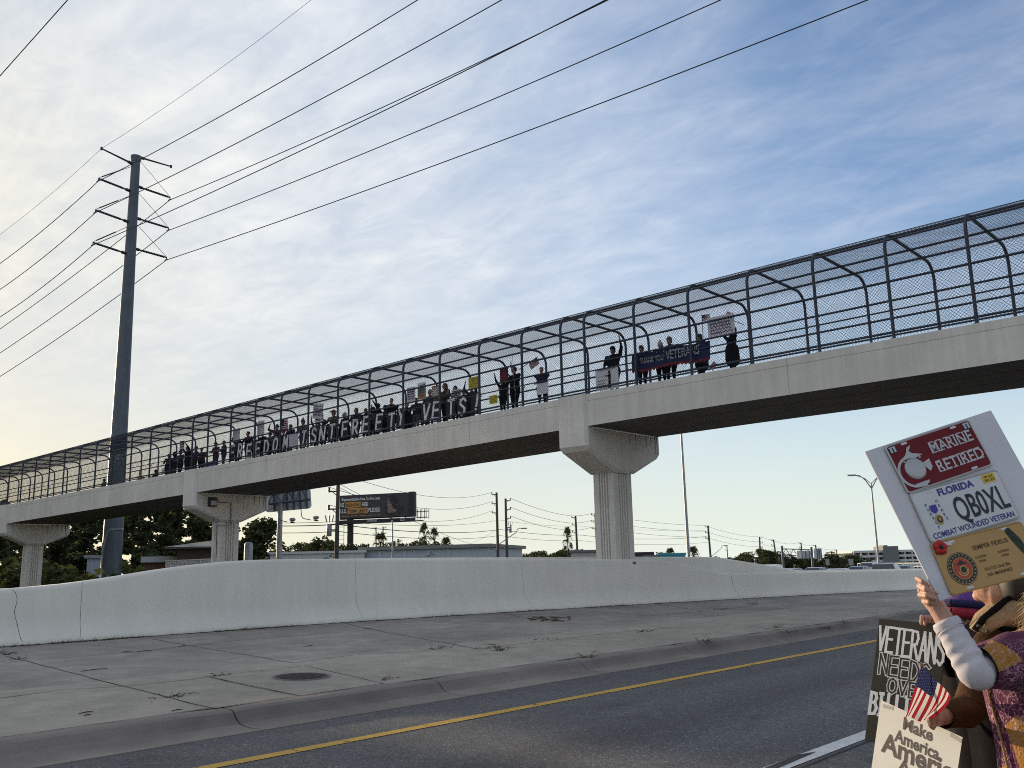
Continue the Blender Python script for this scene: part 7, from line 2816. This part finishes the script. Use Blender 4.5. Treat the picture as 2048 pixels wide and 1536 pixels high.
mb.build('hat', [mat('purple_knit', (.14, .06, .26), .95, .25, 40, bump=.5, bscale=150), mat('red_knit', (.32, .02, .04), .95, .2, 40, bump=.5, bscale=150), mat('navy_knit', (.02, .02, .07), .95, .2, 40)], P3)
mb = MB()
mb.ell(hc3 - f3 * .045 + Vector((0, 0, -.05)), (.07, .086, .085), 0, 14, 8, r3_)
mb.build('hair', HAIR['grey'], P3)
jk = MB()
secs = [(1.27, .08, .075), (1.255, .13, .11), (1.22, .19, .14), (1.12, .205, .16), (.95, .19, .165), (.75, .20, .175), (.745, .19, .165)]
S3 = []
for (z0, a0, b0), (z1, a1, b1) in zip(secs[:-1], secs[1:]):
    for i in range(4):
        f = i / 4
        S3.append((upright(tc3, z0 + (z1 - z0) * f), a0 + (a1 - a0) * f, b0 + (b1 - b0) * f))
jk.loft(ring_body(S3, 36, .09, 15.0, 2.4), 0, True, False, True)
DRED = mat('black_coat', (.016, .012, .014), .9, .2, 14, bump=.2, bscale=60, spec=.06)
jk.build('coat', DRED, P3)
sv = cloth_tube([upright(tc3, 1.16) - RT0 * .06, s3, e3, e3.lerp(w3, .75)], [.075, .066, .054, .038], 20, .14, 21.0, 7, 18)
sv.build('sleeve', DRED, P3, fix=False)
sv = cloth_tube([upright(tc3, 1.16) + RT0 * .06, s3b, e3b, w3b], [.075, .064, .052, .038], 20, .14, 25.0, 7, 18)
sv.build('sleeve', DRED, P3, fix=False)
mb = MB()
ws = hc3 + Vector((0, 0, -.115))
for k in range(3):
    mb.tube([ws + Vector((0, 0, -.026 * k)) + RT0 * ((.085 + .014 * k) * math.cos(t)) + FW0 * ((.08 + .012 * k) * math.sin(t)) + Vector((0, 0, .02 * math.sin(t * 2 + k))) for t in [2 * PI * q / 18 for q in range(19)]], .026, 10, 0, False)
mb.build('scarf', mat('red_scarf', (.36, .018, .035), .95, .2, 30, bump=.4, bscale=140, trans=.1), P3)
mb = MB()
for s in (1, -1):
    f_ = base3 + FW0 * (.10 * s)
    q = cloth_tube([upright(f_, .80), upright(f_, .44), upright(f_, .08)], [.11, .085, .072], 18, .08, 31 + s, 6)
    mb.add(q.v, q.f, 0, True)
mb.build('trousers', CL['black'], P3, fix=False)
mb = MB()
for s in (1, -1):
    f_ = base3 + FW0 * (.10 * s)
    mb.limb(upright(f_, .05) - f3 * .05, upright(f_, .045) + f3 * .16, .05, .04)
mb.build('shoe', CL['black'], P3)

# ------------------------------------------------------------------ small things on the median
mcz = at_apron(603, 1354.5)
mh = thing('manhole_cover', mcz, 'round rusty manhole cover in the paved median', 'manhole cover')
mb = MB()
RUST = mat('rusty_iron', (.045, .030, .024), .8, .35, 14, bump=.3, bscale=60, metal=.3)
sl_ = lambda dx, dy, up: Vector((mcz.x + dx, mcz.y + dy, apron_z(mcz.y + dy) + up))
rm = .345
mb.add([sl_(rm * math.cos(2 * PI * k / 40), rm * math.sin(2 * PI * k / 40), .010) for k in range(40)], [tuple(range(40))])
for k in range(9):
    y_ = (k - 4) * .062
    hw = math.sqrt(max(0, (rm * .86) ** 2 - y_ ** 2))
    x_ = -hw
    while x_ < hw - .04:
        mb.add([sl_(x_ + a, y_ + b, .017) for a, b in ((0, -.018), (.042, -.018), (.042, .018), (0, .018))], [(0, 1, 2, 3)])
        x_ += .062
mb.build('lid', RUST, mh)
mb = MB()
n_ = 44
P = [[sl_(q * math.cos(2 * PI * k / n_), q * math.sin(2 * PI * k / n_), z) for k in range(n_)] for q, z in ((rm + .008, -.02), (rm + .010, .015), (rm + .045, .015), (rm + .055, .004))]
mb.loft(P, 0, True, False)
mb.build('rim', mat('worn_iron', (.14, .125, .11), .7, .25, 12, metal=.2), mh)

WEED = [mat('dry_weed', (.085, .070, .035), .9, .3, 9, trans=.3), mat('green_weed', (.045, .060, .020), .9, .3, 9, trans=.3)]


def weed(x, y, label, n=26, r=.16, h=.10, seed=0, group='weeds growing in the pavement joints'):
    c = at_apron(x, y)
    rng = random.Random(seed + int(x))
    o = thing('weed', c, label, 'weed', group)
    mb = MB()
    for _ in range(int(n * .7)):
        a = rng.uniform(0, 6.28)
        p = c + Vector((math.cos(a) * r * rng.random() * 1.5, math.sin(a) * r * rng.random() * .5, 0))
        p.z = apron_z(p.y)
        d = Vector((rng.gauss(0, .8), rng.gauss(0, .6), rng.uniform(.15, 1.0))).normalized()
        L = h * rng.uniform(.4, 1.5)
        s = d.orthogonal().normalized() * .006
        m_ = p + d * L * .6
        e = p + d * L + Vector((d.x * L * .4, d.y * L * .4, -L * .25))
        mb.add([p - s, p + s, m_ + s * .8, e, m_ - s * .8], [(0, 1, 2, 4), (4, 2, 3)], rng.choice((0, 0, 1)))
    mb.build('blades', WEED, o)


for i, (x, y, lab, n, r, h) in enumerate(((345, 1393, 'dry weed tuft on the slanting joint nearest the camera', 34, .20, .09), (440, 1352, 'dry weed tuft at the corner of the newer concrete square', 26, .16, .07), (778, 1358, 'weed tuft on the joint right of the manhole', 30, .2, .10),
                                      (878, 1298, 'green weed clump alone in the middle of the median', 26, .2, .14), (975, 1297, 'weed tuft beside the taller dark weed', 22, .18, .10), (1002, 1301, 'tall dark weed in the middle of the median', 30, .14, .22), (1090, 1278, 'string of low weeds right of the tall dark weed', 30, .35, .07),
                                      (1172, 1315, 'upright weed at the kerb joint below the big pier', 22, .22, .20), (1292, 1263, 'weed by the far slab joint under the pier', 22, .2, .12), (1415, 1285, 'upright weed at the kerb left of the protest signs', 26, .2, .22), (1505, 1210, 'spiky weed near the low barrier', 28, .3, .2), (1555, 1255, 'weed on the slab right of the spiky one', 22, .25, .12),
                                      (1440, 1219, 'flattened weeds along the joint near the low barrier', 36, .3, .08), (1650, 1258, 'dry weeds strung along the kerb beside the dark board', 60, .26, .11), (1695, 1247, 'tall weed on the kerb beside the dark board', 20, .2, .24), (1580, 1265, 'low red weeds on the kerb joint', 40, .35, .08), (10, 1310, 'bushy weed at the left edge below the barrier', 34, .16, .12), (40, 1318, 'weed tuft on the joint at the left edge', 20, .14, .07))):
    weed(x, y, lab, n, r, h, i)
# dead grass and dirt caught along the foot of the barrier
rng = random.Random(21)
mb = MB()
for _ in range(5200):
    X = rng.uniform(-2, 70) if rng.random() < .6 else rng.uniform(6, 26)
    dens = mnoise.noise((X * .55, 0, 4.2))
    if dens < -.05 and rng.random() < .75: continue
    y = wall_y(X) - abs(rng.gauss(0, .05 + .05 * max(0, dens)))
    p = Vector((X, y, apron_z(y)))
    d = Vector((rng.gauss(0, 1), rng.gauss(0, .6), rng.uniform(.05, .55))).normalized()
    L = rng.uniform(.03, .10) * (1 + max(0, dens))
    s = d.orthogonal().normalized() * .007
    mb.add([p - s, p + s, p + d * L], [(0, 1, 2)], rng.choice((0, 0, 0, 1)))
tag(mb.build('dead_grass', WEED, None, fix=False), kind='stuff')
mb = MB()      # dark dirt line under it
L_, R_ = [], []
XS = [-4 + .35 * k for k in range(200)]
for X in XS:
    y = wall_y(X)
    w = .035 + .05 * max(0, mnoise.noise((X * .8, 3, 0))) + .02 * mnoise.noise((X * 4, 5, 0))
    L_.append((X, y + .02, apron_z(y) + .012)); R_.append((X, y - w, apron_z(y - w) + .008))
mb.add(L_ + R_, [(i, i + 1, len(XS) + i + 1, len(XS) + i) for i in range(len(XS) - 1)])
tag(mb.build('dirt', mat('dirt', (.040, .030, .022), .95, .35, 9), None), kind='stuff')
# twigs, leaves and grit
DEB = [flat('dark_twig', (.03, .024, .02), .9), flat('dry_leaf', (.13, .085, .045), .9)]
mb = MB()
for (x, y, L, a) in ((188, 1339.5, .42, .1), (172, 1425, .16, .1), (355, 1420, .14, .1), (175, 1430, .08, .2), (290, 1302, .30, .05), (255, 1303, .2, .0), (365, 1292, .18, .2), (618, 1292, .2, .1), (735, 1257, .25, .0)):
    c = at_apron(x, y, .008)
    d = Vector((math.cos(a), math.sin(a), 0)) * L / 2
    mb.tube([c - d, c + d * .2 + Vector((0, .012, .004)), c + d], [.004, .006, .003], 5)
for _ in range(420):
    X, y = rng.uniform(3, 45), rng.uniform(KY1 + .1, 17.5)
    if y > wall_y(X) - .1: continue
    s = rng.uniform(.006, .022)
    a = rng.uniform(0, 6.28)
    z = apron_z(y) + .008
    mb.add([(X + s * math.cos(a + k * 1.57) * (1 if k % 2 else .5), y + s * math.sin(a + k * 1.57), z + .004 * (k % 2)) for k in range(4)], [(0, 1, 2, 3)], rng.choice((0, 0, 1)))
tag(mb.build('litter', DEB, None, fix=False), kind='stuff')
# brown leaf patch below the barrier
mb = MB()
for _ in range(240):
    x, y = rng.uniform(1055, 1140), rng.uniform(1233, 1242)
    if mnoise.noise((x * .06, y * .3, 1)) < -.1: continue
    c = at_apron(x, y, .008)
    s = rng.uniform(.03, .10)
    a = rng.uniform(0, 6.28)
    mb.add([c + Vector((s * math.cos(a + k * 1.57), .6 * s * math.sin(a + k * 1.57), .006 * (k % 2))) for k in range(4)], [(0, 1, 2, 3)], rng.choice((0, 1)))
tag(mb.build('dead_leaves', DEB, None, fix=False), kind='stuff')
